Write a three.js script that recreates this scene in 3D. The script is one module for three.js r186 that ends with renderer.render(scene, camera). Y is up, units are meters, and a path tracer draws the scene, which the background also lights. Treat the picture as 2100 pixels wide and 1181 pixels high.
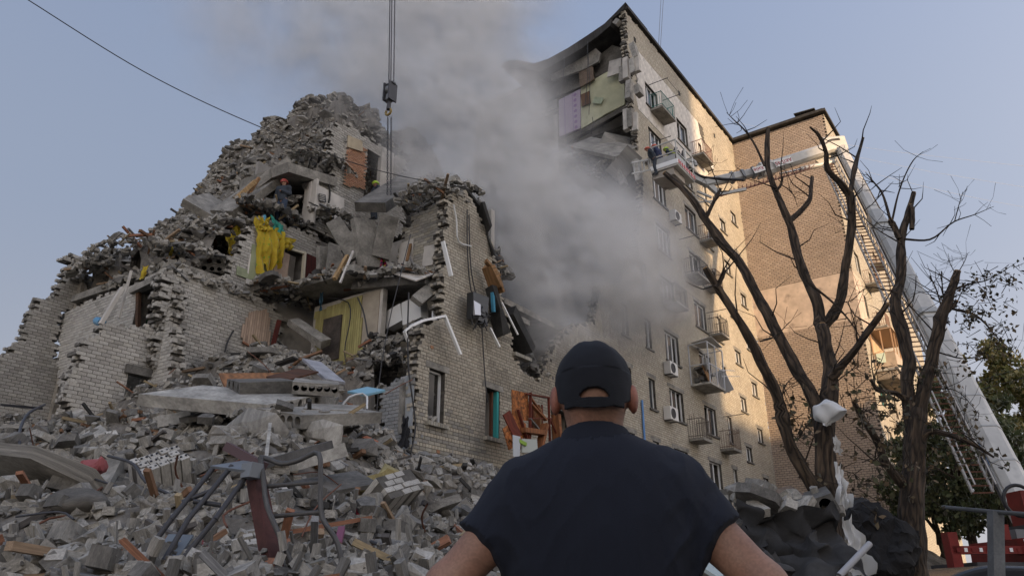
import * as THREE from 'three';
import { mergeGeometries } from 'three/addons/utils/BufferGeometryUtils.js';
import { ConvexGeometry } from 'three/addons/geometries/ConvexGeometry.js';
import { ImprovedNoise } from 'three/addons/math/ImprovedNoise.js';

// ---------------------------------------------------------------- camera, sky, sun, exposure
// World axes follow the apartment block: its long facade looks along +x, its end walls along +z. Units are metres.
const scene = new THREE.Scene();
const PITCH = Math.atan(635 / 1560), TURN = 35.5 * Math.PI / 180, EYE = 1.2, FOCAL = 1560;
const camera = new THREE.PerspectiveCamera(2 * Math.atan(590.5 / FOCAL) * 180 / Math.PI, 1024 / 575, 0.05, 900);
camera.position.set(0, EYE, 0);
camera.rotation.set(PITCH, TURN, 0, 'YXZ');
scene.add(camera);
const renderer = new THREE.WebGLRenderer({ antialias: true });
renderer.toneMapping = THREE.LinearToneMapping;
renderer.toneMappingExposure = 1.14;
renderer.shadowMap.enabled = true;
renderer.shadowMap.type = THREE.PCFSoftShadowMap;

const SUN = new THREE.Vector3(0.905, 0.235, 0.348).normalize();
{
  const W = 512, H = 256, data = new Float32Array(W * H * 4);
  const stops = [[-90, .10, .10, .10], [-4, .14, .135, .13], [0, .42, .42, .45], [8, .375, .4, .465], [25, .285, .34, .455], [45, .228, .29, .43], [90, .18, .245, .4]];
  for (let j = 0; j < H; j++) for (let i = 0; i < W; i++) {
    const el = ((j + .5) / H - .5) * 180, th = ((i + .5) / W - .5) * 2 * Math.PI, y = Math.sin(el * Math.PI / 180), c = Math.cos(el * Math.PI / 180);
    const dir = new THREE.Vector3(c * Math.cos(th), y, c * Math.sin(th)), g = (1 + dir.dot(SUN)) / 2;
    let k = 0; while (k < stops.length - 2 && el > stops[k + 1][0]) k++;
    const a = stops[k], b = stops[k + 1], f = THREE.MathUtils.smoothstep(el, a[0], b[0]) * .5 + .5 * THREE.MathUtils.clamp((el - a[0]) / (b[0] - a[0]), 0, 1);
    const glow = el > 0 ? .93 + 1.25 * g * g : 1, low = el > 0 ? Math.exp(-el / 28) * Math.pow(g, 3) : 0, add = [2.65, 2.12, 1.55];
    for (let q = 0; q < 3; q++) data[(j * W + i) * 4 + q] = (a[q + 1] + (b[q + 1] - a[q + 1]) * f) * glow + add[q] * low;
    data[(j * W + i) * 4 + 3] = 1;
  }
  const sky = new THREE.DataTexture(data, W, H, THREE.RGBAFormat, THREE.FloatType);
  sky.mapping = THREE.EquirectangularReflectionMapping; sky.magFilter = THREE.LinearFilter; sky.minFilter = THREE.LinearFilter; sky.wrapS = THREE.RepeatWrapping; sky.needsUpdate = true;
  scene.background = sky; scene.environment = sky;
}
const sun = new THREE.DirectionalLight(new THREE.Color(1, .7, .42), 5.0);
sun.position.copy(SUN).multiplyScalar(150); sun.target.position.set(-10, 8, -25); sun.position.add(sun.target.position);
sun.castShadow = true; sun.shadow.mapSize.set(4096, 4096); sun.shadow.radius = 1.6;
Object.assign(sun.shadow.camera, { left: -70, right: 70, top: 70, bottom: -40, near: 5, far: 320 });
scene.add(sun, sun.target);

// ---------------------------------------------------------------- helpers
let seed = 20240917;
const rnd = () => { seed |= 0; seed = seed + 0x6D2B79F5 | 0; let t = Math.imul(seed ^ seed >>> 15, 1 | seed); t = t + Math.imul(t ^ t >>> 7, 61 | t) ^ t; return ((t ^ t >>> 14) >>> 0) / 4294967296; };
const rr = (a, b) => a + (b - a) * rnd(), pick = a => a[Math.floor(rnd() * a.length)];
const V = (x, y, z) => new THREE.Vector3(x, y, z);
const cp = Math.cos(PITCH), sp = Math.sin(PITCH), FW = V(-Math.sin(TURN), 0, -Math.cos(TURN)), RT = V(Math.cos(TURN), 0, -Math.sin(TURN));
const eye = V(0, EYE, 0);
const sight = (px, py) => { const a = (px - 1050) / FOCAL, b = (590.5 - py) / FOCAL; return V(0, sp + b * cp, 0).addScaledVector(FW, cp - b * sp).addScaledVector(RT, a); };
const onX = (px, py, X) => { const d = sight(px, py); return d.multiplyScalar(X / d.x).add(eye); };      // point of a wall plane x = X
const onZ = (px, py, Z) => { const d = sight(px, py); return d.multiplyScalar(Z / d.z).add(eye); };      // point of a wall plane z = Z
const at = (px, py, fd) => { const d = sight(px, py); return d.multiplyScalar(fd / d.dot(FW)).add(eye); };  // point fd metres ahead of the photographer
const noise3 = new ImprovedNoise();
const N3 = (x, y, z) => noise3.noise(x, y, z);
const fbm = (x, y, z, o = 4) => { let s = 0, a = .5, f = 1; for (let k = 0; k < o; k++) { s += a * N3(x * f + k * 7.3, y * f + k * 3.1, z * f - k * 5.7); a *= .5; f *= 2.03; } return s; };
const used = {};
const numbered = n => { const k = used[n] = (used[n] ?? -1) + 1; return k ? n + '_' + String(k).padStart(3, '0') : n; };
const shade = o => { o.traverse(m => { if (m.isMesh) { m.castShadow = true; m.receiveShadow = true; } }); return o; };
function tag(o, label, category, group, kind) { o.userData.label = label; o.userData.category = category; if (group) o.userData.group = group; if (kind) o.userData.kind = kind; return o; }
function thing(name, label, category, pos = [0, 0, 0], turn = 0, group) { const g = new THREE.Group(); g.name = numbered(name); g.position.set(...pos); g.rotation.y = turn; scene.add(g); return tag(g, label, category, group); }
function part(name, geo, mat, parent) { const m = new THREE.Mesh(geo, mat); m.name = name; m.castShadow = m.receiveShadow = true; parent.add(m); return m; }
function solo(name, geo, mat, label, category, group) { const m = new THREE.Mesh(geo, mat); m.name = numbered(name); m.castShadow = m.receiveShadow = true; scene.add(m); return tag(m, label, category, group); }
function setting(name, geo, mat) { const m = new THREE.Mesh(geo, mat); m.name = numbered(name); m.castShadow = m.receiveShadow = true; m.userData.kind = 'structure'; scene.add(m); return m; }
const centred = (geo) => { geo.computeBoundingBox(); const b = geo.boundingBox, c = V((b.min.x + b.max.x) / 2, b.min.y, (b.min.z + b.max.z) / 2); geo.translate(-c.x, -c.y, -c.z); return c; };   // moves a shape to its own base
function placed(name, geo, mat, label, category, group) { const c = centred(geo), m = solo(name, geo, mat, label, category, group); m.position.copy(c); return m; }

function texture(size, fn, srgb = true, H = size) {
  const d = new Uint8Array(size * H * 4);
  for (let j = 0; j < H; j++) for (let i = 0; i < size; i++) { const c = fn(i / size, j / H, i, j); for (let q = 0; q < 4; q++) d[(j * size + i) * 4 + q] = q === 3 ? (c[3] ?? 255) : Math.max(0, Math.min(255, c[q])); }
  const t = new THREE.DataTexture(d, size, H, THREE.RGBAFormat); t.wrapS = t.wrapT = THREE.RepeatWrapping; t.magFilter = THREE.LinearFilter; t.minFilter = THREE.LinearMipmapLinearFilter; t.generateMipmaps = true;
  if (srgb) t.colorSpace = THREE.SRGBColorSpace; t.needsUpdate = true; return t;
}
// noise that repeats without a seam
const hsh = (x, y, s) => { let h = Math.imul(x, 374761393) + Math.imul(y, 668265263) + Math.imul(s + 1, 2147483647 ^ 0x5bd1e995) | 0; h = Math.imul(h ^ h >>> 13, 1274126177); h ^= h >>> 16; return (h >>> 0) / 4294967296; };
const loop2 = (u, v, fu, fv, o = 4, s = 0) => { let t = 0, k = .5; for (let q = 0; q < o; q++) { const x = u * fu, y = v * fv, i = Math.floor(x), j = Math.floor(y), a = x - i, b = y - j, p = a * a * (3 - 2 * a), r = b * b * (3 - 2 * b), h = (m, n) => hsh(((i + m) % fu + fu) % fu, ((j + n) % fv + fv) % fv, s * 13 + q); t += k * ((h(0, 0) * (1 - p) + h(1, 0) * p) * (1 - r) + (h(0, 1) * (1 - p) + h(1, 1) * p) * r - .5) * 1.5; k *= .55; fu *= 2; fv *= 2; } return t; };
const loop = (u, v, f, o = 4, s = 0) => loop2(u, v, f, f, o, s);
const concreteMap = texture(512, (u, v) => { const a = loop(u, v, 6, 5), b = loop(u, v, 40, 2, 20), p = rnd(); const g = 196 + a * 70 + b * 40 + (p - .5) * 26 - (p < .01 ? 60 : 0); return [g, g * .985, g * .955]; });
const concreteBump = texture(512, (u, v) => { const g = 128 + loop(u, v, 10, 5) * 90 + (rnd() - .5) * 50; return [g, g, g]; }, false);
const speckMap = texture(128, (u, v) => { const g = 214 + loop(u, v, 8, 3) * 50 + (rnd() - .5) * 30; return [g, g * .99, g * .97]; });
const plasterMap = texture(512, (u, v) => { const a = loop(u, v, 5, 5, 7), c = Math.max(0, loop(u, v, 3, 4, 60) - .22) * 200; const g = 226 + a * 38 + (rnd() - .5) * 8 - c; return [g, g * .985, g * .965]; });
const barkMap = texture(256, (u, v) => { const r = Math.pow(Math.abs(loop2(u, v, 16, 4, 3, 3)), .6) * 180, g = 70 + r + loop(u, v, 8, 3, 5) * 40; return [g * 1.02, g * .93, g * .82]; });
const barkBump = texture(256, (u, v) => { const g = Math.pow(Math.abs(loop2(u, v, 16, 4, 3, 3)), .6) * 255; return [g, g, g]; }, false);
const weaveMap = texture(256, (u, v, i, j) => { const g = 205 + ((i % 4 < 2) === (j % 4 < 2) ? 26 : -14) + loop(u, v, 14, 3, 8) * 30 + (rnd() - .5) * 30; return [g, g, g]; }), weaveBump = texture(128, (u, v, i, j) => { const g = (i % 4 < 2) === (j % 4 < 2) ? 190 : 70; return [g, g, g]; }, false);
const woodMap = texture(256, (u, v) => { const g = 190 + Math.sin((u * 40 + loop(u, v, 3, 3) * 5) * 2) * 14 + loop2(u, v, 18, 3, 3) * 55 + (rnd() - .5) * 12; return [g, g * .93, g * .82]; });
const osbMap = texture(256, (u, v, i, j) => { const a = loop(u, v, 30, 2, 2), b = loop(v, u, 24, 2, 40); const g = 170 + (a > .05 ? 45 : 0) - (b > .1 ? 50 : 0) + (rnd() - .5) * 30; return [g, g * .74, g * .5]; });
const M = (r, g, b, o = {}) => new THREE.MeshStandardMaterial({ color: new THREE.Color().setRGB(r, g, b), roughness: .9, metalness: 0, ...o });
const conc = (r, g, b, o) => M(r, g, b, { map: concreteMap, bumpMap: concreteBump, bumpScale: .012, roughness: .95, ...o });
const mat = {
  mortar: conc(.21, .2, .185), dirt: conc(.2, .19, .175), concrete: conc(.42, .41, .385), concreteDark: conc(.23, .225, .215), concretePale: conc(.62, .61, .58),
  plaster: M(.66, .64, .6, { map: plasterMap }), plasterWhite: M(.8, .78, .74, { map: plasterMap }), soot: conc(.06, .06, .06), tar: conc(.075, .073, .072),
  frame: M(.78, .78, .76, { roughness: .45 }), glass: new THREE.MeshPhysicalMaterial({ color: new THREE.Color().setRGB(.05, .055, .06), roughness: .08, specularIntensity: 1 }),
  steel: M(.19, .2, .21, { roughness: .55, metalness: .35 }), steelDark: M(.06, .06, .065, { roughness: .6, metalness: .3 }), rust: M(.2, .085, .05, { roughness: .8, map: speckMap }),
  wood: M(.42, .27, .15, { map: woodMap }), woodPale: M(.6, .46, .28, { map: woodMap }), woodDark: M(.13, .075, .045, { map: woodMap }), osb: M(.62, .42, .26, { map: osbMap }),
  black: M(.015, .015, .017, { roughness: .6 }), wire: M(.03, .03, .032, { roughness: .6 }), wirePale: M(.6, .6, .58, { roughness: .6 }),
};
// box whose texture coordinates are metres
function box(w, h, d, x = 0, y = 0, z = 0) {
  const g = new THREE.BoxGeometry(w, h, d), u = g.attributes.uv, s = [[d, h], [d, h], [w, d], [w, d], [w, h], [w, h]], o = rnd() * 7;
  for (let i = 0; i < 24; i++) { const k = s[i >> 2]; u.setXY(i, u.getX(i) * k[0] * .5 + o, u.getY(i) * k[1] * .5 + o); }
  return g.translate(x, y, z);
}
const merge = l => mergeGeometries(l.map(g => g.index ? g.toNonIndexed() : g), false);
const basis = (g, a, b, c, o) => g.applyMatrix4(new THREE.Matrix4().makeBasis(a, b, c).setPosition(o));
function bar(a, b, w, h = w, up = V(0, 1, 0)) { const d = b.clone().sub(a), L = d.length(); d.normalize(); let s = d.clone().cross(up); if (s.lengthSq() < 1e-4) s = d.clone().cross(V(1, 0, 0)); s.normalize(); const n = s.clone().cross(d).normalize(); return basis(box(w, h, L), s, n, d.clone().negate(), a.clone().add(b).multiplyScalar(.5)); }
function tube(pts, r, seg = 6, per = 3, smooth = true) {
  const c = pts.length > 2 && smooth ? new THREE.CatmullRomCurve3(pts, false, 'centripetal') : (() => { const p = new THREE.CurvePath(); for (let i = 1; i < pts.length; i++) p.add(new THREE.LineCurve3(pts[i - 1], pts[i])); return p; })();
  return new THREE.TubeGeometry(c, Math.max(1, (pts.length - 1) * per), r, seg, false);
}
// a tapered limb along points [Vector3, radius]
function limb(pts, seg = 9, rough = .08) {
  const n = pts.length, P = [], uv = [], idx = []; let nx = null, len = 0;
  for (let i = 0; i < n; i++) {
    const t = pts[Math.min(n - 1, i + 1)][0].clone().sub(pts[Math.max(0, i - 1)][0]).normalize();
    nx = nx ? nx.clone().addScaledVector(t, -nx.dot(t)).normalize() : (Math.abs(t.y) > .9 ? V(1, 0, 0) : V(0, 1, 0)).cross(t).normalize();
    const b = t.clone().cross(nx); if (i) len += pts[i][0].distanceTo(pts[i - 1][0]);
    for (let k = 0; k <= seg; k++) { const a = k % seg / seg * 2 * Math.PI, r = pts[i][1] * (1 + rough * N3(pts[i][0].x * 3 + Math.cos(a) * 1.3, pts[i][0].y * 3, pts[i][0].z * 3 + Math.sin(a) * 1.3) * 2.2); const p = pts[i][0].clone().addScaledVector(nx, Math.cos(a) * r).addScaledVector(b, Math.sin(a) * r); P.push(p.x, p.y, p.z); uv.push(k / seg * Math.max(.25, pts[i][1] * 6), len * .7); }
  }
  for (let i = 0; i < n - 1; i++) for (let k = 0; k < seg; k++) { const a = i * (seg + 1) + k, b = a + seg + 1; idx.push(a, a + 1, b, b, a + 1, b + 1); }
  const e = (n - 1) * (seg + 1), c = P.length / 3; P.push(...pts[n - 1][0].toArray()); uv.push(0, 0); for (let k = 0; k < seg; k++) idx.push(e + k, e + k + 1, c);
  const g = new THREE.BufferGeometry(); g.setAttribute('position', new THREE.Float32BufferAttribute(P, 3)); g.setAttribute('uv', new THREE.Float32BufferAttribute(uv, 2)); g.setIndex(idx); g.computeVertexNormals(); return g;
}
function smoothPath(pts, per = 4) { const c = new THREE.CatmullRomCurve3(pts.map(p => p[0]), false, 'centripetal'), n = (pts.length - 1) * per, out = []; for (let i = 0; i <= n; i++) { const t = i / n * (pts.length - 1), k = Math.min(pts.length - 2, Math.floor(t)), f = t - k; out.push([c.getPoint(i / n), pts[k][1] + (pts[k + 1][1] - pts[k][1]) * f]); } return out; }
// board from three corners a, b, c (ab one edge, ac the other), thick t on the far side of the face
function board(a, b, c, t) { const u = b.clone().sub(a), v = c.clone().sub(a), w = u.length(), h = v.length(); u.normalize(); const n = u.clone().cross(v).normalize(), vv = n.clone().cross(u), far = n.dot(a.clone().sub(eye)) > 0 ? 1 : -1; return basis(box(w, h, t), u, vv, n, a.clone().addScaledVector(u, w / 2).addScaledVector(vv, h / 2).addScaledVector(n, far * t / 2)); }
// hollow-core floor slab: a corner, b along its length, c across; the cores open at the ends of its length
function coreShape(w, t, n, ragged) {
  const s = new THREE.Shape(); s.moveTo(0, 0); s.lineTo(w, 0); s.lineTo(w, -t); s.lineTo(0, -t); s.closePath();
  const r = Math.min(t * .37, w / n * .4); for (let i = 0; i < n; i++) { const h = new THREE.Path(); h.absarc((i + .5) * w / n, -t / 2, r, 0, Math.PI * 2, true); s.holes.push(h); } return s;
}
function slab(a, b, c, t = .22, cores = 6) {
  const u = b.clone().sub(a), v = c.clone().sub(a), L = u.length(), w = v.length(); u.normalize(); let n = v.clone().cross(u).normalize(); let vv = u.clone().cross(n).normalize();
  if (n.y < 0) { n.negate(); }
  const x = v.clone().addScaledVector(u, -v.dot(u)).normalize(), g = new THREE.ExtrudeGeometry(coreShape(w, t, cores), { depth: L, bevelEnabled: false, curveSegments: 10, steps: 1 });
  // shape x -> across, shape y -> up, extrusion -> length
  const right = new THREE.Matrix4().makeBasis(x, n, u).setPosition(a); g.applyMatrix4(right);
  if (right.determinant() < 0) { const p = g.attributes.position.array; for (let i = 0; i < p.length; i += 9) for (let k = 0; k < 3; k++) { const s = p[i + 3 + k]; p[i + 3 + k] = p[i + 6 + k]; p[i + 6 + k] = s; } }
  g.computeVertexNormals();
  const uv = g.attributes.uv, q = g.attributes.position; for (let i = 0; i < q.count; i++) uv.setXY(i, (q.getX(i) + q.getY(i)) * .5, (q.getZ(i) + q.getY(i) * .6) * .5);
  return g;
}
function rough(g, amt, f = 2, s = 0) { const p = g.attributes.position; for (let i = 0; i < p.count; i++) { const x = p.getX(i), y = p.getY(i), z = p.getZ(i); p.setXYZ(i, x + amt * N3(x * f + s, y * f, z * f), y + amt * N3(x * f, y * f + 11 + s, z * f), z + amt * N3(x * f, y * f, z * f + 23 + s)); } g.computeVertexNormals(); return g; }
// cloth hanging between top corners a, b down to c (under a) and d (under b)
function cloth(a, b, c, d, folds = 5, deep = .08, n = 14, m = 14, ragged = .12) {
  const P = [], uv = [], idx = [], nor = b.clone().sub(a).cross(c.clone().sub(a)).normalize(), s = rnd() * 50;
  for (let j = 0; j <= m; j++) for (let i = 0; i <= n; i++) {
    const u0 = i / n, v0 = j / m, u = u0 + (u0 - .5) * .22 * N3(s, v0 * 5, u0 < .5 ? 1.5 : 6.5) * 2, v = v0 * (1 - ragged * v0 * (.5 + N3(u * 4 + s, s, 1))); const p = a.clone().lerp(b, u).lerp(c.clone().lerp(d, u), v);
    p.addScaledVector(nor, (Math.sin(u * folds * Math.PI * 2 + s + v * 1.6 + N3(u * 3 + s, v * 2, 5) * 3) * .45 + N3(u * 5 + s, v * 3, s) * 1.5 + N3(u * 11, v * 6 + s, 2) * .7) * deep * (.5 + v)); p.y -= Math.sin(u * Math.PI) * deep * (1 - v) * .8; P.push(p.x, p.y, p.z); uv.push(u, v);
  }
  for (let j = 0; j < m; j++) for (let i = 0; i < n; i++) { const q = j * (n + 1) + i; idx.push(q, q + n + 1, q + 1, q + 1, q + n + 1, q + n + 2); }
  const g = new THREE.BufferGeometry(); g.setAttribute('position', new THREE.Float32BufferAttribute(P, 3)); g.setAttribute('uv', new THREE.Float32BufferAttribute(uv, 2)); g.setIndex(idx); g.computeVertexNormals(); return g;
}
const inPoly = (pts, x, y) => { let c = false; for (let i = 0, j = pts.length - 1; i < pts.length; j = i++) if ((pts[i][1] > y) !== (pts[j][1] > y) && x < (pts[j][0] - pts[i][0]) * (y - pts[i][1]) / (pts[j][1] - pts[i][1]) + pts[i][0]) c = !c; return c; };
const unit = new THREE.BoxGeometry(1, 1, 1);

// ---------------------------------------------------------------- masonry
// A wall built course by course: a mortar core in runs that follow the broken outline, with every brick of the face set on it.
// u runs to the right along the wall as seen from its front, y is the world height, the face looks along the wall's own +z.
const brickMats = {};
function brickMat(key, c) { return brickMats[key] ??= M(...c, { map: speckMap, roughness: .92 }); }
function brickWall(o) {
  const { pos, turn, poly, holes = [], bw = .26, bh = .105, thick = .4, bond = 'run', palette, key, singles = 0, jag = .1, torn = false, back = false, mortar = mat.mortar, tone = () => 1, skip = () => false, J = .013 } = o;
  const ys = poly.map(p => p[1]), us = poly.map(p => p[0]), y0 = Math.min(...ys), y1 = Math.max(...ys), ua = Math.min(...us), ub = Math.max(...us);
  const runs = [], bricks = [], extra = [];
  const rows = Math.ceil((y1 - y0) / bh), has = [];
  for (let j = 0; j < rows; j++) {
    const y = y0 + (j + .5) * bh, head = bond === 'mix' && j % 3 === 2, w = head ? bw / 2 : bw, off = (head ? (j % 2) * w / 2 : (j % 2) * w / 2 + (bond === 'mix' ? (j % 5) * .03 : 0)); let line = [];
    for (let u = ua - off; u < ub; u += w) {
      const c = u + w / 2, nx = jag ? c + (rnd() - .5) * jag * 2 : c, ny = jag ? y + (rnd() - .5) * jag : y;
      if (!inPoly(poly, nx, ny)) continue;
      let bits = [[Math.max(u, ua), Math.min(u + w, ub)]];
      for (const h of holes) if (y > h[2] && y < h[3]) bits = bits.flatMap(([a, b]) => [[a, Math.min(b, h[0])], [Math.max(a, h[1]), b]].filter(q => q[1] - q[0] > .03 && q[1] > q[0]));
      for (const b of bits) line.push(b);
    }
    line.sort((a, b) => a[0] - b[0]);
    let run = null; for (const b of line) { if (run && b[0] - run[1] < .02) run[1] = b[1]; else { run = [b[0], b[1], y]; runs.push(run); } }
    for (const b of line) if (!skip((b[0] + b[1]) / 2, y)) bricks.push([(b[0] + b[1]) / 2, y, b[1] - b[0]]);
    if (torn) for (const q of runs.filter(q => q[2] === y)) for (const [e, s] of [[q[0], -1], [q[1], 1]]) {
      if (e < ua + .02 && !torn.left || e > ub - .02 && !torn.right || holes.some(h => y > h[2] && y < h[3] && (Math.abs(e - h[0]) < .03 || Math.abs(e - h[1]) < .03))) continue;
      for (let k = 0; k < 3; k++) if (rnd() < .75) extra.push([e - s * rr(-.03, .16), y + rr(-.012, .012), -(.07 + k * .125), rr(-.16, .16), rr(-.07, .07)]);
    }
  }
  const cores = runs.map(q => box(q[1] - q[0] - .004, bh, thick - .014, (q[0] + q[1]) / 2, q[2] - y0, -(thick) / 2 - .007));
  const core = new THREE.Mesh(merge(cores), mortar); core.castShadow = core.receiveShadow = true;
  if (o.parent) { core.name = o.name; o.parent.add(core); } else { core.name = numbered(o.name); scene.add(core); tag(core, o.label, o.category, o.group); }
  core.position.set(pos[0], y0 + (o.parent ? 0 : 0), pos[2]); core.rotation.y = turn;
  core.updateMatrixWorld(true);
  // top course of broken edges
  if (torn) { const set = new Set(runs.map(q => q[2].toFixed(2))); for (const q of runs) for (let u = q[0]; u < q[1] - .1; u += bw) { const up = q[2] + bh; if (!runs.some(r => Math.abs(r[2] - up) < .02 && u + .13 > r[0] && u + .13 < r[1]) && up < y1 + .2 && !holes.some(h => u + .13 > h[0] && u + .13 < h[1] && Math.abs(up - h[2]) < .12)) for (let k = 0; k < 3; k++) if (rnd() < .55) extra.push([u + rr(.05, .2), q[2] + bh * rr(.45, .95), -(.08 + k * .125), rr(-.6, .6), rr(-.2, .2)]); } }
  const p = V(); for (const b of bricks) { p.set(b[0], b[1] - y0, 0).applyMatrix4(core.matrixWorld); b[3] = p.distanceTo(eye) / b[2]; }
  bricks.sort((a, b) => a[3] - b[3]);
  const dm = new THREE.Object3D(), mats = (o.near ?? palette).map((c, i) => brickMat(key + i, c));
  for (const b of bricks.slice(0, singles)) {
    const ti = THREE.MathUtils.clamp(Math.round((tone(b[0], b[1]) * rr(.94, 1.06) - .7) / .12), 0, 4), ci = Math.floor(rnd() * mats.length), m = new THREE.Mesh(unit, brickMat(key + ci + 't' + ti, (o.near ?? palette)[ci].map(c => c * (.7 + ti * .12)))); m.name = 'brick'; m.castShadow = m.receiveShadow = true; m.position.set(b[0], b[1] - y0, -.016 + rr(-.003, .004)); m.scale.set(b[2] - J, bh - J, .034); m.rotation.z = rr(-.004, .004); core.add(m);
  }
  const rest = bricks.slice(singles), total = rest.length + extra.length + (back ? bricks.length : 0);
  if (total) {
    const im = new THREE.InstancedMesh(unit, brickMat('white', [1, 1, 1]), total); im.name = 'brickwork'; im.userData.kind = 'stuff'; im.castShadow = im.receiveShadow = true; let k = 0; const col = new THREE.Color();
    const put = (c, t) => { dm.updateMatrix(); im.setMatrixAt(k, dm.matrix); col.setRGB(c[0] * t, c[1] * t, c[2] * t); im.setColorAt(k++, col); };
    for (const b of rest) { dm.position.set(b[0], b[1] - y0, -.016 + rr(-.003, .004)); dm.rotation.set(0, 0, 0); dm.scale.set(b[2] - J, bh - J, .034); put(pick(palette), tone(b[0], b[1]) * rr(.95, 1.05)); }
    if (back) for (const b of bricks) { dm.position.set(b[0], b[1] - y0, -thick + .004); dm.rotation.set(0, 0, 0); dm.scale.set(b[2] - J, bh - J, .034); put(pick(palette), rr(.85, 1)); }
    for (const e of extra) { dm.position.set(e[0], e[1] - y0, e[2]); dm.rotation.set(rr(-.06, .06), e[3], e[4]); dm.scale.set(rr(.1, .24), .09, .118); put(rnd() < .25 ? [.36, .345, .315] : pick(palette), rr(.75, 1.02)); }
    core.add(im);
  }
  core.userData.bricks = undefined; delete core.userData.bricks;
  return core;
}
const FACE_X = Math.PI / 2;
const PAL = {
  white: [[.64, .625, .585], [.58, .565, .53], [.68, .665, .625], [.61, .595, .56], [.53, .515, .475], [.65, .63, .58]],
  stub: [[.47, .445, .38], [.42, .4, .355], [.52, .495, .43], [.4, .385, .35], [.46, .43, .35], [.36, .345, .315]],
  main: [[.64, .59, .49], [.59, .54, .45], [.67, .62, .52], [.56, .515, .43], [.62, .56, .46]],
  end: [[.57, .465, .385], [.53, .43, .355], [.6, .495, .41], [.51, .42, .35], [.55, .445, .36]],
  red: [[.5, .27, .16], [.44, .23, .14], [.54, .31, .2], [.47, .26, .17]],
};
// window unit set in a hole: frame of bars with its panes; parent axes are the wall's
function windowUnit(parent, u0, u1, y0, y1, o = {}) {
  const { cols = 2, deep = .16, glass = [1, 1], bent = 0, mt = mat.frame, b = .06 } = o, w = u1 - u0, h = y1 - y0, l = [];
  l.push(box(w, b, .07, 0, -h / 2 + b / 2 + .001, 0), box(w, b, .07, 0, h / 2 - b / 2 - .001, 0)); for (const s of [-1, 1]) l.push(box(b, h - 2 * b, .07, s * (w / 2 - b / 2), 0, 0));
  const cw = (w - b) / cols; for (let k = 1; k < cols; k++) l.push(box(b * 1.1, h - 2 * b, .066, -w / 2 + b / 2 + k * cw, 0, 0)); if (o.cross) l.push(box(w - 2 * b, b * .8, .06, 0, h * .22, 0));
  const f = part('window', merge(l), mt, parent); f.position.set((u0 + u1) / 2, (y0 + y1) / 2, -deep); f.rotation.z = bent;
  for (let k = 0; k < cols; k++) if (glass[k]) { const p = part('pane', box(cw - b, h - 2 * b, .012), mat.glass, f); p.position.set(-w / 2 + b / 2 + (k + .5) * cw, 0, -.005); }
  return f;
}
function lintel(parent, u0, u1, y, h = .19) { const m = part('lintel', box(u1 - u0 + .36, h, .1), mat.concrete, parent); m.position.set((u0 + u1) / 2, y + h / 2, -.04); return m; }
function sill(parent, u0, u1, y) { const m = part('sill', box(u1 - u0 + .2, .09, .2), mat.concreteDark, parent); m.position.set((u0 + u1) / 2, y - .05, -.02); return m; }
function balcony(parent, u0, u1, y, o = {}) {
  const { deep = .75, h = 1.0, mt = mat.steelDark, skirt } = o, w = u1 - u0, g = part('balcony', box(w, .13, deep), mat.concrete, parent); g.position.set((u0 + u1) / 2, y, deep / 2 + .002);
  const l = []; for (const [a, c] of [[V(-w / 2 + .03, 0, deep / 2 - .03), V(w / 2 - .03, 0, deep / 2 - .03)], [V(-w / 2 + .03, 0, -deep / 2), V(-w / 2 + .03, 0, deep / 2 - .03)], [V(w / 2 - .03, 0, -deep / 2), V(w / 2 - .03, 0, deep / 2 - .03)]]) {
    for (const yy of [.16, h]) l.push(bar(a.clone().setY(yy), c.clone().setY(yy), .03)); const n = Math.max(2, Math.round(a.distanceTo(c) / .12)); for (let k = 0; k <= n; k++) { const q = a.clone().lerp(c, k / n); l.push(bar(q.clone().setY(.06), q.clone().setY(h + (o.wild ? rr(-.1, .25) : 0)), .018)); }
  }
  part('railing', merge(l), mt, g); if (skirt) { const s = part('balcony_screen', box(w - .06, h * .75, .02, 0, h * .45, deep / 2 - .055), skirt, g); }
  return g;
}

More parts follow.
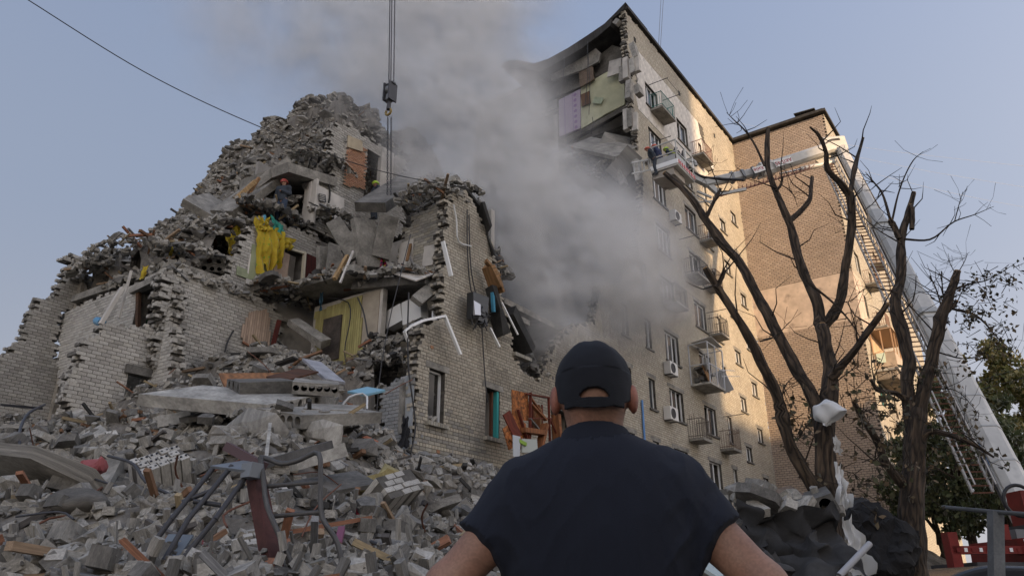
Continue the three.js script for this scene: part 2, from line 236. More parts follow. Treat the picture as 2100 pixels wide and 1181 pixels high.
// ---------------------------------------------------------------- the tall block that still stands
const X0 = -14.4, ZN = -15.5, ZE = -47.9, X1 = -8.0, ROOF = 32.0;
const uz = z => -(z - ZN);                     // facade u from world z
{
  const b = thing('apartment_building', 'tall pale brick apartment block torn open at its corner, with white painted top storey', 'building', [X0, 0, ZN], FACE_X);
  const heads = [7.6, 10.5, 13.35, 16.3, 19.25, 22.2, 25.2, 28.15], holes = [], wins = [];
  const add = (z0, z1, head, h, o) => { const a = uz(z0), c = uz(z1); holes.push([a, c, head - h, head]); wins.push([a, c, head - h, head, o]); };
  for (const [i, hd] of heads.entries()) {
    if (i < 3) add(-28.5, -29.15, hd, 1.45, { cols: 1, glass: [i !== 1] });
    if (i < 4) add(-30.85, -31.5, hd, 1.45, { cols: 1, glass: [i % 2] });
    add(-33.05, -34.65, hd, i === 5 ? 1.5 : 1.5, { cols: 3, glass: [i % 2, 1, i % 3 ? 0 : 1], bent: i === 1 ? .02 : 0 });
    add(-37.3, -38.9, hd, 1.5, { cols: 2, glass: [i % 3 !== 1, i % 2], bent: i === 3 ? -.03 : 0 });
    add(-40.6, -41.2, hd, i % 2 ? 1.5 : 1.35, { cols: 1, glass: [i % 3 !== 0] });
    if (i < 7) add(-45.5, -46.5, hd + .15, .85, { cols: 2, glass: [1, i % 2], b: .05 });
    if (i < 6) add(-43.1, -44.1, hd + 1.6, .85, { cols: 2, glass: [i % 2, 1], b: .05 });
  }
  const stairs = new Set();
  const poly = [[0, 3.0], [uz(ZE), 3.0], [uz(ZE), ROOF - .2], [uz(-31.25), ROOF - .25], [uz(-31.2), 29], [uz(-31.5), 27.5], [uz(-31.3), 25.5], [uz(-31.7), 24], [uz(-31.35), 22.2], [uz(-31.9), 21], [uz(-31.5), 19], [uz(-30.6), 17.4], [uz(-30.9), 16.4], [uz(-29.2), 15.6], [uz(-28.6), 14.2], [uz(-26.8), 13.6], [uz(-26), 11.6], [uz(-24.2), 11], [uz(-23), 9.8], [uz(-21.8), 8.2], [uz(-20.6), 8.4], [uz(-19.9), 10.0], [uz(-19.5), 10.9], [uz(-19.2), 11.8], [uz(-19), 12.6], [uz(-18.2), 13.3], [uz(-17.5), 13.9], [uz(-16.9), 13.7], [uz(-16.6), 12.9], [uz(-16.5), 10.4], [uz(-16.55), 8.75], [uz(-15.75), 8.7], [uz(-15.6), 7.7], [uz(-15.5), 7.2], [0, 7.0]];
  const stub = [];                              // openings of the low stretch near the viewer
  const sadd = (z0, z1, y0, y1, o) => { stub.push([uz(z0), uz(z1), y0, y1, o]); holes.push([uz(z0), uz(z1), y0, y1]); };
  sadd(-16.05, -16.75, 5.85, 7.42, {}); sadd(-18.75, -19.5, 5.85, 7.42, {}); sadd(-16.25, -17.0, 3.2, 4.22, { grille: 1 }); sadd(-20.3, -21.1, 8.95, 10.2, {});
  sadd(-22.6, -24.2, 5.4, 7.5, {});
  const inBand = (u, y) => y > 25.55 && y < 29.9 && u > uz(-31.9) && u < uz(-41.9);
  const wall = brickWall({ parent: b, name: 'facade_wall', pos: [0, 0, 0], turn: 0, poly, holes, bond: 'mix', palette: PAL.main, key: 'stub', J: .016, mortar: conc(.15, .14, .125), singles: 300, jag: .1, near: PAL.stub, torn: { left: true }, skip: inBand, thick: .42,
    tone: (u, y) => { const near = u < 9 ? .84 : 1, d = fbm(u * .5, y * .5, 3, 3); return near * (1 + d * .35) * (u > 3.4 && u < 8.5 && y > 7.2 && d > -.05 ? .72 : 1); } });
  // white painted render of the top storey, cut round the openings
  const sh = new THREE.Shape([[uz(-31.95), 25.6], [uz(-41.9), 25.6], [uz(-41.9), 28.4], [uz(-41.2), 29.0], [uz(-41), 29.85], [uz(-32.1), 29.85], [uz(-31.75), 28.6], [uz(-32.15), 27.6], [uz(-31.7), 26.6]].map(p => new THREE.Vector2(...p)));
  for (const h of holes) if (h[2] > 25.6 && h[3] < 29.8 && h[0] > uz(-31.9) && h[1] < uz(-41.9)) { const q = new THREE.Path(); q.moveTo(h[0], h[2]); q.lineTo(h[0], h[3]); q.lineTo(h[1], h[3]); q.lineTo(h[1], h[2]); q.closePath(); sh.holes.push(q); }
  part('white_render', new THREE.ExtrudeGeometry(sh, { depth: .03, bevelEnabled: false }).translate(0, 0, -.02), mat.plasterWhite, b);
  for (const w of wins) { windowUnit(b, w[0], w[1], w[2], w[3], w[4]); if (w[1] - w[0] > .6 && w[3] < 24) { lintel(b, w[0], w[1], w[3]); sill(b, w[0], w[1], w[2]); } else sill(b, w[0], w[1], w[2]); }
  for (const [a, c, y0, y1, o] of stub) {
    lintel(b, a, c, y1); if (!o.grille) { const l = [], n = Math.round((c - a + .2) / .1); for (let k = 0; k < n; k++) { const m = part('sill_brick', box(.088, .12, .24), brickMat('stub' + k % 6, PAL.stub[k % 6]), b); m.position.set(a - .1 + (k + .5) * .1, y0 - .07, .02); } }
  }
  { // bare frame, side wall inside and rubble on the sill of the near window; grille below
    const f = part('window_frame', merge([box(.05, 1.55, .08, .33, 0, 0), box(.7, .05, .08, 0, .75, 0)]), mat.frame, b); f.position.set(uz(-16.4), 6.63, -.2);
    const s = part('window_reveal', box(.05, 1.02, .3, .35, 0, 0), M(.3, .37, .43, { roughness: .8 }), b); s.position.set(uz(-16.65), 3.71, -.16);
    const l = []; for (const x of [-.24, -.05, .14]) l.push(box(.014, 1.0, .014, x, 0, 0)); for (const [x0, x1, y] of [[-.38, -.24, -.12], [-.24, -.05, .22], [-.24, -.05, -.3], [-.05, .14, -.02], [.14, .3, .2], [.14, .3, -.25], [-.05, .14, .46], [-.24, .3, .48], [-.38, -.05, -.47]]) l.push(box(x1 - x0, .014, .014, (x0 + x1) / 2, y, 0)); l.push(box(.014, 1, .014, .3, 0, 0));
    const gr = part('window_grille', merge(l), M(.5, .52, .53, { roughness: .5 }), b); gr.position.set(uz(-16.6), 3.7, -.1);
    const t = part('door_frame', box(.1, 1.5, .3), M(.04, .3, .29), b); t.position.set(uz(-19.44), 6.65, -.18); const t2 = part('door_frame', box(.07, 1.5, .1), mat.rust, b); t2.position.set(uz(-19.34), 6.65, -.22);
  }
  // cornice along the roof edge
  part('cornice', box(uz(ZE) - uz(-31.2), .2, .5, (uz(ZE) + uz(-31.2)) / 2, ROOF, -.08), mat.tar, b);
  // floors, cross walls and the rear wall inside, seen through the openings and at the torn end
  const inner = [], rear = -11.6;
  for (let k = 0; k < 10; k++) { const y = 5.1 + k * 2.94; const from = y > 13 ? uz(-33) : uz(-20.3); if (y < 30) inner.push(box(uz(ZE) - from - .1, .22, y > 13 ? 11 : 4.6, (uz(ZE) + from) / 2, y, y > 13 ? -6.0 : -2.75)); }
  part('floor', merge(inner), mat.concrete, b);
  const cross = []; for (const z of [-35.6, -39.6, -42.3]) cross.push(box(.2, 26.5, 11, uz(z), 17.8, -6)); cross.push(box(.2, 8, 4.6, uz(-20.2), 7, -2.8), box(.2, 8.2, 5, uz(-24.6), 7, -3));
  cross.push(box(uz(ZE) - uz(-33.3), 28, .3, (uz(ZE) + uz(-33.3)) / 2, 17.8, -6.1), box(uz(-33.2) - uz(-19.6), 7.5, .3, (uz(-33.2) + uz(-19.6)) / 2, 7, -4.8), box(.2, 7, 2.2, uz(-17.2), 5.2, -1.55));
  part('inner_wall', merge(cross), mat.plaster, b);
  part('rear_wall', box(uz(ZE) - uz(-32.6), ROOF - 3.4, .4, (uz(ZE) + uz(-32.6)) / 2, (ROOF + 2.6) / 2, rear), mat.concrete, b);
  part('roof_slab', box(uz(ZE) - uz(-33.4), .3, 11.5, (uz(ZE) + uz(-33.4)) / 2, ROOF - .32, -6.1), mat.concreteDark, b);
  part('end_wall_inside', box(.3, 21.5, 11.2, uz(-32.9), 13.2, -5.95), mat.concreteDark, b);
  // ---- the torn end: rooms laid open, hanging roof, torn brickwork
  const E = (px, py, z) => { const p = onZ(px, py, z); return V(uz(p.z), p.y, p.x - X0); };     // point in the building's own axes
  const cream = M(.62, .63, .44, { map: plasterMap }), lilac = M(.56, .5, .58, { map: texture(256, (u, v) => { const s = Math.abs(((u * 6) % 1) - .5); const fl = (u > .7 && u < .9 && Math.hypot((u - .8) * 9, ((v * 9) % 1) - .5) < .3); return fl ? [186, 160, 196] : s < .07 ? [196, 182, 205] : [222, 214, 220]; }) });
  const zr = -32.0;
  const quad = (pts, t, m, name) => { const s = new THREE.Shape(pts.map(p => new THREE.Vector2(p.z, p.y))); const g = new THREE.ExtrudeGeometry(s, { depth: t, bevelEnabled: false }); g.applyMatrix4(new THREE.Matrix4().makeBasis(V(0, 0, 1), V(0, 1, 0), V(-1, 0, 0))); g.translate(pts[0].x + t, 0, 0); const u = g.attributes.uv; for (let i = 0; i < u.count; i++) u.setXY(i, u.getX(i) * .3, u.getY(i) * .3); return part(name, g, m, b); };
  quad([E(1281, 128, zr), E(1281, 214, zr), E(1245, 232, zr), E(1192, 264, zr), E(1191, 185, zr), E(1192, 178, zr), E(1240, 150, zr)], .2, cream, 'room_wall');
  quad([E(1190, 182, zr - .1), E(1191, 262, zr - .1), E(1147, 280, zr - .1), E(1146, 205, zr - .1)], .2, lilac, 'papered_wall');
  const poster = part('poster', board(E(1220, 198, zr + .15), E(1238, 200, zr + .15), E(1222, 209, zr + .15), .02), M(.5, .58, .42, { map: speckMap }), b);
  const niche = part('wall_niche', board(E(1191, 194, zr + .12), E(1209, 186, zr + .12), E(1192, 219, zr + .12), .03), M(.22, .13, .08, { map: woodMap }), b);
  quad([E(1281, 100, zr - .3), E(1281, 127, zr - .3), E(1240, 149, zr - .3), E(1190, 178, zr - .3), E(1110, 210, zr - .3), E(1100, 160, zr - .3), E(1150, 120, zr - .3), E(1220, 80, zr - .3)], .2, mat.concreteDark, 'attic_wall');
  quad([E(1232, 108, zr + .3), E(1228, 126, zr + .3), E(1195, 143, zr + .3), E(1130, 165, zr + .3), E(1128, 155, zr + .3), E(1160, 132, zr + .3), E(1218, 95, zr + .3)], .15, mat.concrete, 'hanging_ceiling');
  quad([E(1215, 135, zr + .25), E(1218, 162, zr + .25), E(1190, 178, zr + .25), E(1187, 146, zr + .25)], .12, M(.33, .25, .19, { map: concreteMap }), 'broken_panel');
  quad([E(1275, 118, zr + .5), E(1273, 148, zr + .5), E(1245, 158, zr + .5), E(1250, 125, zr + .5)], .1, mat.plaster, 'broken_panel');
  { // sagging roof sheet
    const top = [[1283, 4], [1262, 26], [1240, 48], [1205, 72], [1165, 98], [1125, 120], [1095, 130], [1060, 122], [1040, 124], [1028, 134]], bot = [[1279, 20], [1256, 38], [1252, 52], [1225, 75], [1188, 102], [1150, 124], [1105, 148], [1082, 142], [1050, 140], [1030, 140]];
    const P = [], ix = []; top.forEach((t, i) => { const a = E(t[0], t[1], -31.0), c = E(bot[i][0], bot[i][1], -31.05); P.push(...a.toArray(), ...c.toArray(), a.x + 2.8, a.y + .05, a.z, c.x + 2.8, c.y, c.z); });
    for (let i = 0; i < top.length - 1; i++) { const k = i * 4; ix.push(k, k + 1, k + 4, k + 1, k + 5, k + 4, k, k + 4, k + 2, k + 2, k + 4, k + 6, k + 1, k + 3, k + 5, k + 3, k + 7, k + 5); }
    const g = new THREE.BufferGeometry(); g.setAttribute('position', new THREE.Float32BufferAttribute(P, 3)); g.setAttribute('uv', new THREE.Float32BufferAttribute(new Float32Array(P.length / 3 * 2).map((_, i) => P[(i >> 1) * 3 + (i & 1 ? 0 : 2)] * .4), 2)); g.setIndex(ix); const gg = g.toNonIndexed(); gg.computeVertexNormals(); part('sagging_roof', gg, mat.tar, b);
  }
  // floor edges and torn slabs below the open room
  const sl = (p, q, r, m, t = .22, c = 5) => part('torn_slab', rough(slab(p, q, r, t, c), .05, 2.2), m, b);
  sl(E(1280, 216, -31.6), E(1160, 285, -31.7), E(1296, 214, -33), mat.concreteDark, .25);
  sl(E(1165, 300, -30.6), E(1262, 322, -30.2), E(1225, 285, -31.6), mat.concrete, .2); sl(E(1285, 300, -30.8), E(1240, 352, -30.2), E(1312, 330, -31.4), mat.concreteDark, .2);
  sl(E(1240, 270, -31.4), E(1210, 330, -30.8), E(1290, 300, -31.8), mat.concrete, .18); sl(E(1150, 320, -31), E(1290, 345, -31), E(1160, 300, -32.4), mat.concreteDark, .24);
  // strips of masonry that hang at the torn corner
  for (const [x0, y0, x1, y1, z, w] of [[1284, 120, 1286, 162, -30.9, .35], [1296, 122, 1300, 150, -30.8, .3], [1276, 138, 1277, 168, -30.9, .3], [1285, 226, 1286, 268, -30.9, .35], [1293, 224, 1294, 262, -30.85, .3], [1302, 232, 1303, 268, -30.9, .2], [1293, 168, 1291, 205, -30.9, .5], [1308, 178, 1312, 195, -30.7, .5], [1262, 44, 1270, 48, -31, .3], [1298, 92, 1306, 120, -30.95, .45], [1306, 116, 1309, 147, -30.9, .25], [1305, 330, 1312, 372, -30.9, .4], [1262, 330, 1280, 380, -30.7, .4]]) { const s = part('torn_masonry', rough(bar(E(x0, y0, z), E(x1, y1, z), w, .3, V(0, 0, 1)), .04, 3), pick([mat.concrete, mat.plaster, mat.concretePale]), b); }
  const fall = part('fallen_wall_piece', rough(board(E(1215, 385, -29.6), E(1240, 400, -29.6), E(1200, 430, -29.4), .3), .06, 2), mat.concretePale, b);
  { // cables and bent bars
    const l = []; for (const [a, c] of [[[1205, 85], [1200, 215]], [[1158, 115], [1146, 200]], [[1206, 110], [1208, 235]], [[1215, 240], [1212, 275]], [[1190, 260], [1189, 285]]]) l.push(tube([E(...a, -30.6), E((a[0] + c[0]) / 2 + 3, (a[1] + c[1]) / 2, -30.5), E(...c, -30.6)], .018, 5)); part('hanging_cables', merge(l), mat.wire, b).name = 'cable';
  }
  // balconies, washing-line arms
  balcony(b, uz(-33.5), uz(-35.3), 26.45, { mt: M(.05, .17, .15, { roughness: .6 }) }); balcony(b, uz(-39.3), uz(-41.0), 26.4, { mt: M(.25, .13, .1) }); balcony(b, uz(-39.1), uz(-40.2), 17.6, { mt: M(.16, .1, .08) }); balcony(b, uz(-39.1), uz(-40.2), 20.5, { mt: M(.16, .1, .08) });
  balcony(b, uz(-34.9), uz(-36.1), 8.25, { wild: 1, mt: M(.14, .12, .1) }); balcony(b, uz(-39.0), uz(-40.2), 8.35, { wild: 1, mt: M(.17, .12, .09) }); balcony(b, uz(-39.1), uz(-40.3), 14.7, { wild: 1 }); balcony(b, uz(-33.1), uz(-34.6), 14.7, {}); balcony(b, uz(-23.2), uz(-24.9), 8.05, { wild: 1 });
  balcony(b, uz(-36.4), uz(-38.1), 17.4, {}); 
  const arms = []; for (const [z, y] of [[-33.6, 28.2], [-35.4, 28.2], [-36, 19.4], [-33.3, 24.2], [-39, 16.0], [-40, 10.3]]) arms.push(bar(V(uz(z), y, 0), V(uz(z) + .05, y + .02, 1.15), .03)); arms.push(bar(V(uz(-33.6), 28.2, 1.1), V(uz(-35.4), 28.2, 1.1), .015)); part('washing_line_arm', merge(arms), mat.steelDark, b);
  part('rainwater_pipe', tube([V(uz(-29.9), 3, .07), V(uz(-29.9), 9.2, .07)], .05, 8), M(.1, .25, .55, { roughness: .5 }), b);
  { // wrecked glazed balcony, its steel frame bent outwards
    const g = part('wrecked_balcony', box(2.0, .12, 1.05), mat.concretePale, b); g.position.set(uz(-36.8), 11.15, .53); const l = [];
    for (const x of [-.98, 0, .98]) l.push(bar(V(x, 0, .5), V(x + (x > 0 ? .1 : 0), 2.15, .52), .05)); for (const x of [-.98, .98]) l.push(bar(V(x, 0, -.5), V(x, 2.1, -.5), .05), bar(V(x, 2.1, -.5), V(x, 2.15, .5), .04), bar(V(x, 1, -.5), V(x, 1, .5), .04)); for (const y of [1.0, 2.13]) l.push(bar(V(-1, y, .51), V(1.05, y, .53), .045)); for (let k = 0; k < 9; k++) l.push(bar(V(-.9 + k * .22, .06, .5), V(-.9 + k * .22 + rr(-.05, .05), 1, .5), .016)); l.push(bar(V(.2, .9, .6), V(1.7, 1.15, .9), .03), bar(V(.4, .6, .6), V(1.5, .75, 1.2), .025)); part('balcony_frame', merge(l), M(.5, .52, .55, { roughness: .5 }), g);
    part('bent_roof_sheet', rough(box(1.6, .03, 1.1, -.1, 2.3, .1), .25, 1.6), M(.66, .63, .58), g); part('loose_panel', board(V(1.1, 1.2, .5), V(1.5, .1, .8), V(1.15, 1.2, -.1), .03), M(.55, .55, .56), g); part('loose_panel', board(V(-.8, .15, .35), V(-.1, .2, .3), V(-.6, .95, .1), .03), mat.wood, g); part('loose_panel', board(V(-.9, .9, .4), V(-.45, 1.7, .2), V(-.6, .7, .2), .03), M(.45, .45, .44), g);
    const junk = []; for (let k = 0; k < 26; k++) junk.push(rough(box(rr(.1, .4), rr(.05, .3), rr(.1, .3), rr(-.8, .8), rr(.1, 1.1), rr(-.4, .3)), .06, 4)); part('balcony_junk', merge(junk), mat.concreteDark, g);
  }
  for (const [z, y] of [[-32.15, 30.4], [-38.2, 30.4], [-44, 30.4]]) { const v = part('vent_shade_block', box(.22, .3, .06), mat.soot, b); v.position.set(uz(z), y, .001); }  // solid dark blocks, their colour painted as the shade inside vent openings
  for (const [z, y] of [[-16.55, 5.05], [-20.1, 4.9], [-16.1, 8.05]]) { const v = part('vent_brick', box(.13, .09, .05), brickMat('red0', PAL.red[0]), b); v.position.set(uz(z), y, -.006); }
  part('painted_end_strip', box(.03, 2.4, .34), M(.42, .46, .5, { map: plasterMap }), b).position.set(-.02, 5.9, -.22);
}
// ---- the next section of the block, stepping forward, with its blank end wall
{
  const b = thing('apartment_building', 'sunlit apartment block section with blank brick end wall and pale painted band', 'building', [X1, 0, ZE], FACE_X);
  const U = z => -(z - ZE), holes = [], ws = [];
  for (const [i, hd] of [7.6, 10.5, 13.35, 16.3, 19.25, 22.2, 25.2, 28.15].entries()) for (const [z0, z1, c] of [[-49.6, -51, 2], [-53.8, -54.8, 1], [-57.5, -59, 2], [-62, -63.5, 2], [-66, -67.5, 2]]) { if (i > 6 && z0 > -60) continue; holes.push([U(z0), U(z1), hd - 1.45, hd]); ws.push([U(z0), U(z1), hd - 1.45, hd, { cols: c, mt: rnd() < .4 ? M(.06, .26, .25) : mat.frame }]); }
  const W = -(X0 - X1) + .02;
  const endw = brickWall({ parent: b, name: 'end_wall', pos: [0, 0, 0], turn: 0, poly: [[-W, 2.5], [0, 2.5], [0, ROOF - .2], [-W, ROOF - .2]], bond: 'run', palette: PAL.end, key: 'end', jag: 0, bw: .3, bh: .135, J: .024, mortar: conc(.17, .14, .115), skip: (u, y) => y > 16.95 && y < 20.15, tone: (u, y) => 1 + fbm(u * .4, y * .4, 9, 3) * .25 });
  endw.rotation.y = -Math.PI / 2; endw.position.set(0, 2.5, 0);
  part('painted_band', box(.03, 3.2, W - .02, -.0, 18.55, -W / 2), M(.72, .6, .5, { map: plasterMap }), b);
  const bandFront = part('painted_band', box(2.2, 3.2, .03, 1.1, 18.55, .0), M(.72, .6, .5, { map: plasterMap }), b);
  brickWall({ parent: b, name: 'facade_wall', pos: [0, 0, 0], turn: 0, poly: [[0.01, 2.5], [27, 2.5], [27, ROOF - .2], [0.01, ROOF - .2]], holes, palette: PAL.main, key: 'main', jag: 0 });
  for (const w of ws) windowUnit(b, ...w);
  part('cornice', box(27.3, .2, .5, 13.4, ROOF, -.06), mat.tar, b); part('cornice', box(.5, .2, W + .1, -.06, ROOF - .003, -W / 2), mat.tar, b);
  part('roof_slab', box(26.8, .3, 12.5, 13.5, ROOF - .3, -6.5), mat.concreteDark, b); part('inner_wall', box(26.5, 29, .3, 13.6, 17, -3.5), mat.plaster, b);
  const sheet = part('roof_sheet', box(.5, .06, 1.4, 0, ROOF + .25, -3.1), mat.tar, b); sheet.rotation.x = .06;
  for (const [z0, z1, y, k] of [[-51.5, -53.2, 20.4, 0], [-52.2, -53.8, 17.6, 0], [-55.5, -57, 23.3, 0], [-60, -61.5, 20.4, 0], [-60, -61.5, 26, 0]]) balcony(b, U(z0), U(z1), y, { mt: M(.3, .2, .15), skirt: k ? mat.plaster : null });
  { // glazed balcony of timber and sheeting, with a smashed side
    const g = part('glazed_balcony', box(4.4, .14, 1.3), mat.concretePale, b); g.position.set(U(-51.6), 14.0, .66);
    part('balcony_side', box(.05, .95, 1.2, -2.15, .56, 0), M(.62, .5, .38, { map: plasterMap }), g); part('balcony_front', box(4.3, .95, .05, 0, .56, .6), M(.62, .52, .42, { map: plasterMap }), g); part('balcony_roof', box(4.5, .07, 1.4, 0, 2.55, 0), M(.42, .3, .2), g);
    const l = []; for (const x of [-2.15, -1.1, 0, 1.1, 2.15]) l.push(bar(V(x, 1, .6), V(x, 2.5, .6), .06)); for (const z of [-.58, 0]) l.push(bar(V(-2.15, 1, z), V(-2.15, 2.5, z), .06)); l.push(bar(V(-2.15, 1.05, -.6), V(-2.15, 1.05, .6), .05), bar(V(-2.15, 1.05, .6), V(2.15, 1.05, .6), .05)); part('balcony_frame', merge(l), M(.45, .28, .16), g);
    part('torn_sheet', rough(box(.03, .6, .5, -2.19, .75, -.2), .05, 4), M(.62, .72, .58), g); part('inner_panel', box(4, 1.4, .03, 0, 1.8, -.6), M(.6, .42, .26), g);
    part('balcony_underside', box(4.2, .5, 1.1, 0, -.32, -.05), M(.42, .36, .3, { map: concreteMap }), g);
  }
  for (let k = 0; k < 3; k++) balcony(b, U(-49.4 - k * 3), U(-51 - k * 3), 8.2 + (k % 2) * 2.9, { mt: M(.35, .3, .25), wild: 1 });
}
function airCon(x, y, z, label) { const g = thing('air_conditioner', label, 'air conditioner', [x, y, z], FACE_X, 'air conditioner units on the tall block'); part('casing', box(.85, .6, .34, 0, .3, .2), M(.68, .67, .64, { roughness: .5 }), g); part('fan_grille', new THREE.TorusGeometry(.22, .025, 6, 18).translate(-.12, .3, .375), mat.steelDark, g); part('fan', new THREE.CylinderGeometry(.2, .2, .02, 18).rotateX(Math.PI / 2).translate(-.12, .3, .366), mat.black, g); part('bracket', merge([bar(V(-.3, -.02, 0), V(-.3, -.02, .4), .04), bar(V(.3, -.02, 0), V(.3, -.02, .4), .04)]), mat.steelDark, g); return g; }
airCon(X0, 26.6, -41.6, 'white air conditioner beside the sunlit balcony of the white top storey'); airCon(X0, 8.75, -32.6, 'air conditioner over the lowest railed balcony beside the man’s ear'.replace('’', "'")); airCon(X0, 20.1, -35.3, 'air conditioner half lost in smoke near the lift basket'); airCon(X0, 5.6, -41.9, 'lowest air conditioner low on the shaded wall near the ground'); airCon(X0, 11.0, -33.0, 'small white air conditioner box under a three light window');

// ---------------------------------------------------------------- ground and the blocks behind the photographer whose shadow lies over the ruin
{
  const g = new THREE.PlaneGeometry(900, 900, 90, 90).rotateX(-Math.PI / 2), p = g.attributes.position, u = g.attributes.uv;
  for (let i = 0; i < p.count; i++) { const x = p.getX(i), z = p.getZ(i); p.setY(i, THREE.MathUtils.smoothstep(-x * .58 - z * .81, 6, 24) * (.55 + 2.05 * THREE.MathUtils.smoothstep(-x, 3, 9)) - .02); u.setXY(i, x * .3, z * .3); }
  g.computeVertexNormals(); setting('ground', g, conc(.17, .16, .145));
}
function farBlock(name, label, x, z, w, d, h, n) {   // w along z, d along x
  const b = thing(name, label, 'building', [x, 0, z], -Math.PI / 2); part('wall', box(w, h, d, 0, h / 2, 0), conc(.42, .4, .37), b); part('roof', box(w + .6, .4, d + .6, 0, h + .2, 0), mat.tar, b);
  const wins = []; for (let j = 0; j < Math.floor(h / 2.9) - 1; j++) for (let i = 0; i < n; i++) { const m = part('window', box(1.5, 1.4, .08), mat.glass, b); m.position.set(-w / 2 + (i + .5) * w / n, 2.4 + j * 2.9, d / 2 + .03); }
}
farBlock('tower_block', 'tall grey tower block standing behind the photographer', 60, 22.2, 63, 12, 54, 12);
farBlock('low_block', 'long lower block standing behind the photographer to the right', 58, -15.7, 12.2, 11, 27.4, 4);

// ---------------------------------------------------------------- standing walls of the fallen part
const X2 = -20.4, X3 = -26.6;
const px2 = (l, X, Z0) => l.map(([a, b]) => { const p = onX(a, b, X); return [-(p.z - Z0), p.y]; });
const px3 = (l, Z, x0) => l.map(([a, b]) => { const p = onZ(a, b, Z); return [p.x - x0, p.y]; });
const holeX = (x0, y0, x1, y1, X, Z0) => { const a = onX(x0, y0, X), b = onX(x1, y1, X); return [-(a.z - Z0), -(b.z - Z0), Math.min(a.y, b.y), Math.max(a.y, b.y)]; };
// upright panels in a wall plane, from the upper left and lower right corners seen
const rectX = (x0, y0, x1, y1, X, t) => { const a = onX(x0, y0, X), b = onX(x1, y1, X); return box(t, a.y - b.y, Math.abs(a.z - b.z), X - t / 2, (a.y + b.y) / 2, (a.z + b.z) / 2); };
const rectZ = (x0, y0, x1, y1, Z, t) => { const a = onZ(x0, y0, Z), b = onZ(x1, y1, Z); return box(Math.abs(a.x - b.x), a.y - b.y, t, (a.x + b.x) / 2, (a.y + b.y) / 2, Z - t / 2); };
const rubTone = (u, y) => { const f = fbm(u * .6, y * .6, 21, 3), g = fbm(u * 1.7, y * .5, 4, 3); return .97 + f * .34 + (g > .12 ? -.14 : 0); };
brickWall({ name: 'brick_wall', label: 'leftmost ruined white brick wall climbing in broken steps against the sky', category: 'wall', group: 'torn brick walls of the fallen part', pos: [X3, 0, -6], turn: FACE_X,
  poly: px2([[-200, 860], [-60, 790], [0, 739], [23, 712], [38, 708], [46, 676], [61, 659], [76, 621], [91, 611], [118, 604], [133, 573], [140, 530], [178, 520], [176, 640], [122, 630], [108, 732], [165, 735], [165, 1000], [-200, 1000]], X3, -6), palette: PAL.white, key: 'white', singles: 300, torn: { left: 1, right: 1 }, tone: rubTone, back: true });
{
  const b = onZ(283, 600, -11), c = onZ(307, 672, -11);
  brickWall({ name: 'brick_wall', label: 'white brick cross wall with a narrow open doorway, behind the front pier', category: 'wall', group: 'torn brick walls of the fallen part', pos: [X3, 0, -11], turn: 0,
    poly: px3([[118, 652], [175, 621], [267, 585], [330, 556], [342, 565], [350, 780], [350, 960], [118, 960]], -11, X3), holes: [[b.x - X3, c.x - X3, 6.2, b.y]], palette: PAL.white, key: 'white', singles: 300, torn: { left: 1 }, tone: rubTone });
  placed('door_lintel', bar(onZ(272, 598, -10.98), onZ(330, 570, -10.98), .24, .2), mat.concrete, 'concrete lintel over the narrow doorway in the cross wall', 'lintel');
  placed('door_post', bar(onZ(283, 600, -11.02), onZ(281, 690, -11.02), .1, .14), mat.woodDark, 'dark wooden post of the narrow doorway in the cross wall', 'door post');
  placed('wall_remnant', rectX(286, 590, 312, 690, -22.6, .12), mat.plaster, 'pale inner wall seen through the narrow doorway', 'wall');
  placed('green_sheet', rectX(290, 652, 302, 684, -22.3, .05), M(.04, .2, .08), 'green panel low in the narrow doorway of the cross wall', 'panel');
}
brickWall({ name: 'brick_wall', label: 'white brick pier wall with a doorway, standing at the front left of the ruin', category: 'wall', group: 'torn brick walls of the fallen part', pos: [X2, 0, -7], turn: FACE_X, singles: 300, thick: .5,
  poly: px2([[141, 960], [141, 785], [145, 766], [164, 739], [168, 712], [187, 697], [202, 675], [236, 668], [263, 674], [318, 676], [320, 760], [325, 1000], [141, 1000]], X2, -7), holes: [[...px2([[256, 800]], X2, -7)[0].slice(0, 1), px2([[300, 800]], X2, -7)[0][0], 3.5, onX(280, 762, X2).y]], palette: PAL.white, key: 'white', torn: { left: 1 }, tone: rubTone });
placed('door_lintel', bar(onX(256, 755, X2 + .02), onX(308, 767, X2 + .02), .2, .24), mat.concreteDark, 'concrete lintel over the low doorway of the front pier wall', 'lintel');
brickWall({ name: 'brick_wall', label: 'large white brick wall under the yellow curtains, stripped of its plaster', category: 'wall', group: 'torn brick walls of the fallen part', pos: [X2, 0, -10.8], turn: FACE_X, singles: 300, thick: .5,
  poly: px2([[322, 860], [330, 558], [365, 556], [426, 571], [471, 587], [526, 610], [565, 632], [576, 653], [568, 670], [578, 711], [580, 800], [580, 960], [322, 960]], X2, -10.8), palette: PAL.white, key: 'white', torn: { left: 1, right: 1 }, tone: rubTone });
{ // torn cross wall: ragged courses sticking out of the large wall
  brickWall({ name: 'brick_wall', label: 'ragged strip of torn brick courses beside the narrow doorway', category: 'wall', group: 'torn brick walls of the fallen part', pos: [X2 + .3, 0, -10.4], turn: FACE_X, singles: 200, jag: .3, thick: .4,
    poly: px2([[326, 860], [332, 563], [362, 566], [360, 700], [352, 860]], X2 + .3, -10.4), palette: PAL.white, key: 'white', torn: { left: 1, right: 1 }, tone: () => .9 });
}
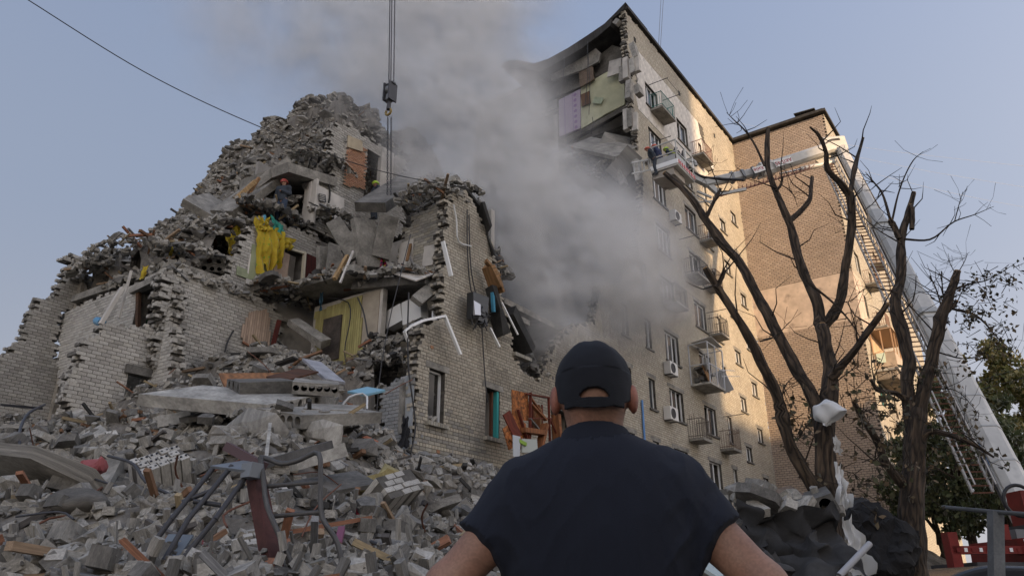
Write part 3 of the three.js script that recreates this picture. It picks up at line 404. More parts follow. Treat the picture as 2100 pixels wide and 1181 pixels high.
// ribbed wall panelling, slat by slat
function ribbed(name, label, pts, toWorld, col, step = .085, cat = 'wall panel') {
  const us = pts.map(p => p[0]), a = Math.min(...us), b = Math.max(...us), g = thing(name, label, cat), ms = [0, 1, 2].map(k => M(...col.map(c => c * (1 - k * .07)), { map: plasterMap, roughness: .8 }));
  const c0 = toWorld((a + b) / 2, Math.min(...pts.map(p => p[1])), 0); g.position.copy(c0);
  let k = 0; for (let u = a; u < b; u += step, k++) { let y0 = null, y1 = null; for (let y = Math.min(...pts.map(p => p[1])); y < Math.max(...pts.map(p => p[1])); y += .05) if (inPoly(pts, u + step / 2, y)) { y0 ??= y; y1 = y; } if (y0 === null || y1 - y0 < .1) continue; const A = toWorld(u + step / 2, y0, 0), B = toWorld(u + step / 2, y1, 0), m = part('slat', bar(A.sub(c0), B.sub(c0), step * .86, .03, toWorld(1, 0, 0).sub(toWorld(0, 0, 0)).cross(V(0, 1, 0))), ms[k % 3], g); }
  return g;
}
ribbed('wall_panelling', 'peach ribbed wall panelling low on the large white wall', px2([[494, 708], [496, 668], [512, 640], [545, 632], [553, 650], [553, 712]], X2 + .05, -11), (u, y, w) => V(X2 + .05 + w, y, -11 - u), [.62, .48, .38]);
{ // yellow-green panelled wall with a blackened door
  const Z = -16, P = px3([[645, 640], [648, 730], [688, 745], [733, 756], [742, 745], [741, 603], [700, 618]], Z, -20), g = ribbed('wall_panelling', 'yellow green ribbed wall panelling around a blackened door', P, (u, y, w) => V(-20 + u, y, Z + w), [.52, .48, .2], .1);
  placed('backing_wall', rectZ(645, 630, 775, 750, Z - .06, .2), mat.plaster, 'pale plastered wall behind the yellow green panelling', 'wall');
  placed('burnt_door', rectZ(663, 655, 692, 735, Z + .07, .05), M(.13, .11, .1, { map: concreteMap }), 'blackened door set in the yellow green panelling', 'door');
  placed('stained_corner', rectZ(742, 604, 768, 745, Z - .03, .1), M(.5, .45, .37, { map: plasterMap }), 'stained plaster corner beside the yellow green panelling', 'wall');
}
// floor slab over that room, and its torn edge
const slabThing = (l, A, B, C, m = mat.concrete, t = .22, n = 6, amt = .05) => placed('hollow_slab', rough(slab(A, B, C, t, n), amt, 1.7, rnd() * 9), m, l, 'concrete slab', 'broken concrete floor slabs');
placed('floor_slab', rough(board(V(-20.3, 10.75, -14.9), V(-16.9, 10.75, -15.1), V(-20.3, 10.75, -19.5), .3), .06, 1.2), mat.concrete, 'broken floor slab roofing the room with yellow green panelling', 'concrete slab', 'broken concrete floor slabs');
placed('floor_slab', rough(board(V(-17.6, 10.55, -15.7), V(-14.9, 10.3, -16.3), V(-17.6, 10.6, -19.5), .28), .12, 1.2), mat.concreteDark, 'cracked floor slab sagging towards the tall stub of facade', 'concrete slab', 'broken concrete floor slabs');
placed('room_back_wall', box(5.9, 9.2, .2, -17.7, 9.6, -19.5), mat.plaster, 'plastered back wall inside the broken rooms of the ruin', 'wall');
placed('room_side_wall', rectX(560, 590, 690, 780, X2 - .3, .2), mat.plaster, 'plastered wall left of the yellow green panelling', 'wall');
placed('leaning_slab', rough(board(onX(590, 655, -19.4), onX(612, 650, -19.4), onX(650, 705, -18.2), .25), .08, 2), mat.concrete, 'concrete slab leaning in the dark gap left of the panelling', 'concrete slab');
placed('red_door', board(onX(567, 655, -20.1), onX(577, 657, -20.0), onX(568, 712, -20.1), .05), M(.15, .03, .025, { map: woodMap }), 'dark red door leaf beside the peach panelling', 'door');
placed('floor_slab', rough(merge([board(V(-26.3, 10.55, -10.95), V(-23.6, 10.5, -11.0), V(-26.3, 10.55, -14), .24), board(V(-23.5, 10.5, -11.1), V(-20.7, 10.5, -11.05), V(-23.5, 10.5, -14), .24)]), .08, 1.6), mat.concrete, 'cracked floor slab resting on the cross wall with the narrow doorway', 'concrete slab', 'broken concrete floor slabs');
// kitchen cupboards and white panel in the room behind the stub
placed('kitchen_cupboard', board(onZ(788, 640, -16.4), onZ(820, 622, -16.4), onZ(788, 676, -16.4), .35), M(.62, .62, .6, { roughness: .6 }), 'pale kitchen wall cupboard, left one of the row', 'cupboard', 'kitchen cupboards in the broken room');
placed('kitchen_cupboard', board(onZ(823, 621, -16.4), onZ(860, 604, -16.4), onZ(823, 668, -16.4), .35), M(.64, .64, .62, { roughness: .6 }), 'pale kitchen wall cupboard, right one of the row', 'cupboard', 'kitchen cupboards in the broken room');
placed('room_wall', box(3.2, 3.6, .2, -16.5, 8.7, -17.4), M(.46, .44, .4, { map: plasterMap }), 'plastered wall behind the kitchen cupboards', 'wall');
placed('white_sheet', rectX(888, 624, 914, 668, -14.75, .04), M(.66, .69, .72, { roughness: .5 }), 'white panel standing at the edge of the stub of facade', 'panel');
placed('white_upright', rectX(915, 586, 922, 668, -14.45, .2), M(.5, .52, .54), 'grey upright of a torn out window at the stub', 'upright');
// bent white plastic window frame
placed('bent_window_frame', merge([bar(onX(843, 668, -14.1), onX(868, 657, -14.1), .1, .07), bar(onX(868, 657, -14.1), onX(912, 648, -14.1), .1, .07), bar(onX(912, 648, -14.1), onX(944, 727, -14.0), .1, .07), bar(onX(843, 668, -14.1), onX(829, 680, -14.15), .1, .05), bar(onX(829, 680, -14.15), onX(836, 700, -14.2), .08, .05)]), mat.frame, 'bent white window frame lying over the broken sill of the stub', 'window frame');
placed('window_strip', bar(onX(908, 495, -14.15), onX(925, 566, -14.1), .14, .06), mat.frame, 'white window strip leaning on the stub of facade', 'window frame');
placed('window_strip', bar(onX(1004, 672, -14.2), onX(1024, 712, -14.1), .1, .05), mat.frame, 'white frame piece hanging at the smoky window of the stub', 'window frame');
placed('window_strip', bar(onX(1029, 620, -13.9), onX(1062, 686, -13.8), .05, .04), mat.frame, 'thin white strip hanging in the smoke right of the stub', 'window frame');
// pier end of the stub: painted plaster and brick end
brickWall({ name: 'brick_wall', label: 'short grey painted brick return wall at the near corner of the stub', category: 'wall', group: 'torn brick walls of the fallen part', pos: [-16.3, 0, -15.52], turn: 0, poly: px3([[778, 900], [780, 800], [792, 788], [818, 780], [834, 772], [842, 900], [842, 990], [800, 990]], -15.52, -16.3), palette: [[.42, .44, .46], [.38, .4, .42], [.45, .46, .47]], key: 'greyp', singles: 150, torn: { left: 1 }, thick: .35 });
placed('pier_edge', bar(onZ(826, 785, -15.4), onZ(822, 890, -15.4), .14, .12), mat.concrete, 'grey plaster edge at the near corner of the stub', 'wall');
// inner brick wall of the stub, upper floor
brickWall({ name: 'brick_wall', label: 'upper inner brick wall of the stub, partly plastered', category: 'wall', group: 'torn brick walls of the fallen part', pos: [-18, 0, -17], turn: 0, poly: px3([[806, 590], [830, 470], [850, 440], [880, 425], [905, 420], [922, 425], [915, 600], [860, 590]], -17, -18), palette: PAL.stub, key: 'stub', singles: 300, torn: { left: 1 }, thick: .35, tone: rubTone });
placed('plaster_patch', rough(board(onZ(818, 500, -16.96), onZ(848, 490, -16.96), onZ(806, 560, -16.96), .04), .04, 3), mat.plaster, 'grey plaster left on the upper inner wall of the stub', 'plaster');
placed('plaster_patch', rough(board(onZ(870, 505, -16.96), onZ(892, 500, -16.96), onZ(872, 545, -16.96), .03), .04, 3), mat.plaster, 'small plaster patch on the upper inner wall near the blue cloth', 'plaster');
placed('inner_slab', rough(rectX(250, 750, 312, 900, -21.6, .2), .1, 1.5), mat.concrete, 'grey slab standing inside the low doorway of the front pier wall', 'concrete slab');
// ---- curtain wall, second floor of the middle wall
{
  const d0 = px2([[586, 505]], X2, -13)[0], d1 = px2([[622, 512]], X2, -13)[0];
  brickWall({ name: 'brick_wall', label: 'upper brick wall where the yellow curtain hangs beside a dark doorway', category: 'wall', group: 'torn brick walls of the fallen part', pos: [X2, 0, -13], turn: FACE_X, singles: 300, poly: px2([[455, 575], [472, 550], [481, 520], [500, 490], [526, 456], [545, 442], [600, 470], [650, 492], [655, 610], [455, 600]], X2, -13), holes: [[d0[0], d1[0], 10.3, d0[1]]], palette: PAL.white, key: 'white', torn: { left: 1, right: 1 }, tone: rubTone });
  const pl = (l, a, c, d, m, cat = 'plaster') => placed('painted_plaster', rough(rectX(a[0], a[1], c[0], d[1], X2 + .04, .03), .02, 3), m, l, cat, 'painted plaster on the curtain wall');
  pl('light green plaster left of the yellow curtain', [486, 545], [524, 478], [482, 578], M(.4, .46, .3, { map: plasterMap })); pl('white stripe of bare plaster beside the green wall', [512, 520], [517, 521], [510, 586], mat.plasterWhite); pl('green plaster right of the white stripe', [518, 500], [545, 500], [517, 585], M(.38, .43, .27, { map: plasterMap })); pl('peach plaster beneath the yellow curtain', [518, 560], [540, 566], [513, 588], M(.62, .44, .28, { map: plasterMap })); pl('pinkish plaster beside the dark doorway', [566, 510], [585, 514], [560, 598], M(.55, .42, .33, { map: plasterMap }));
  placed('room_wall', rectX(540, 440, 720, 640, -23.4, .2), mat.plaster, 'plastered wall of the room behind the curtain wall', 'wall');
  placed('door_frame', merge([bar(onX(586, 508, X2 + .06), onX(626, 520, X2 + .06), .08, .08), bar(onX(624, 518, X2 + .06), onX(618, 600, X2 + .06), .13, .08)]), M(.6, .55, .42), 'cream frame of the dark doorway beside the curtain', 'door frame');
  placed('dark_red_panel', rectX(630, 520, 650, 598, X2 + .1, .05), M(.11, .022, .02, { map: woodMap }), 'dark red panel right of the dark doorway', 'panel');
  const pc = placed('small_picture', board(onX(571, 521, X2 + .08), onX(580, 524, X2 + .08), onX(569, 536, X2 + .08), .03), mat.black, 'small black framed picture beside the dark doorway', 'picture');
}
// curtains
const yellow = new THREE.MeshPhysicalMaterial({ color: new THREE.Color().setRGB(.56, .44, .035), roughness: .9, transmission: .25, thickness: 0, side: THREE.DoubleSide, map: texture(128, (u, v) => { const d = Math.hypot(((u * 7 + (v * 9 | 0) * .4) % 1) - .5, ((v * 9) % 1) - .5); return d < .13 && hsh(u * 7 | 0, v * 9 | 0, 3) < .5 ? [150, 235, 220] : d < .2 && hsh(u * 7 | 0, v * 9 | 0, 3) > .7 ? [255, 250, 225] : [255, 240, 190].map(c => c * (.9 + .2 * rnd())); }) }), teal = M(.05, .36, .3, { side: THREE.DoubleSide, map: speckMap });
{
  const X = X2 + .15, g = thing('curtain', 'large torn yellow curtain hanging beside the dark doorway', 'curtain', [0, 0, 0], 0, 'torn yellow curtains'), o = onX(560, 590, X); g.position.copy(o); const c = (a, b, d, e, f, dp) => cloth(onX(...a, X).sub(o), onX(...b, X).sub(o), onX(...d, X).sub(o), onX(...e, X).sub(o), f, dp, 20, 20, .25);
  part('drape', c([524, 446], [584, 468], [536, 578], [574, 560], 3, .16), yellow, g); part('drape', c([560, 470], [606, 490], [562, 505], [600, 516], 2, .1), yellow, g); part('drape', c([530, 440], [552, 445], [526, 475], [556, 480], 2, .12), yellow, g);
  part('teal_lining', c([556, 440], [580, 462], [560, 474], [583, 488], 2, .05), teal, g); part('blue_strip', c([540, 440], [545, 440], [538, 462], [542, 462], 1, .02), M(.12, .4, .55), g);
}
{ const X = -20.9, o = onX(480, 520, X), g = placed('curtain', cloth(onX(456, 478, X), onX(494, 452, X), onX(478, 535, X), onX(486, 530, X), 2, .1, 12, 12), yellow, 'pale dotted yellow curtain piece caught left of the large curtain', 'curtain', 'torn yellow curtains'); }
placed('curtain', cloth(onX(352, 505, -21.5), onX(362, 497, -21.5), onX(341, 530, -21.4), onX(347, 534, -21.4), 1, .06, 8, 8), yellow, 'small yellow curtain scrap on the rubble at far left', 'curtain', 'torn yellow curtains');
placed('curtain', cloth(onX(292, 545, -20.2), onX(305, 543, -20.2), onX(286, 574, -20.1), onX(294, 574, -20.1), 1, .06, 8, 8), yellow, 'yellow curtain scrap hanging over the narrow doorway', 'curtain', 'torn yellow curtains');
placed('blue_cloth', cloth(onX(362, 506, -21.3), onX(378, 502, -21.3), onX(366, 522, -21.2), onX(372, 520, -21.2), 1, .05, 6, 6), M(.12, .2, .28), 'grey blue rag on the rubble beside the yellow scrap', 'rag');
placed('blue_cloth', cloth(onX(655, 600, -19.0), onX(662, 598, -19.0), onX(655, 640, -18.9), onX(659, 638, -18.9), 1, .05, 6, 8), M(.04, .1, .15), 'dark blue rag hanging from the slab over the panelling', 'rag');
placed('blue_cloth', cloth(onX(912, 462, -14.7), onX(917, 462, -14.7), onX(909, 500, -14.6), onX(915, 498, -14.6), 1, .04, 6, 8), M(.04, .13, .32), 'bright blue cloth at the corner of the inner brick wall', 'rag');
placed('bright_cloth', cloth(onX(776, 512, -17.2), onX(786, 512, -17.2), onX(774, 552, -17.1), onX(790, 550, -17.1), 2, .1, 8, 8), new THREE.MeshStandardMaterial({ color: 0xffffff, roughness: .9, side: THREE.DoubleSide, map: texture(64, (u, v) => { const a = loop(u, v, 9, 2, 5), b = loop(u, v, 7, 2, 44); return a > .1 ? [200, 30, 90] : b > .1 ? [190, 170, 50] : a < -.15 ? [40, 30, 70] : [130, 20, 60]; }) }), 'pink and yellow patterned cloth hanging among the slabs', 'cloth');
placed('black_cloth', cloth(onX(826, 850, -14.3), onX(836, 852, -14.3), onX(822, 920, -14.2), onX(838, 925, -14.2), 1, .1, 8, 10), M(.012, .012, .014, { side: THREE.DoubleSide }), 'black cloth hanging down the near corner of the stub', 'cloth');
// ---- tower: upper part of the middle wall with the bare orange brick panel
{
  const h0 = px2([[754, 300]], X2, -15)[0], h1 = px2([[786, 300]], X2, -15)[0];
  brickWall({ name: 'brick_wall', label: 'topmost ruined wall with an orange brick patch under smoke', category: 'wall', group: 'torn brick walls of the fallen part', pos: [X2, 0, -15], turn: FACE_X, singles: 300, jag: .22, poly: px2([[640, 470], [640, 372], [686, 372], [682, 330], [678, 300], [682, 258], [712, 255], [770, 292], [830, 330], [830, 480], [640, 480]], X2, -15), holes: [[h0[0], h1[0], 16.0, h0[1] - .1]], palette: PAL.white, key: 'white', torn: { left: 1, right: 1 }, tone: () => .85 });
  const patch = brickWall({ name: 'brick_patch', label: 'orange brick lining exposed beside the open doorway of the topmost wall', category: 'wall', pos: [X2 + .1, 0, -16.6], turn: FACE_X, singles: 300, jag: .05, bw: .2, bh: .075, thick: .1, poly: px2([[711, 300], [716, 284], [738, 296], [750, 305], [749, 388], [706, 378]], X2 + .1, -16.6), palette: PAL.red, key: 'red', mortar: mat.plaster });
  placed('cream_plaster', rough(board(onX(712, 277, X2 + .16), onX(742, 291, X2 + .16), onX(711, 298, X2 + .16), .05), .06, 3), M(.55, .48, .36, { map: plasterMap }), 'cream plaster edge above the orange brick lining', 'plaster');
  placed('doorway_jamb', rectX(784, 300, 802, 410, X2 + .06, .2), mat.plaster, 'pale jamb right of the open doorway in the topmost wall', 'wall');
  placed('white_wall', rough(rectX(638, 372, 702, 458, X2 + .13, .1), .03, 2), mat.plasterWhite, 'white plastered wall with a small vent beside the standing rescuer', 'wall');
  placed('white_wall_end', rectZ(626, 376, 640, 455, -15.7, .1), mat.plaster, 'narrow end of the white plastered wall', 'wall');
  const vg = thing('wall_vent', 'small slatted vent in the white plastered wall', 'vent'); const vo = onX(659, 410, X2 + .16); vg.position.copy(vo); part('vent_frame', board(onX(653, 397, X2 + .16).sub(vo), onX(666, 400, X2 + .16).sub(vo), onX(653, 412, X2 + .16).sub(vo), .03), mat.steelDark, vg); for (let k = 0; k < 4; k++) part('slat', bar(onX(654, 399 + k * 3.4, X2 + .18).sub(vo), onX(665, 402 + k * 3.4, X2 + .18).sub(vo), .03), mat.concretePale, vg);
  placed('crack_strip', tube([onX(674, 372, X2 + .16), onX(676, 400, X2 + .16), onX(673, 420, X2 + .16), onX(675, 448, X2 + .16)], .035, 5), mat.soot, 'dark cable running down the white plastered wall', 'cable');
}
// cell in which the rescuer stands
placed('cell_roof', rough(board(onX(590, 352, -20.2), onX(690, 382, -20.2), V(-23, 0, 0).add(V(0, onX(590, 352, -20.2).y + .2, onX(590, 352, -20.2).z)), .35), .1, 1.3), mat.concrete, 'thick slab roofing the cell of the standing rescuer', 'concrete slab', 'broken concrete floor slabs');
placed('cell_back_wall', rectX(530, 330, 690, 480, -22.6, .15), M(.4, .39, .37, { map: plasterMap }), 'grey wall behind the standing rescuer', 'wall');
placed('cell_beam', rough(bar(onX(592, 330, -21.0), onX(480, 412, -21.8), .32, .3), .08, 2), mat.concrete, 'tilted beam above the left of the standing rescuer', 'concrete slab', 'broken concrete floor slabs');
placed('leaning_slab', rough(board(onX(622, 375, -20.6), onX(636, 372, -20.6), onX(608, 440, -20.4), .15), .05, 2), mat.concrete, 'narrow slab leaning right of the standing rescuer', 'concrete slab');
placed('leaning_slab', rough(board(onX(375, 405, -22.4), onX(425, 395, -23.6), onX(440, 450, -21.6), .25), .1, 1.5), mat.concrete, 'big grey slab leaning at the far left shoulder of the ruin', 'concrete slab');
placed('long_slab', rough(board(onX(430, 430, -22), onX(545, 352, -22), onX(450, 445, -21.2), .3), .08, 1.5), mat.concrete, 'long slab climbing to the cell of the rescuer', 'concrete slab', 'broken concrete floor slabs');
placed('timber_beam', bar(onX(483, 407, -21), onX(522, 372, -21), .14), mat.woodPale, 'pale timber beam leaning left of the standing rescuer', 'timber');
placed('timber_beam', bar(onX(495, 420, -21), onX(530, 365, -21.2), .1), mat.wood, 'second timber leaning beside the pale beam', 'timber');
// hollow-core slabs lying on the shoulder of the ruin
slabThing('hollow core slab with open cores under the yellow scrap', onX(352, 520, -21.5), onX(382, 500, -23.6), onX(478, 530, -20.6), mat.concrete, .24, 6); slabThing('hollow core slab tipped up with large open cores', onX(388, 470, -21.8), onX(395, 452, -23.2), onX(448, 445, -21.6), mat.concrete, .3, 5); slabThing('rounded slab end lying under the open cores', onX(378, 540, -21.2), onX(385, 528, -22.6), onX(470, 545, -20.7), mat.concreteDark, .2, 6);
slabThing('pale broken slab on the left skyline', onX(212, 530, -25), onX(268, 512, -25.6), onX(240, 548, -23.8), mat.concretePale, .2, 5, .1); slabThing('second broken slab on the left skyline', onX(262, 515, -24.6), onX(320, 505, -24.6), onX(300, 540, -23), mat.concrete, .2, 5, .1);
// slabs hanging in the middle
placed('hanging_slab', rough(board(onX(668, 462, -18.8), onX(716, 535, -18.2), onX(700, 458, -18.4), .24), .1, 1.6), mat.concrete, 'long slab hanging at an angle below the lifted slab', 'concrete slab', 'slabs hanging below the hook'); 
placed('hanging_slab', rough(board(onX(727, 445, -17.3), onX(768, 450, -17.2), onX(735, 545, -17.2), .22), .16, 1.4), mat.concrete, 'large rounded slab hanging straight down below the hook', 'concrete slab', 'slabs hanging below the hook');
placed('hanging_slab', rough(board(onX(782, 435, -16.9), onX(815, 445, -16.6), onX(800, 520, -16.8), .22), .16, 1.4), mat.concrete, 'broken slab hanging right of the largest hanging slab', 'concrete slab', 'slabs hanging below the hook');
placed('hanging_slab', rough(board(onX(655, 505, -18.8), onX(672, 510, -18.8), onX(640, 545, -18.8), .2), .08, 2), mat.concrete, 'short slab propped right of the dark red panel', 'concrete slab', 'slabs hanging below the hook');
placed('hanging_slab', rough(board(onX(675, 500, -18.6), onX(700, 505, -18.4), onX(672, 580, -18.5), .2), .08, 2), mat.concrete, 'upright slab standing in the middle of the broken storey', 'concrete slab', 'slabs hanging below the hook');
placed('timber_beam', bar(onX(712, 525, -17.6), onX(685, 572, -17.4), .12), mat.woodPale, 'pale broken timber leaning on the middle storey', 'timber'); placed('timber_beam', bar(onX(724, 515, -17.4), onX(697, 580, -17.2), .06), mat.plasterWhite, 'thin pale lath leaning on the middle storey', 'timber');
placed('fallen_board', rough(board(onX(808, 560, -15.6), onX(845, 548, -15.6), onX(802, 578, -15.2), .04), .02, 2), mat.plasterWhite, 'white board lying on the slab edge near the stub', 'board'); placed('fallen_slab_piece', rough(board(onX(845, 605, -15), onX(888, 572, -15), onX(858, 625, -14.8), .2), .03, 2), mat.concrete, 'square concrete piece tilting off the slab edge near the stub', 'concrete slab');
placed('timber_beam', bar(onX(868, 440, -16.2), onX(880, 475, -15.9), .16), mat.concreteDark, 'grey beam stub hanging before the inner brick wall', 'beam');
placed('wood_strip', bar(onX(842, 500, -16.3), onX(834, 535, -16.2), .1, .04), mat.wood, 'orange wood strip on the upper inner wall of the stub', 'timber');
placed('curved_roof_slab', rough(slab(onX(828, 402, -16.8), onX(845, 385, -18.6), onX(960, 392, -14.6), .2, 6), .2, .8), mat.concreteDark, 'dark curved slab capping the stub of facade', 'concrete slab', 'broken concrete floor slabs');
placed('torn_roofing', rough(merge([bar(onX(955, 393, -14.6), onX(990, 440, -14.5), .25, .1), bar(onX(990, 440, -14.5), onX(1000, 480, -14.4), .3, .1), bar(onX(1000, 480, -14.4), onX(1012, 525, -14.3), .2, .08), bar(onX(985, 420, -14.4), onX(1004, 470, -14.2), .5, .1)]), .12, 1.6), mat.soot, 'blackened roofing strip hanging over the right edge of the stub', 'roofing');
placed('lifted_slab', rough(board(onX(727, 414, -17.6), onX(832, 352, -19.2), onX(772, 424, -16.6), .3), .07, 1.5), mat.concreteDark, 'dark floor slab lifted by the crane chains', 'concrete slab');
// hanging wreck on the facade of the stub
{
  const o = onX(975, 640, -14.1), g = thing('wrecked_appliance', 'burnt black appliance hanging by cables on the stub of facade', 'wreck', o.toArray()), l = [];
  part('casing', rough(box(.3, .85, .75, .05, .1, 0), .12, 2), M(.02, .022, .024, { roughness: .35 }), g); part('foil_sheet', rough(box(.08, .45, .3, .25, -.02, .28), .12, 4), M(.5, .5, .52, { roughness: .3, metalness: .7 }), g);
  for (let k = 0; k < 24; k++) l.push(tube([V(rr(0, .2), rr(-.5, .4), rr(-.5, .4)), V(rr(.1, .35), rr(-.6, .2), rr(-.4, .4)), V(rr(0, .2), rr(-.7, 0), rr(-.6, .3))], .025, 4)); part('tangled_wires', merge(l), mat.wire, g).name = 'wire';
}
{ const l = [[[962, 440], [963, 500], [967, 560], [975, 600], [985, 640], [990, 700], [995, 780], [1000, 825]], [[958, 430], [959, 520], [965, 590], [972, 615]]].map(p => tube(p.map(q => onX(...q, X0 + .1)), .022, 5)); placed('loose_cable', merge(l), mat.wire, 'black cable running down the stub past the burnt appliance', 'cable'); }
placed('loose_cable', tube([[838, 600], [836, 680], [838, 760], [846, 820], [852, 880], [842, 930], [836, 985]].map(q => onX(...q, X0 + .25)), .025, 5), mat.wire, 'grey cable falling along the near corner of the stub', 'cable');
placed('loose_cable', tube([[842, 480], [822, 560], [800, 650], [780, 760], [772, 850]].map(q => onX(...q, X0 + .2)), .014, 5), mat.wire, 'thin dark cable slanting across the broken rooms', 'cable');
placed('loose_cable', tube([[930, 420], [936, 450], [940, 495], [966, 505]].map(q => onX(...q, X0 + .1)), .03, 5), mat.wirePale, 'pale cable hanging on the upper stub of facade', 'cable');
placed('loose_cable', tube([[670, 610], [715, 622], [718, 650], [706, 720], [712, 755]].map(q => onZ(...q, -15.8)), .02, 5), mat.wire, 'dark cable looping over the yellow green panelling', 'cable');
placed('loose_cable', tube([[733, 610], [745, 640], [754, 690]].map(q => onZ(...q, -15.6)), .025, 5), mat.wire, 'short dark cable right of the yellow green panelling', 'cable');
placed('loose_cable', tube([[460, 722], [466, 700], [478, 678]].map(q => onX(...q, X2 + .1)), .03, 5), mat.wire, 'bent bar sticking up before the large white wall', 'cable');
// barricade of splintered timber and chipboard at the entrance
{
  const o = onX(1090, 900, -13.6), g = thing('wrecked_porch', 'wrecked entrance porch of chipboard, red frames and splintered wood', 'porch', o.toArray()), b = (l, m, n, p) => part(n, l, m, g), R = (x, y, X = -13.4) => onX(x, y, X).sub(o), redw = M(.2, .045, .025, { map: woodMap }), tan = M(.38, .17, .08, { map: woodMap });
  b(rough(board(R(1047, 800), R(1082, 806), R(1052, 860), .03), .05, 2), mat.osb, 'chipboard'); b(rough(board(R(1050, 850), R(1078, 870), R(1062, 905), .03), .08, 2), mat.osb, 'chipboard'); b(rough(board(R(1030, 850, -13.5), R(1048, 842), R(1040, 905), .04), .1, 2), redw, 'red_panel'); b(rough(board(R(1030, 880), R(1046, 870), R(1048, 920), .03), .06, 2), mat.osb, 'chipboard');
  for (const [a, c, w, m] of [[[1088, 805], [1086, 920], .09, redw], [[1062, 840], [1090, 930], .1, redw], [[1080, 808], [1128, 816], .09, redw], [[1125, 815], [1128, 905], .08, redw], [[1090, 830], [1120, 862], .12, tan], [[1070, 882], [1112, 888], .3, tan], [[1118, 870], [1105, 925], .25, tan], [[1090, 858], [1132, 858], .06, redw], [[1088, 815], [1118, 858], .08, tan], [[1086, 858], [1104, 880], .1, mat.concreteDark], [[1080, 880], [1092, 932], .07, redw], [[1140, 850], [1146, 930], .3, tan], [[1128, 860], [1146, 900], .06, redw]]) b(bar(R(...a, -13.3), R(...c, -13.3), w, w * .5), m, 'timber');
  for (let k = 0; k < 10; k++) b(bar(R(1092 + k * 2.2, 830 + k % 3 * 4, -13.6), R(1091 + k * 2.4, 878, -13.6), .07, .03), pick([tan, mat.wood, redw]), 'splinter');
  b(rough(board(R(1052, 892, -13.1), R(1066, 896, -13.1), R(1058, 935, -13.1), .03), .07, 3), M(.45, .48, .5), 'grey_sheet'); b(rough(board(R(1068, 900, -13.2), R(1100, 905, -13.2), R(1075, 925, -13.2), .04), .08, 3), M(.42, .45, .42), 'plaster_sheet'); b(rough(board(R(1064, 903, -13.1), R(1080, 905, -13.1), R(1066, 910, -13.1), .04), .08, 3), M(.25, .4, .06), 'green_scrap');
}
placed('wood_debris', rough(merge([bar(onX(1000, 545, -14), onX(1018, 590, -14), .4, .2), bar(onX(1010, 555, -13.9), onX(1030, 600, -13.9), .2, .1), bar(onX(998, 535, -13.9), onX(1025, 565, -13.9), .15, .1)]), .12, 2), mat.wood, 'burnt orange wood debris clinging to the right edge of the stub', 'timber');
placed('soot_debris', rough(merge([bar(onX(1006, 590, -14.1), onX(1020, 640, -14.1), .4, .2), bar(onX(1018, 640, -14.2), onX(1030, 690, -14.2), .5, .3), bar(onX(1040, 640, -14.6), onX(1075, 720, -14.6), .8, .4)]), .2, 1.5), mat.soot, 'sooty debris hanging below the orange wood at the stub', 'debris');
placed('blue_pipe', bar(onX(1010, 600, -14), onX(1012, 640, -14), .1), M(.05, .22, .33), 'blue pipe sticking up behind the stub of facade', 'pipe');


// ---------------------------------------------------------------- rubble
const ctrl = [[-150, 1150, 7], [100, 1160, 6.5], [400, 1165, 6.5], [700, 1168, 7], [950, 1165, 8], [1250, 1168, 10], [1450, 1160, 9], [1600, 1170, 9],
  [-150, 1020, 11], [80, 1030, 10], [300, 1040, 9.5], [600, 1050, 10], [800, 1060, 12], [930, 1085, 14], [-150, 930, 17], [60, 945, 15], [200, 930, 14.5], [350, 925, 13], [520, 905, 13.5], [700, 930, 15], [800, 975, 18],
  [60, 892, 21], [-100, 900, 21], [250, 885, 18.5], [330, 860, 17.5], [500, 862, 16], [680, 850, 17.5], [770, 890, 19.2], [835, 1010, 20], [370, 800, 20.6], [450, 742, 22.4], [560, 724, 22.9], [640, 742, 22.4], [720, 768, 21.8], [760, 725, 22.2], [820, 700, 22.2], [850, 668, 22.4],
  [1000, 1055, 20.5], [1150, 1080, 24], [1300, 1070, 28], [1500, 1060, 33], [1580, 1045, 37], [1700, 1070, 38]].map(c => at(...c));
for (const f of [2.6, 4.2]) for (const r of [-6, -3, 0, 3, 6]) ctrl.push(eye.clone().addScaledVector(FW, f).addScaledVector(RT, r).setY(f < 3 ? .03 : .75));
for (const q of [[6, 0, -6], [8, 0, -14], [2, 1, -24], [-2, 1.6, -34], [-6, 2.2, -44], [4, .2, -30]]) ctrl.push(V(...q));
for (const q of [[-14.2, 4.1, -14.9], [-15.4, 4.5, -14.9], [-13.6, 3.7, -14.6], [-13.5, 3.3, -16.5], [-13, 3.0, -19], [-13, 3.0, -23]]) ctrl.push(V(...q));
const inRoom = (x, z) => x < X0 - .4 && z < -15.8, barrier = (x, z) => x > -16.6 && z < -14.6;
for (const px of [1760, 1900, 2050, 2200]) for (const f of [7, 10, 14, 18, 23, 28]) ctrl.push(at(px, 1150, f).setY(.35));
function heap(x, z) { let s = 0, w = 0; const room = inRoom(x, z); for (const c of ctrl) { if (inRoom(c.x, c.z) !== room && barrier(x, z)) continue; const d = (x - c.x) ** 2 + (z - c.z) ** 2 + .02, k = 1 / (d * d); s += k * c.y; w += k; } return s / w + fbm(x * .55, 0, z * .55, 3) * .35; }
const backPts = [[165, 548, -26.2], [230, 516, -25], [330, 500, -23], [350, 470, -25.5], [420, 478, -21.6], [470, 470, -21.4], [520, 440, -21.6], [600, 425, -21.5], [640, 430, -21.4], [440, 400, -25.5], [510, 300, -26], [560, 255, -25.4], [640, 205, -24.2], [690, 200, -23], [760, 235, -22.2], [830, 275, -22.6], [560, 340, -23.6], [690, 275, -21.3], [740, 280, -21.2], [800, 320, -21.4], [620, 300, -23.4]].map(([a, b, c]) => onX(a, b, c));
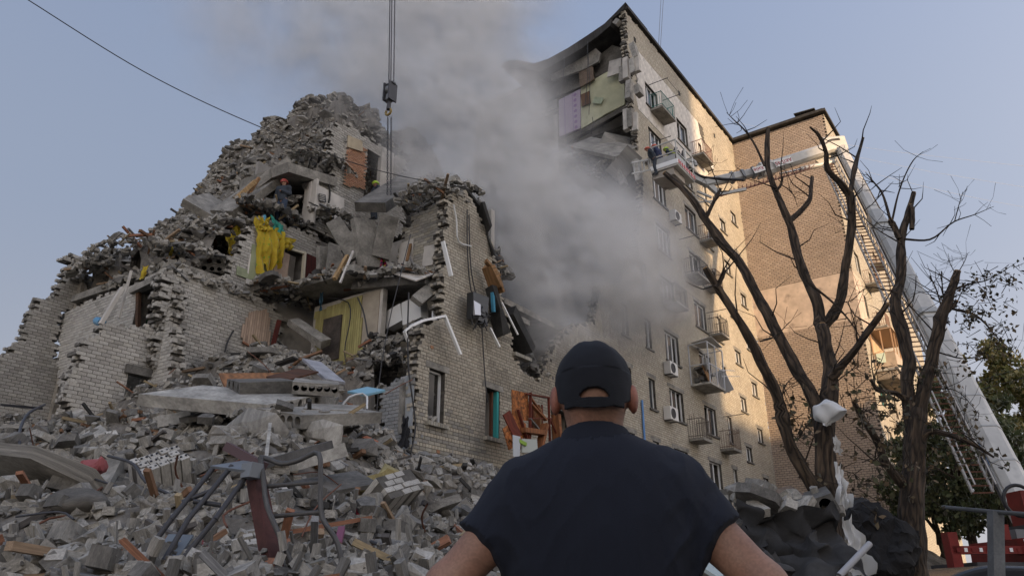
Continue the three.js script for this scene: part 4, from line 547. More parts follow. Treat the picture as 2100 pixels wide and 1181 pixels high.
backPts.push(V(-22, 10.5, -11.3), V(-24, 10.55, -11.3), V(-26, 10.6, -11.3), V(-21, 10.5, -11.4), V(-23, 17, -24), V(-23, 12, -30), V(-25, 16, -22), V(-21, 10, -28), V(-25.5, 10.8, -12));
function heapBack(x, z) { let s = 0, w = 0; for (const c of backPts) { const d = (x - c.x) ** 2 + (z - c.z) ** 2 + .01, k = 1 / (d * d); s += k * c.y; w += k; } return s / w + fbm(x * .7, 5, z * .7, 3) * .5; }
function field(fn, x0, x1, z0, z1, step, amp, keep = () => true) {
  const nx = Math.round((x1 - x0) / step), nz = Math.round((z1 - z0) / step), P = [], uv = [], ix = [];
  for (let j = 0; j <= nz; j++) for (let i = 0; i <= nx; i++) { const x = x0 + i * step, z = z0 + j * step; P.push(x + N3(x * 3, 1, z * 3) * step * .8, fn(x, z) + N3(x * 1.9, 7, z * 1.9) * amp, z + N3(x * 3, 9, z * 3) * step * .8); uv.push(x * .6, z * .6); }
  for (let j = 0; j < nz; j++) for (let i = 0; i < nx; i++) { if (!keep(x0 + (i + .5) * step, z0 + (j + .5) * step)) continue; const a = j * (nx + 1) + i, b = a + nx + 1; ix.push(a, b, a + 1, a + 1, b, b + 1); }
  const g = new THREE.BufferGeometry(); g.setAttribute('position', new THREE.Float32BufferAttribute(P, 3)); g.setAttribute('uv', new THREE.Float32BufferAttribute(uv, 2)); g.setIndex(ix); const q = g.toNonIndexed(); q.computeVertexNormals(); return q;
}
const frontArea = (x, z) => x > -31 && !(barrier(x, z) && [[.3, .3], [-.3, .3], [.3, -.3], [-.3, -.3]].some(d => inRoom(x + d[0], z + d[1]) !== inRoom(x, z))) && !(x < X2 + .1 && z < -10.9) && !(x < X0 + .1 && z < -16.6) && (x - 0) ** 2 + z * z > 5;
const heapGround = setting('rubble_mound', field(heap, -31, 4, -40, -2, .3, .12, frontArea), conc(.27, .255, .235));
const backGround = setting('rubble_mound', field(heapBack, -27, -20.7, -30, -11.3, .25, .2), conc(.27, .255, .235));
{ const l = []; for (let z = -11.2; z > -30; z -= .8) { const h = heapBack(X3, z) - 2.3 + rr(-.1, .15); l.push(box(.4, h, .802, X3, 2.3 + h / 2, z - .4)); } placed('rear_wall', merge(l), conc(.5, .47, .42), 'rear wall of the fallen part behind the rubble', 'wall'); }
// shapes of debris
const chunkShapes = []; for (let k = 0; k < 8; k++) { const pts = []; for (let i = 0; i < 11; i++) { const a = rnd() * 6.28, c = rr(-1, 1), s = Math.sqrt(1 - c * c); pts.push(V(s * Math.cos(a) * rr(.35, .55), c * rr(.2, .42), s * Math.sin(a) * rr(.3, .5))); } const g = new ConvexGeometry(pts), q = g.attributes.position, u = new Float32Array(q.count * 2); for (let i = 0; i < q.count; i++) { u[i * 2] = q.getX(i) + q.getY(i) * .5; u[i * 2 + 1] = q.getZ(i) + q.getY(i) * .7; } g.setAttribute('uv', new THREE.BufferAttribute(u, 2)); chunkShapes.push(g); }
const shardShapes = []; for (let k = 0; k < 5; k++) { const s = new THREE.Shape(), n = 5 + k % 3; for (let i = 0; i < n; i++) { const a = i / n * 6.28 + rr(-.3, .3), r = rr(.3, .55); i ? s.lineTo(Math.cos(a) * r, Math.sin(a) * r) : s.moveTo(Math.cos(a) * r, Math.sin(a) * r); } shardShapes.push(new THREE.ExtrudeGeometry(s, { depth: .16, bevelEnabled: false }).rotateX(-Math.PI / 2)); }
const lathShape = new THREE.BoxGeometry(1, .05, .04);
const greys = [[.4, .39, .37], [.33, .325, .31], [.47, .46, .435], [.27, .265, .255], [.54, .53, .5], [.22, .215, .205]], pales = [[.56, .545, .51], [.5, .485, .45], [.6, .585, .55], [.45, .435, .4], [.52, .5, .455]], odd = [[.42, .2, .12], [.3, .17, .1], [.5, .4, .25], [.13, .12, .115], [.07, .07, .07], [.35, .36, .38], [.46, .33, .22]];
const rub = [];
function drop(p, s, zone, mix) {
  const r = rnd(), e = new THREE.Euler(rr(-.7, .7), rr(0, 6.28), rr(-.7, .7));
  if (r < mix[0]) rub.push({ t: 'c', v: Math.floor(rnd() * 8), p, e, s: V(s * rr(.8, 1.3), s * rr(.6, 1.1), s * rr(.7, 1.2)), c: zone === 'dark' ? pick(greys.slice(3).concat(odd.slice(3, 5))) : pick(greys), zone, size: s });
  else if (r < mix[0] + mix[1]) { const h = rnd() < .35 ? rr(.4, .8) : 1; rub.push({ t: 'b', p, e, s: V(.25 * h, .088, .12), c: pick(pales), zone, size: .2 * h }); }
  else if (r < mix[0] + mix[1] + mix[2]) rub.push({ t: 's', v: Math.floor(rnd() * 5), p, e: new THREE.Euler(rr(-.5, .5), rr(0, 6.28), rr(-.5, .5)), s: V(s * rr(1, 2), rr(.5, 1.1), s * rr(.8, 1.5)), c: pick(greys), zone, size: s * 1.3 });
  else rub.push({ t: 'l', p, e: new THREE.Euler(rr(-.4, .4), rr(0, 6.28), rr(-.6, .6)), s: V(rr(.3, 1.2), rr(.6, 1.6), rr(.8, 2.5)), c: pick(odd), zone, size: .15 });
}
const sizeOf = () => { const r = rnd(); return r < .62 ? rr(.05, .15) : r < .9 ? rr(.15, .32) : rr(.32, .7); };
// heap in front of and between the walls, denser where it is near
let made = 0; for (let k = 0; k < 120000 && made < 19000; k++) {
  const fd = 4.5 + 19 * Math.pow(rnd(), .8), r = rr(-1.02, .45) * fd * .75, p = eye.clone().addScaledVector(FW, fd).addScaledVector(RT, r); if (!frontArea(p.x, p.z) || p.x > 3) continue;
  const y = heap(p.x, p.z); if (y < EYE + .015 * fd - .6) continue; const s = sizeOf() * (fd < 9 ? .6 : fd < 12 ? .8 : .95); p.y = y + s * .12; drop(p, s, fd < 11 ? 'near' : 'far', [.5, .345, .13]); made++;
}
for (let k = 0; k < 5200; k++) { const x = rr(-27, -20.75), z = -11.2 - 12 * Math.pow(rnd(), .9), s = sizeOf(); drop(V(x, heapBack(x, z) + s * .15, z), s, 'top', [.54, .3, .14]); }
for (let k = 0; k < 6500; k++) { const x = -27 + 3.8 * Math.pow(rnd(), 1.2), z = -12 - 10 * rnd(), s = sizeOf() * .9; drop(V(x, heapBack(x, z) + s * .2, z), s, 'top', [.56, .3, .13]); }
for (let k = 0; k < 5000; k++) { const x = rr(-27, -20.8), z = -11.2 - 12 * rnd(); drop(V(x, heapBack(x, z) + rr(0, .12), z), rr(.03, .09), 'top', [.94, 0, .05]); }
// fine grit between the larger pieces
for (let k = 0; k < 16000; k++) { const fd = 5 + 18 * Math.pow(rnd(), .9), r = rr(-1.02, .4) * fd * .75, p = eye.clone().addScaledVector(FW, fd).addScaledVector(RT, r); if (!frontArea(p.x, p.z) || p.x > 3) continue; p.y = heap(p.x, p.z) + rr(0, .16); drop(p, rr(.02, .07), fd < 11 ? 'near' : 'far', [.93, 0, .06]); }
// piles lying on ledges: centre, half lengths along x and z, height
function pile(c, rx, rz, h, n, zone = 'top', mix = [.52, .31, .13], big = 1) { for (let k = 0; k < n; k++) { const a = rnd() * 6.28, q = Math.sqrt(rnd()), x = Math.cos(a) * q, z = Math.sin(a) * q, s = sizeOf() * .8 * big; drop(V(c.x + x * rx, c.y + h * (1 - q * q) * rr(.2, 1), c.z + z * rz), s, zone, mix); } }
pile(onX(190, 560, -25.4), 1.2, .6, .8, 260); pile(V(-23.4, 10.5, -11.4), 2.9, .4, .6, 420); pile(V(-21.4, 10.5, -11.6), .9, .7, .6, 160); pile(V(-20.5, 10.2, -12.6), .3, 1.6, .35, 160); pile(onX(270, 530, -23.5), 2.2, 1.2, .8, 320); pile(onX(400, 535, -21.2), .9, 1.6, .5, 260); pile(onX(430, 500, -21.6), 1, 1.3, 1.0, 240); pile(onX(470, 480, -21.5), 1, 1, .8, 160);
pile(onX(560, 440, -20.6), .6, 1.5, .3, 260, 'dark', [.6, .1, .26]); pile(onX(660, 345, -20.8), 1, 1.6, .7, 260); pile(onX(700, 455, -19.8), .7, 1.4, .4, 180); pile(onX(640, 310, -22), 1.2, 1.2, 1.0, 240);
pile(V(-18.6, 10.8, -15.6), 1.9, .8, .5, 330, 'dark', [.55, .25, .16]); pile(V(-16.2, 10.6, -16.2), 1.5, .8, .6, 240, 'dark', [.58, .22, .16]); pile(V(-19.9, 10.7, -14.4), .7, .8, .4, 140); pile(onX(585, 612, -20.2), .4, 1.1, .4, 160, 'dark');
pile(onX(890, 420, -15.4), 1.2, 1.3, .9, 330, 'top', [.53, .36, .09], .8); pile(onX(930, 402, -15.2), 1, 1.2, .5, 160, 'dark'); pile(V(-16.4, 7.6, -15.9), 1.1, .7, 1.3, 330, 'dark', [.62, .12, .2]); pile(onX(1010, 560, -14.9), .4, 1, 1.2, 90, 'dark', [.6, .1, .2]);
pile(V(-15.2, 8.6, -22), .8, 2, 1, 160, 'dark', [.6, .2, .2]); pile(onZ(1250, 345, -31.2), 1.4, .8, .6, 160); pile(onZ(1200, 330, -31.4), 1.5, .8, .8, 140); pile(V(-14.7, 5.85, -16.4), .25, .3, .35, 40, 'far', [.6, .3, .1], .5); pile(onX(35, 885, -24.5), 1.6, 1.6, .5, 160);
pile(at(1560, 1060, 9), .9, .9, .3, 90, 'near'); pile(at(560, 880, 14.6), 1.6, 1.2, .3, 120, 'far');
// largest pieces become things, the rest one mass of debris
{
  const eyeSize = o => o.size / o.p.distanceTo(eye); rub.sort((a, b) => eyeSize(b) - eyeSize(a));
  const seen = o => { const v = o.p.clone().sub(eye), f = v.dot(FW), u = v.y, zc = f * cp + u * sp, x = 1050 + FOCAL * v.dot(RT) / zc, y = 590.5 - FOCAL * (-f * sp + u * cp) / zc; return zc > 0 && x > 0 && x < 2100 && y > 0 && y < 1181; };
  const n = { c: 0, b: 0, s: 0, l: 0 }, most = { c: 300, b: 300, s: 160, l: 120 }, rest = { c: [], b: [], s: [], l: [] }, mats = {};
  const name = { c: 'concrete_chunk', b: 'loose_brick', s: 'slab_shard', l: 'broken_lath' }, cat = { c: 'concrete chunk', b: 'brick', s: 'concrete shard', l: 'lath' };
  const where = { near: 'in the nearest rubble of the foreground', far: 'in the rubble below the torn walls', top: 'among the debris on the upper floors', dark: 'in the sooty debris of the broken rooms' };
  const what = { c: 'angular grey concrete chunk lying', b: 'loose pale brick lying', s: 'flat broken slab shard lying', l: 'thin broken lath lying' };
  const marks = [[at(560, 1000, 6.3), 'beside the wrecked climbing frame'], [at(335, 940, 11), 'near the holed brick block'], [at(120, 1000, 10), 'near the broad concrete plate at left'], [at(60, 1100, 7.5), 'at the lower left edge of the picture'], [at(420, 830, 14), 'under the white painted slab'], [at(640, 830, 14.5), 'near the cut ends of the hollow slabs'], [at(200, 900, 14), 'below the front pier wall'], [at(780, 1000, 12), 'below the grille window'], [at(860, 1120, 8), 'beside the left elbow of the man'], [at(690, 1060, 9), 'right of the climbing frame'], [at(1500, 1120, 8.5), 'right of the man'], [at(720, 900, 15), 'near the grey painted return wall'], [at(480, 745, 21), 'at the foot of the large white wall'], [at(660, 750, 21), 'below the yellow green panelling'], [at(330, 1090, 7), 'left of the climbing frame'], [at(20, 880, 20), 'at the foot of the leftmost wall']];
  const by = o => { let b = null, m = 1e9; for (const k of marks) { const d = k[0].distanceToSquared(o.p); if (d < m) { m = d; b = k[1]; } } return o.zone === 'top' || o.zone === 'dark' ? where[o.zone] : b; };
  const tint = o => { const l = o.c[0]; return o.c[0] > o.c[2] * 1.4 ? 'brownish' : l > .5 ? 'pale' : l > .36 ? 'light grey' : l > .25 ? 'grey' : 'dark grey'; }, big = o => { const k = eyeSize(o); return k > .035 ? 'large ' : k > .022 ? '' : 'small '; };
  const pose = o => { const t = Math.abs(o.e.x) + Math.abs(o.e.z); return o.t === 'b' ? (o.s.x < .2 ? 'half ' : '') + (t > .85 ? 'steeply tipped ' : t > .45 ? 'tilted ' : 'flat lying ') : o.t === 'c' ? (t > .8 ? 'tipped ' : '') : t > .6 ? 'tilted ' : ''; };
  const kind = { c: 'angular concrete chunk', b: 'loose brick', s: 'flat slab shard', l: 'thin broken lath' };
  for (const o of rub) {
    if (n[o.t] < most[o.t] && seen(o)) { n[o.t]++; const k = o.t + o.c.join(); mats[k] ??= M(...o.c, o.t === 'c' || o.t === 's' ? { map: concreteMap, bumpMap: concreteBump, bumpScale: .01, roughness: .95 } : { map: speckMap }); const m = solo(name[o.t], o.t === 'c' ? chunkShapes[o.v] : o.t === 's' ? shardShapes[o.v] : o.t === 'b' ? unit : lathShape, mats[k], big(o) + pose(o) + tint(o) + ' ' + kind[o.t] + ' ' + by(o), cat[o.t], cat[o.t] + ' pieces ' + by(o)); m.position.copy(o.p); m.rotation.copy(o.e); m.scale.copy(o.s); }
    else rest[o.t].push(o);
  }
  const g = new THREE.Group(); g.name = 'rubble'; tag(g, 'mass of small broken brick and concrete debris over the ruin', 'rubble', null, 'stuff'); scene.add(g);
  const white = M(1, 1, 1, { map: concreteMap, roughness: .95 }), d = new THREE.Object3D(), col = new THREE.Color();
  const put = (l, geo, nm) => { if (!l.length) return; const im = new THREE.InstancedMesh(geo, white, l.length); im.name = nm; im.userData.kind = 'stuff'; im.castShadow = im.receiveShadow = true; l.forEach((o, i) => { d.position.copy(o.p); d.rotation.copy(o.e); d.scale.copy(o.s); d.updateMatrix(); im.setMatrixAt(i, d.matrix); col.setRGB(...o.c); im.setColorAt(i, col); }); g.add(im); };
  for (let v = 0; v < 8; v++) put(rest.c.filter(o => o.v === v), chunkShapes[v], 'small_chunks'); for (let v = 0; v < 5; v++) put(rest.s.filter(o => o.v === v), shardShapes[v], 'small_shards'); put(rest.b, unit, 'small_bricks'); put(rest.l, lathShape, 'splinters');
}
// bent reinforcing bars sticking out of the debris
{
  const spots = [[100, 960, 12], [180, 1010, 9], [300, 880, 15], [420, 960, 10], [500, 930, 11.5], [640, 900, 13], [700, 980, 11], [760, 940, 15], [820, 1020, 12], [60, 1080, 8], [250, 1060, 8.5], [470, 1060, 8], [720, 1110, 8], [560, 760, 19], [680, 760, 20], [780, 800, 19], [30, 930, 15], [380, 1010, 9.4], [610, 1080, 8], [860, 1090, 10], [740, 830, 17.5], [350, 760, 20]];
  spots.forEach(([x, y, f], i) => { const p = at(x, y, f), a = rr(0, 6.28), L = rr(.5, 1.1), l = []; for (let k = 0; k < 1; k++) { const b = a + rr(-.5, .5), q = p.clone().add(V(rr(-.1, .1), -.1, rr(-.1, .1))), e = V(Math.cos(b), rr(.3, .9), Math.sin(b)); l.push(tube([q, q.clone().addScaledVector(e, L * .4).add(V(rr(-.1, .1), 0, rr(-.1, .1))), q.clone().addScaledVector(e, L).add(V(rr(-.25, .25), rr(-.3, 0), rr(-.25, .25)))], .009 + .004 * (i % 2), 5)); } placed('rebar', merge(l), mat.rust, 'rusty bent reinforcing bar sticking out of the rubble, ' + ['short', 'long', 'curved', 'forked'][i % 4] + ' one ' + (x < 200 ? 'at the far left' : x < 420 ? 'left of the climbing frame' : x < 640 ? 'around the climbing frame' : 'right of the climbing frame'), 'rebar', 'bent reinforcing bars in the rubble'); });
}
// ---- large single pieces of the foreground
slabThing('long fallen floor slab with white painted top in the middle of the heap', at(280, 808, 14.4), at(548, 830, 13.8), at(330, 785, 16.2), mat.concretePale, .24, 6, .06); slabThing('hollow core slab end below the painted slab', at(525, 838, 13.7), at(690, 832, 15.2), at(640, 852, 13.2), mat.concrete, .22, 6, .03);
slabThing('grey hollow core slab with a row of open cores on the painted slab', at(493, 784, 15), at(610, 782, 15.6), at(520, 776, 16.2), mat.concreteDark, .24, 3, .03); 
placed('hollow_slab', rough(slab(at(600, 783, 15), at(604, 776, 16.2), at(662, 783, 15.8), .24, 6), .03, 2), mat.concrete, 'cut end of the grey slab showing six round cores', 'concrete slab', 'broken concrete floor slabs'); placed('hollow_slab', rough(slab(at(622, 836, 14), at(628, 826, 15.2), at(690, 832, 15), .24, 5), .03, 2), mat.concrete, 'lower cut slab end showing five round cores', 'concrete slab', 'broken concrete floor slabs');
slabThing('hollow core slab lying at the foot of the leftmost wall', at(-20, 905, 20), at(-10, 890, 21.5), at(112, 872, 20.5), mat.concrete, .26, 6, .03);
placed('wall_fragment', rough(board(at(70, 945, 13.2), at(205, 872, 13.6), at(115, 962, 12.6), .5), .05, 2), mat.concretePale, 'long toppled wall fragment leaning below the front pier', 'wall fragment');
{ // toppled blocks of bonded brick
  const block = (label, A0, B0, C0, rows, colsN, pal, dp = .25, holes) => { const A = C0, B = B0.clone().add(C0).sub(A0), C = A0; const u = B.clone().sub(A), v = C.clone().sub(A), w = u.length(), h = v.length(); u.normalize(); const nn = u.clone().cross(v).normalize(), vv = nn.clone().cross(u); const g = thing('brick_block', label, 'brick block', A.toArray(), 0, 'toppled blocks of bonded brickwork'); g.quaternion.setFromRotationMatrix(new THREE.Matrix4().makeBasis(u, vv, nn)); part('mortar', box(w - .03, h - .02, dp - .02, w / 2, h / 2, -dp / 2), mat.dirt, g);
    for (let j = 0; j < rows; j++) for (let i = 0; i < colsN; i++) { if (rnd() < .06) continue; const bw = w / colsN, bh = h / rows, off = (j % 2) * bw * .5; if (off + (i + 1) * bw > w + bw * .3) continue; const m = part('brick', unit, brickMat('wb' + (i * 3 + j) % 5, pal[(i * 3 + j) % 5]), g); m.position.set(off + (i + .5) * bw, (j + .5) * bh, -dp / 2 + rr(-.01, .02)); m.scale.set(bw - .018, bh - .018, dp); m.rotation.z = rr(-.03, .03); if (holes) for (const q of [-.25, .25]) { const hl = part('hole_shade_disc', new THREE.CylinderGeometry(.018, .018, .012, 8).rotateX(Math.PI / 2), mat.black, g); hl.position.set(off + (i + .5 + q) * bw, (j + .5) * bh, .012); } } return g; };  // black discs on the brick faces paint the shade inside the holes
  block('toppled brick block with round holes in its pale bricks', at(283, 940, 10.8), at(385, 905, 11.2), at(285, 975, 10.5), 3, 5, PAL.white, .5, true); block('broken brick corner leaning below the front pier', at(190, 890, 13), at(238, 880, 13.2), at(215, 945, 12.6), 5, 2, PAL.white, .3); block('grey brick block fallen near the grille window', at(740, 1065, 10), at(815, 1040, 10.6), at(735, 1020, 10.2), 4, 4, PAL.stub, .4); block('slanting brick block in the foreground right of the ladder frame', at(743, 920, 15), at(770, 910, 15), at(763, 975, 14.4), 8, 2, PAL.white, .25);
  block('brick block lying behind the ladder frame', at(560, 1000, 9.6), at(655, 990, 9.8), at(562, 1022, 9.4), 2, 4, PAL.white, .3); block('cracked brick block at the lower left edge', at(-10, 960, 11), at(48, 985, 10.6), at(-12, 1005, 10.8), 4, 3, PAL.white, .3); block('dark brick block low behind the lettered foreground', at(470, 1105, 7.4), at(560, 1085, 7.6), at(475, 1140, 7.2), 4, 4, PAL.stub, .3);
}
const lump = (p, r, sx, sy, sz) => { const pts = []; for (let i = 0; i < 26; i++) { const a = rnd() * 6.28, c = rr(-1, 1), q = Math.sqrt(1 - c * c), k = rr(.8, 1.05) * r; pts.push(V(q * Math.cos(a) * k * sx, c * k * sy, q * Math.sin(a) * k * sz)); } const g = new ConvexGeometry(pts), o = g.attributes.position, u = new Float32Array(o.count * 2); for (let i = 0; i < o.count; i++) { u[i * 2] = o.getX(i) * .6 + o.getY(i) * .3; u[i * 2 + 1] = o.getZ(i) * .6 + o.getY(i) * .4; } g.setAttribute('uv', new THREE.BufferAttribute(u, 2)); return g.rotateY(rr(0, 6)).rotateZ(rr(-.3, .3)).translate(p.x, p.y, p.z); };
placed('concrete_block', lump(at(525, 895, 12.8), .62, 1.1, .8, .7), mat.concrete, 'big rounded concrete lump under the fallen slabs', 'concrete block', 'big concrete lumps'); placed('concrete_block', lump(at(470, 890, 12.4), .42, 1, .8, .6), mat.concrete, 'angular concrete lump left of the big rounded lump', 'concrete block', 'big concrete lumps'); placed('concrete_block', lump(at(660, 895, 13.4), .48, 1.2, .7, .7), mat.concretePale, 'pale concrete lump right of the fallen slabs', 'concrete block', 'big concrete lumps');
placed('concrete_post', rough(board(at(222, 935, 11.4), at(250, 930, 11.4), at(228, 1020, 10.8), .25), .04, 2), mat.concrete, 'upright concrete post left of the holed brick block', 'post');
placed('concrete_plate', rough(new THREE.CylinderGeometry(.95, .9, .18, 9).rotateX(-.5).translate(...at(120, 1005, 10).toArray()), .1, 1.5), mat.concrete, 'broad concrete plate at the left of the foreground', 'concrete slab'); placed('concrete_bar', rough(bar(at(100, 1035, 9.4), at(215, 1002, 9.8), .22, .2), .03, 2), mat.concretePale, 'long pale concrete bar under the broad plate', 'concrete bar'); placed('concrete_bar', rough(bar(at(600, 950, 10.6), at(700, 925, 11), .3, .2), .04, 2), mat.concretePale, 'pale concrete sill lying behind the ladder frame', 'concrete bar');
placed('concrete_bar', rough(bar(at(330, 868, 16), at(420, 850, 16), .3, .25), .05, 2), mat.concretePale, 'pale beam piece under the painted slab', 'concrete bar');
placed('fallen_door', board(at(448, 765, 17.6), at(578, 764, 18.2), at(470, 798, 16), .05), M(.42, .22, .11, { map: woodMap }), 'brown door leaf lying behind the fallen slabs', 'door'); placed('fallen_board', board(at(545, 772, 17), at(610, 755, 17.6), at(560, 785, 16.4), .04), M(.14, .07, .045, { map: woodMap }), 'dark brown board beside the fallen door leaf', 'board'); placed('fallen_board', board(at(620, 735, 18.5), at(658, 742, 18.8), at(690, 780, 17.4), .06), M(.42, .44, .5, { map: speckMap }), 'grey blue sheet lying below the yellow green panelling', 'board'); placed('fallen_board', board(at(712, 802, 17), at(752, 793, 17.4), at(730, 812, 16.5), .05), M(.2, .38, .48), 'light blue board lying right of the fallen slabs', 'board'); placed('fallen_board', board(at(575, 752, 18.6), at(612, 738, 18.6), at(580, 742, 18), .05), mat.soot, 'black board standing below the peach panelling', 'board'); placed('fallen_board', board(at(600, 985, 11), at(730, 965, 11.6), at(660, 1010, 10.6), .06), mat.concreteDark, 'dark grille panel lying right of the ladder frame', 'board');
placed('orange_sheet', rough(board(at(625, 868, 14), at(665, 858, 14.2), at(632, 878, 13.8), .04), .05, 3), M(.4, .13, .06), 'orange plastic sheet under the cut slab end', 'sheet'); placed('orange_sheet', rough(board(at(752, 893, 15), at(776, 905, 15), at(755, 902, 14.8), .04), .04, 3), M(.4, .14, .07), 'small orange sheet in the rubble near the stub', 'sheet'); placed('red_cloth', rough(new THREE.IcosahedronGeometry(.14, 1).translate(...at(740, 1073, 9.5).toArray()), .12, 4), M(.25, .02, .03), 'crumpled red cloth low in the foreground rubble', 'cloth'); placed('red_cloth', rough(new THREE.IcosahedronGeometry(.16, 1).scale(1.6, .6, 1).translate(...at(192, 958, 10.4).toArray()), .12, 4), M(.3, .08, .08), 'faded red cloth at the left of the foreground rubble', 'cloth');
placed('yellow_insulation', rough(new THREE.IcosahedronGeometry(.4, 2).scale(1.3, .6, 1).translate(...at(790, 1000, 13).toArray()), .3, 3), M(.46, .4, .2, { map: concreteMap }), 'lump of yellow insulation near the grille window', 'insulation'); placed('white_ball', new THREE.SphereGeometry(.2, 16, 12).scale(1, .8, 1).translate(...at(815, 988, 14).toArray()), M(.7, .72, .75, { roughness: .4 }), 'white and blue ball lying below the grille window', 'ball'); placed('cement_bag', rough(new THREE.SphereGeometry(.3, 14, 10).scale(1.4, .55, 1).translate(...at(158, 1038, 8.6).toArray()), .06, 3), mat.dirt, 'grey cement bag at the left of the foreground', 'bag'); placed('blue_bottle', new THREE.CylinderGeometry(.13, .13, .34, 12).rotateZ(1.2).translate(...onX(203, 660, X3 + 4).toArray()), M(.08, .25, .42, { roughness: .3 }), 'blue water bottle caught on the cross wall', 'bottle'); placed('green_mark', new THREE.BoxGeometry(.2, .01, .14).translate(...at(297, 906, 12.2).toArray()), M(.05, .3, .08), 'scrap with green mark in the rubble by the pier', 'scrap');
placed('leaning_pipe', merge([bar(onX(268, 555, -21.2), onX(243, 652, -21.2), .06), bar(onX(250, 590, -21), onX(205, 665, -21), .14, .1)]), mat.plaster, 'pale pipe and plank leaning against the cross wall', 'pipe'); placed('steel_rod', bar(at(0, 830, 20), at(85, 838, 21), .06), mat.steelDark, 'dark steel rod across the foot of the leftmost wall', 'rod'); placed('bent_rod', tube([at(90, 830, 17), at(55, 850, 15), at(38, 890, 13.5), at(42, 930, 12.6), at(55, 950, 12)], .03, 6), mat.steelDark, 'bent steel rod arching at the left edge', 'rod'); placed('white_hose', tube([at(690, 850, 16), at(715, 815, 16.2), at(748, 808, 16.4), at(752, 840, 16)], .025, 6), mat.wirePale, 'white cable looping over the rubble near the stub', 'cable'); placed('bent_rod', tube([at(220, 935, 10), at(270, 950, 9.8), at(300, 990, 9.4), at(360, 1020, 9.2)], .02, 6), mat.steelDark, 'thin dark cable across the foreground bricks', 'cable'); placed('bent_rod', tube([at(90, 990, 9.5), at(130, 965, 9.6), at(200, 985, 9.4), at(245, 1000, 9)], .014, 5), mat.steelDark, 'wire loop over the broad concrete plate', 'cable'); placed('bent_rod', tube([at(30, 1060, 8), at(120, 1050, 8.2), at(150, 1065, 8)], .012, 5), mat.steelDark, 'thin wire low at the left edge of the foreground', 'cable'); placed('bent_rod', tube([at(760, 1110, 7.6), at(800, 1130, 7.4), at(830, 1175, 7.2)], .018, 5), mat.wire, 'dark hose low beside the left elbow of the man', 'hose');
placed('steel_rod', bar(at(545, 940, 10.6), at(553, 870, 12), .05), mat.concretePale, 'pale stick standing up in the rubble before the ladder frame', 'stick');
// ---- wrecked steel climbing frame
{
  const o = at(560, 1060, 6.4), g = thing('climbing_frame', 'wrecked grey and red steel climbing frame with a ladder rail in the foreground', 'climbing frame', o.clone().setY(.9).toArray()); o.y = .9; const R = (x, y, f) => at(x, y, f).sub(o), grey = M(.15, .15, .155, { roughness: .65, metalness: .2, map: concreteMap }), red = M(.14, .05, .045, { roughness: .75, map: concreteMap });
  part('crossbeam', bar(R(466, 916, 6.3), R(540, 957, 6.2), .09, .07), M(.09, .05, .055, { roughness: .6 }), g); part('crossbeam', bar(R(530, 955, 6.3), R(676, 912, 6.8), .09, .07), grey, g); part('post', bar(R(520, 960, 6.2), R(562, 1181, 5.9), .11, .11), red, g);
  const tri = new THREE.Shape([[0, 0], [.62, .02], [.42, .3], [.3, .34]].map(q => new THREE.Vector2(...q))); const h = new THREE.Path(); h.absellipse(.38, .16, .1, .055, 0, 6.28, true); tri.holes.push(h); const tg = new THREE.ExtrudeGeometry(tri, { depth: .02, bevelEnabled: false }); const A = R(430, 960, 6.1), B = R(513, 972, 6.0), C = R(478, 930, 6.4); { const u = B.clone().sub(A).normalize(), n = u.clone().cross(C.clone().sub(A)).normalize(), v = n.clone().cross(u); tg.scale(.6, .6, 1); basis(tg, u, v, n, A); } part('gusset_plate', tg, M(.2, .22, .24, { roughness: .5, metalness: .3 }), g); part('bracket', rough(box(.12, .12, .12).translate(...R(516, 965, 6.05).toArray()), .02, 5), M(.2, .22, .24, { roughness: .5 }), g);
  for (const [a, b] of [[[435, 962], [350, 1065]], [[475, 955], [385, 1065]], [[505, 975], [440, 1065]], [[350, 1065], [265, 1181]], [[385, 1065], [335, 1150]], [[440, 1065], [345, 1181]]]) part('rail', tube([R(...a, 6.1 - (a[1] > 1000 ? .25 : 0)), R(...b, 5.85 - (b[1] > 1100 ? .15 : 0))], .021, 8, 1), mat.steelDark, g); for (const [a, b] of [[[372, 1030], [435, 1005]], [[395, 1028], [452, 1036]], [[318, 1115], [330, 1160]]]) part('rung', tube([R(...a, 5.95), R(...b, 6.0)], .018, 8, 1), mat.steelDark, g);
  part('ladder_rail', tube([[533, 938], [540, 985], [545, 1030], [560, 1070], [610, 1181]].map((p, i) => R(...p, 6.1 - i * .06)), .02, 8), grey, g); part('ladder_rail', tube([[533, 938], [548, 940], [575, 951], [610, 945], [648, 928], [655, 935], [657, 990], [660, 1060], [690, 1110], [705, 1181]].map((p, i) => R(...p, 6.2 - i * .04)), .02, 8), grey, g); for (const [a, b] of [[[543, 998], [657, 988]], [[552, 1060], [662, 1049]], [[615, 1175], [702, 1160]]]) part('rung', tube([R(...a, 6.08), R(...b, 6.05)], .017, 8, 1), grey, g); part('flat_sheet', board(R(312, 1140, 6), R(345, 1095, 6.2), R(335, 1165, 5.9), .02), M(.16, .19, .22), g);
}
placed('pink_pole', bar(at(700, 1085, 8.6), at(680, 1170, 8), .07), M(.2, .07, .12), 'dull pink pole low in the foreground rubble', 'pole'); placed('red_tube', bar(at(405, 1110, 7), at(450, 1160, 6.8), .05), M(.14, .03, .03), 'dark red tube behind the ladder frame', 'tube');
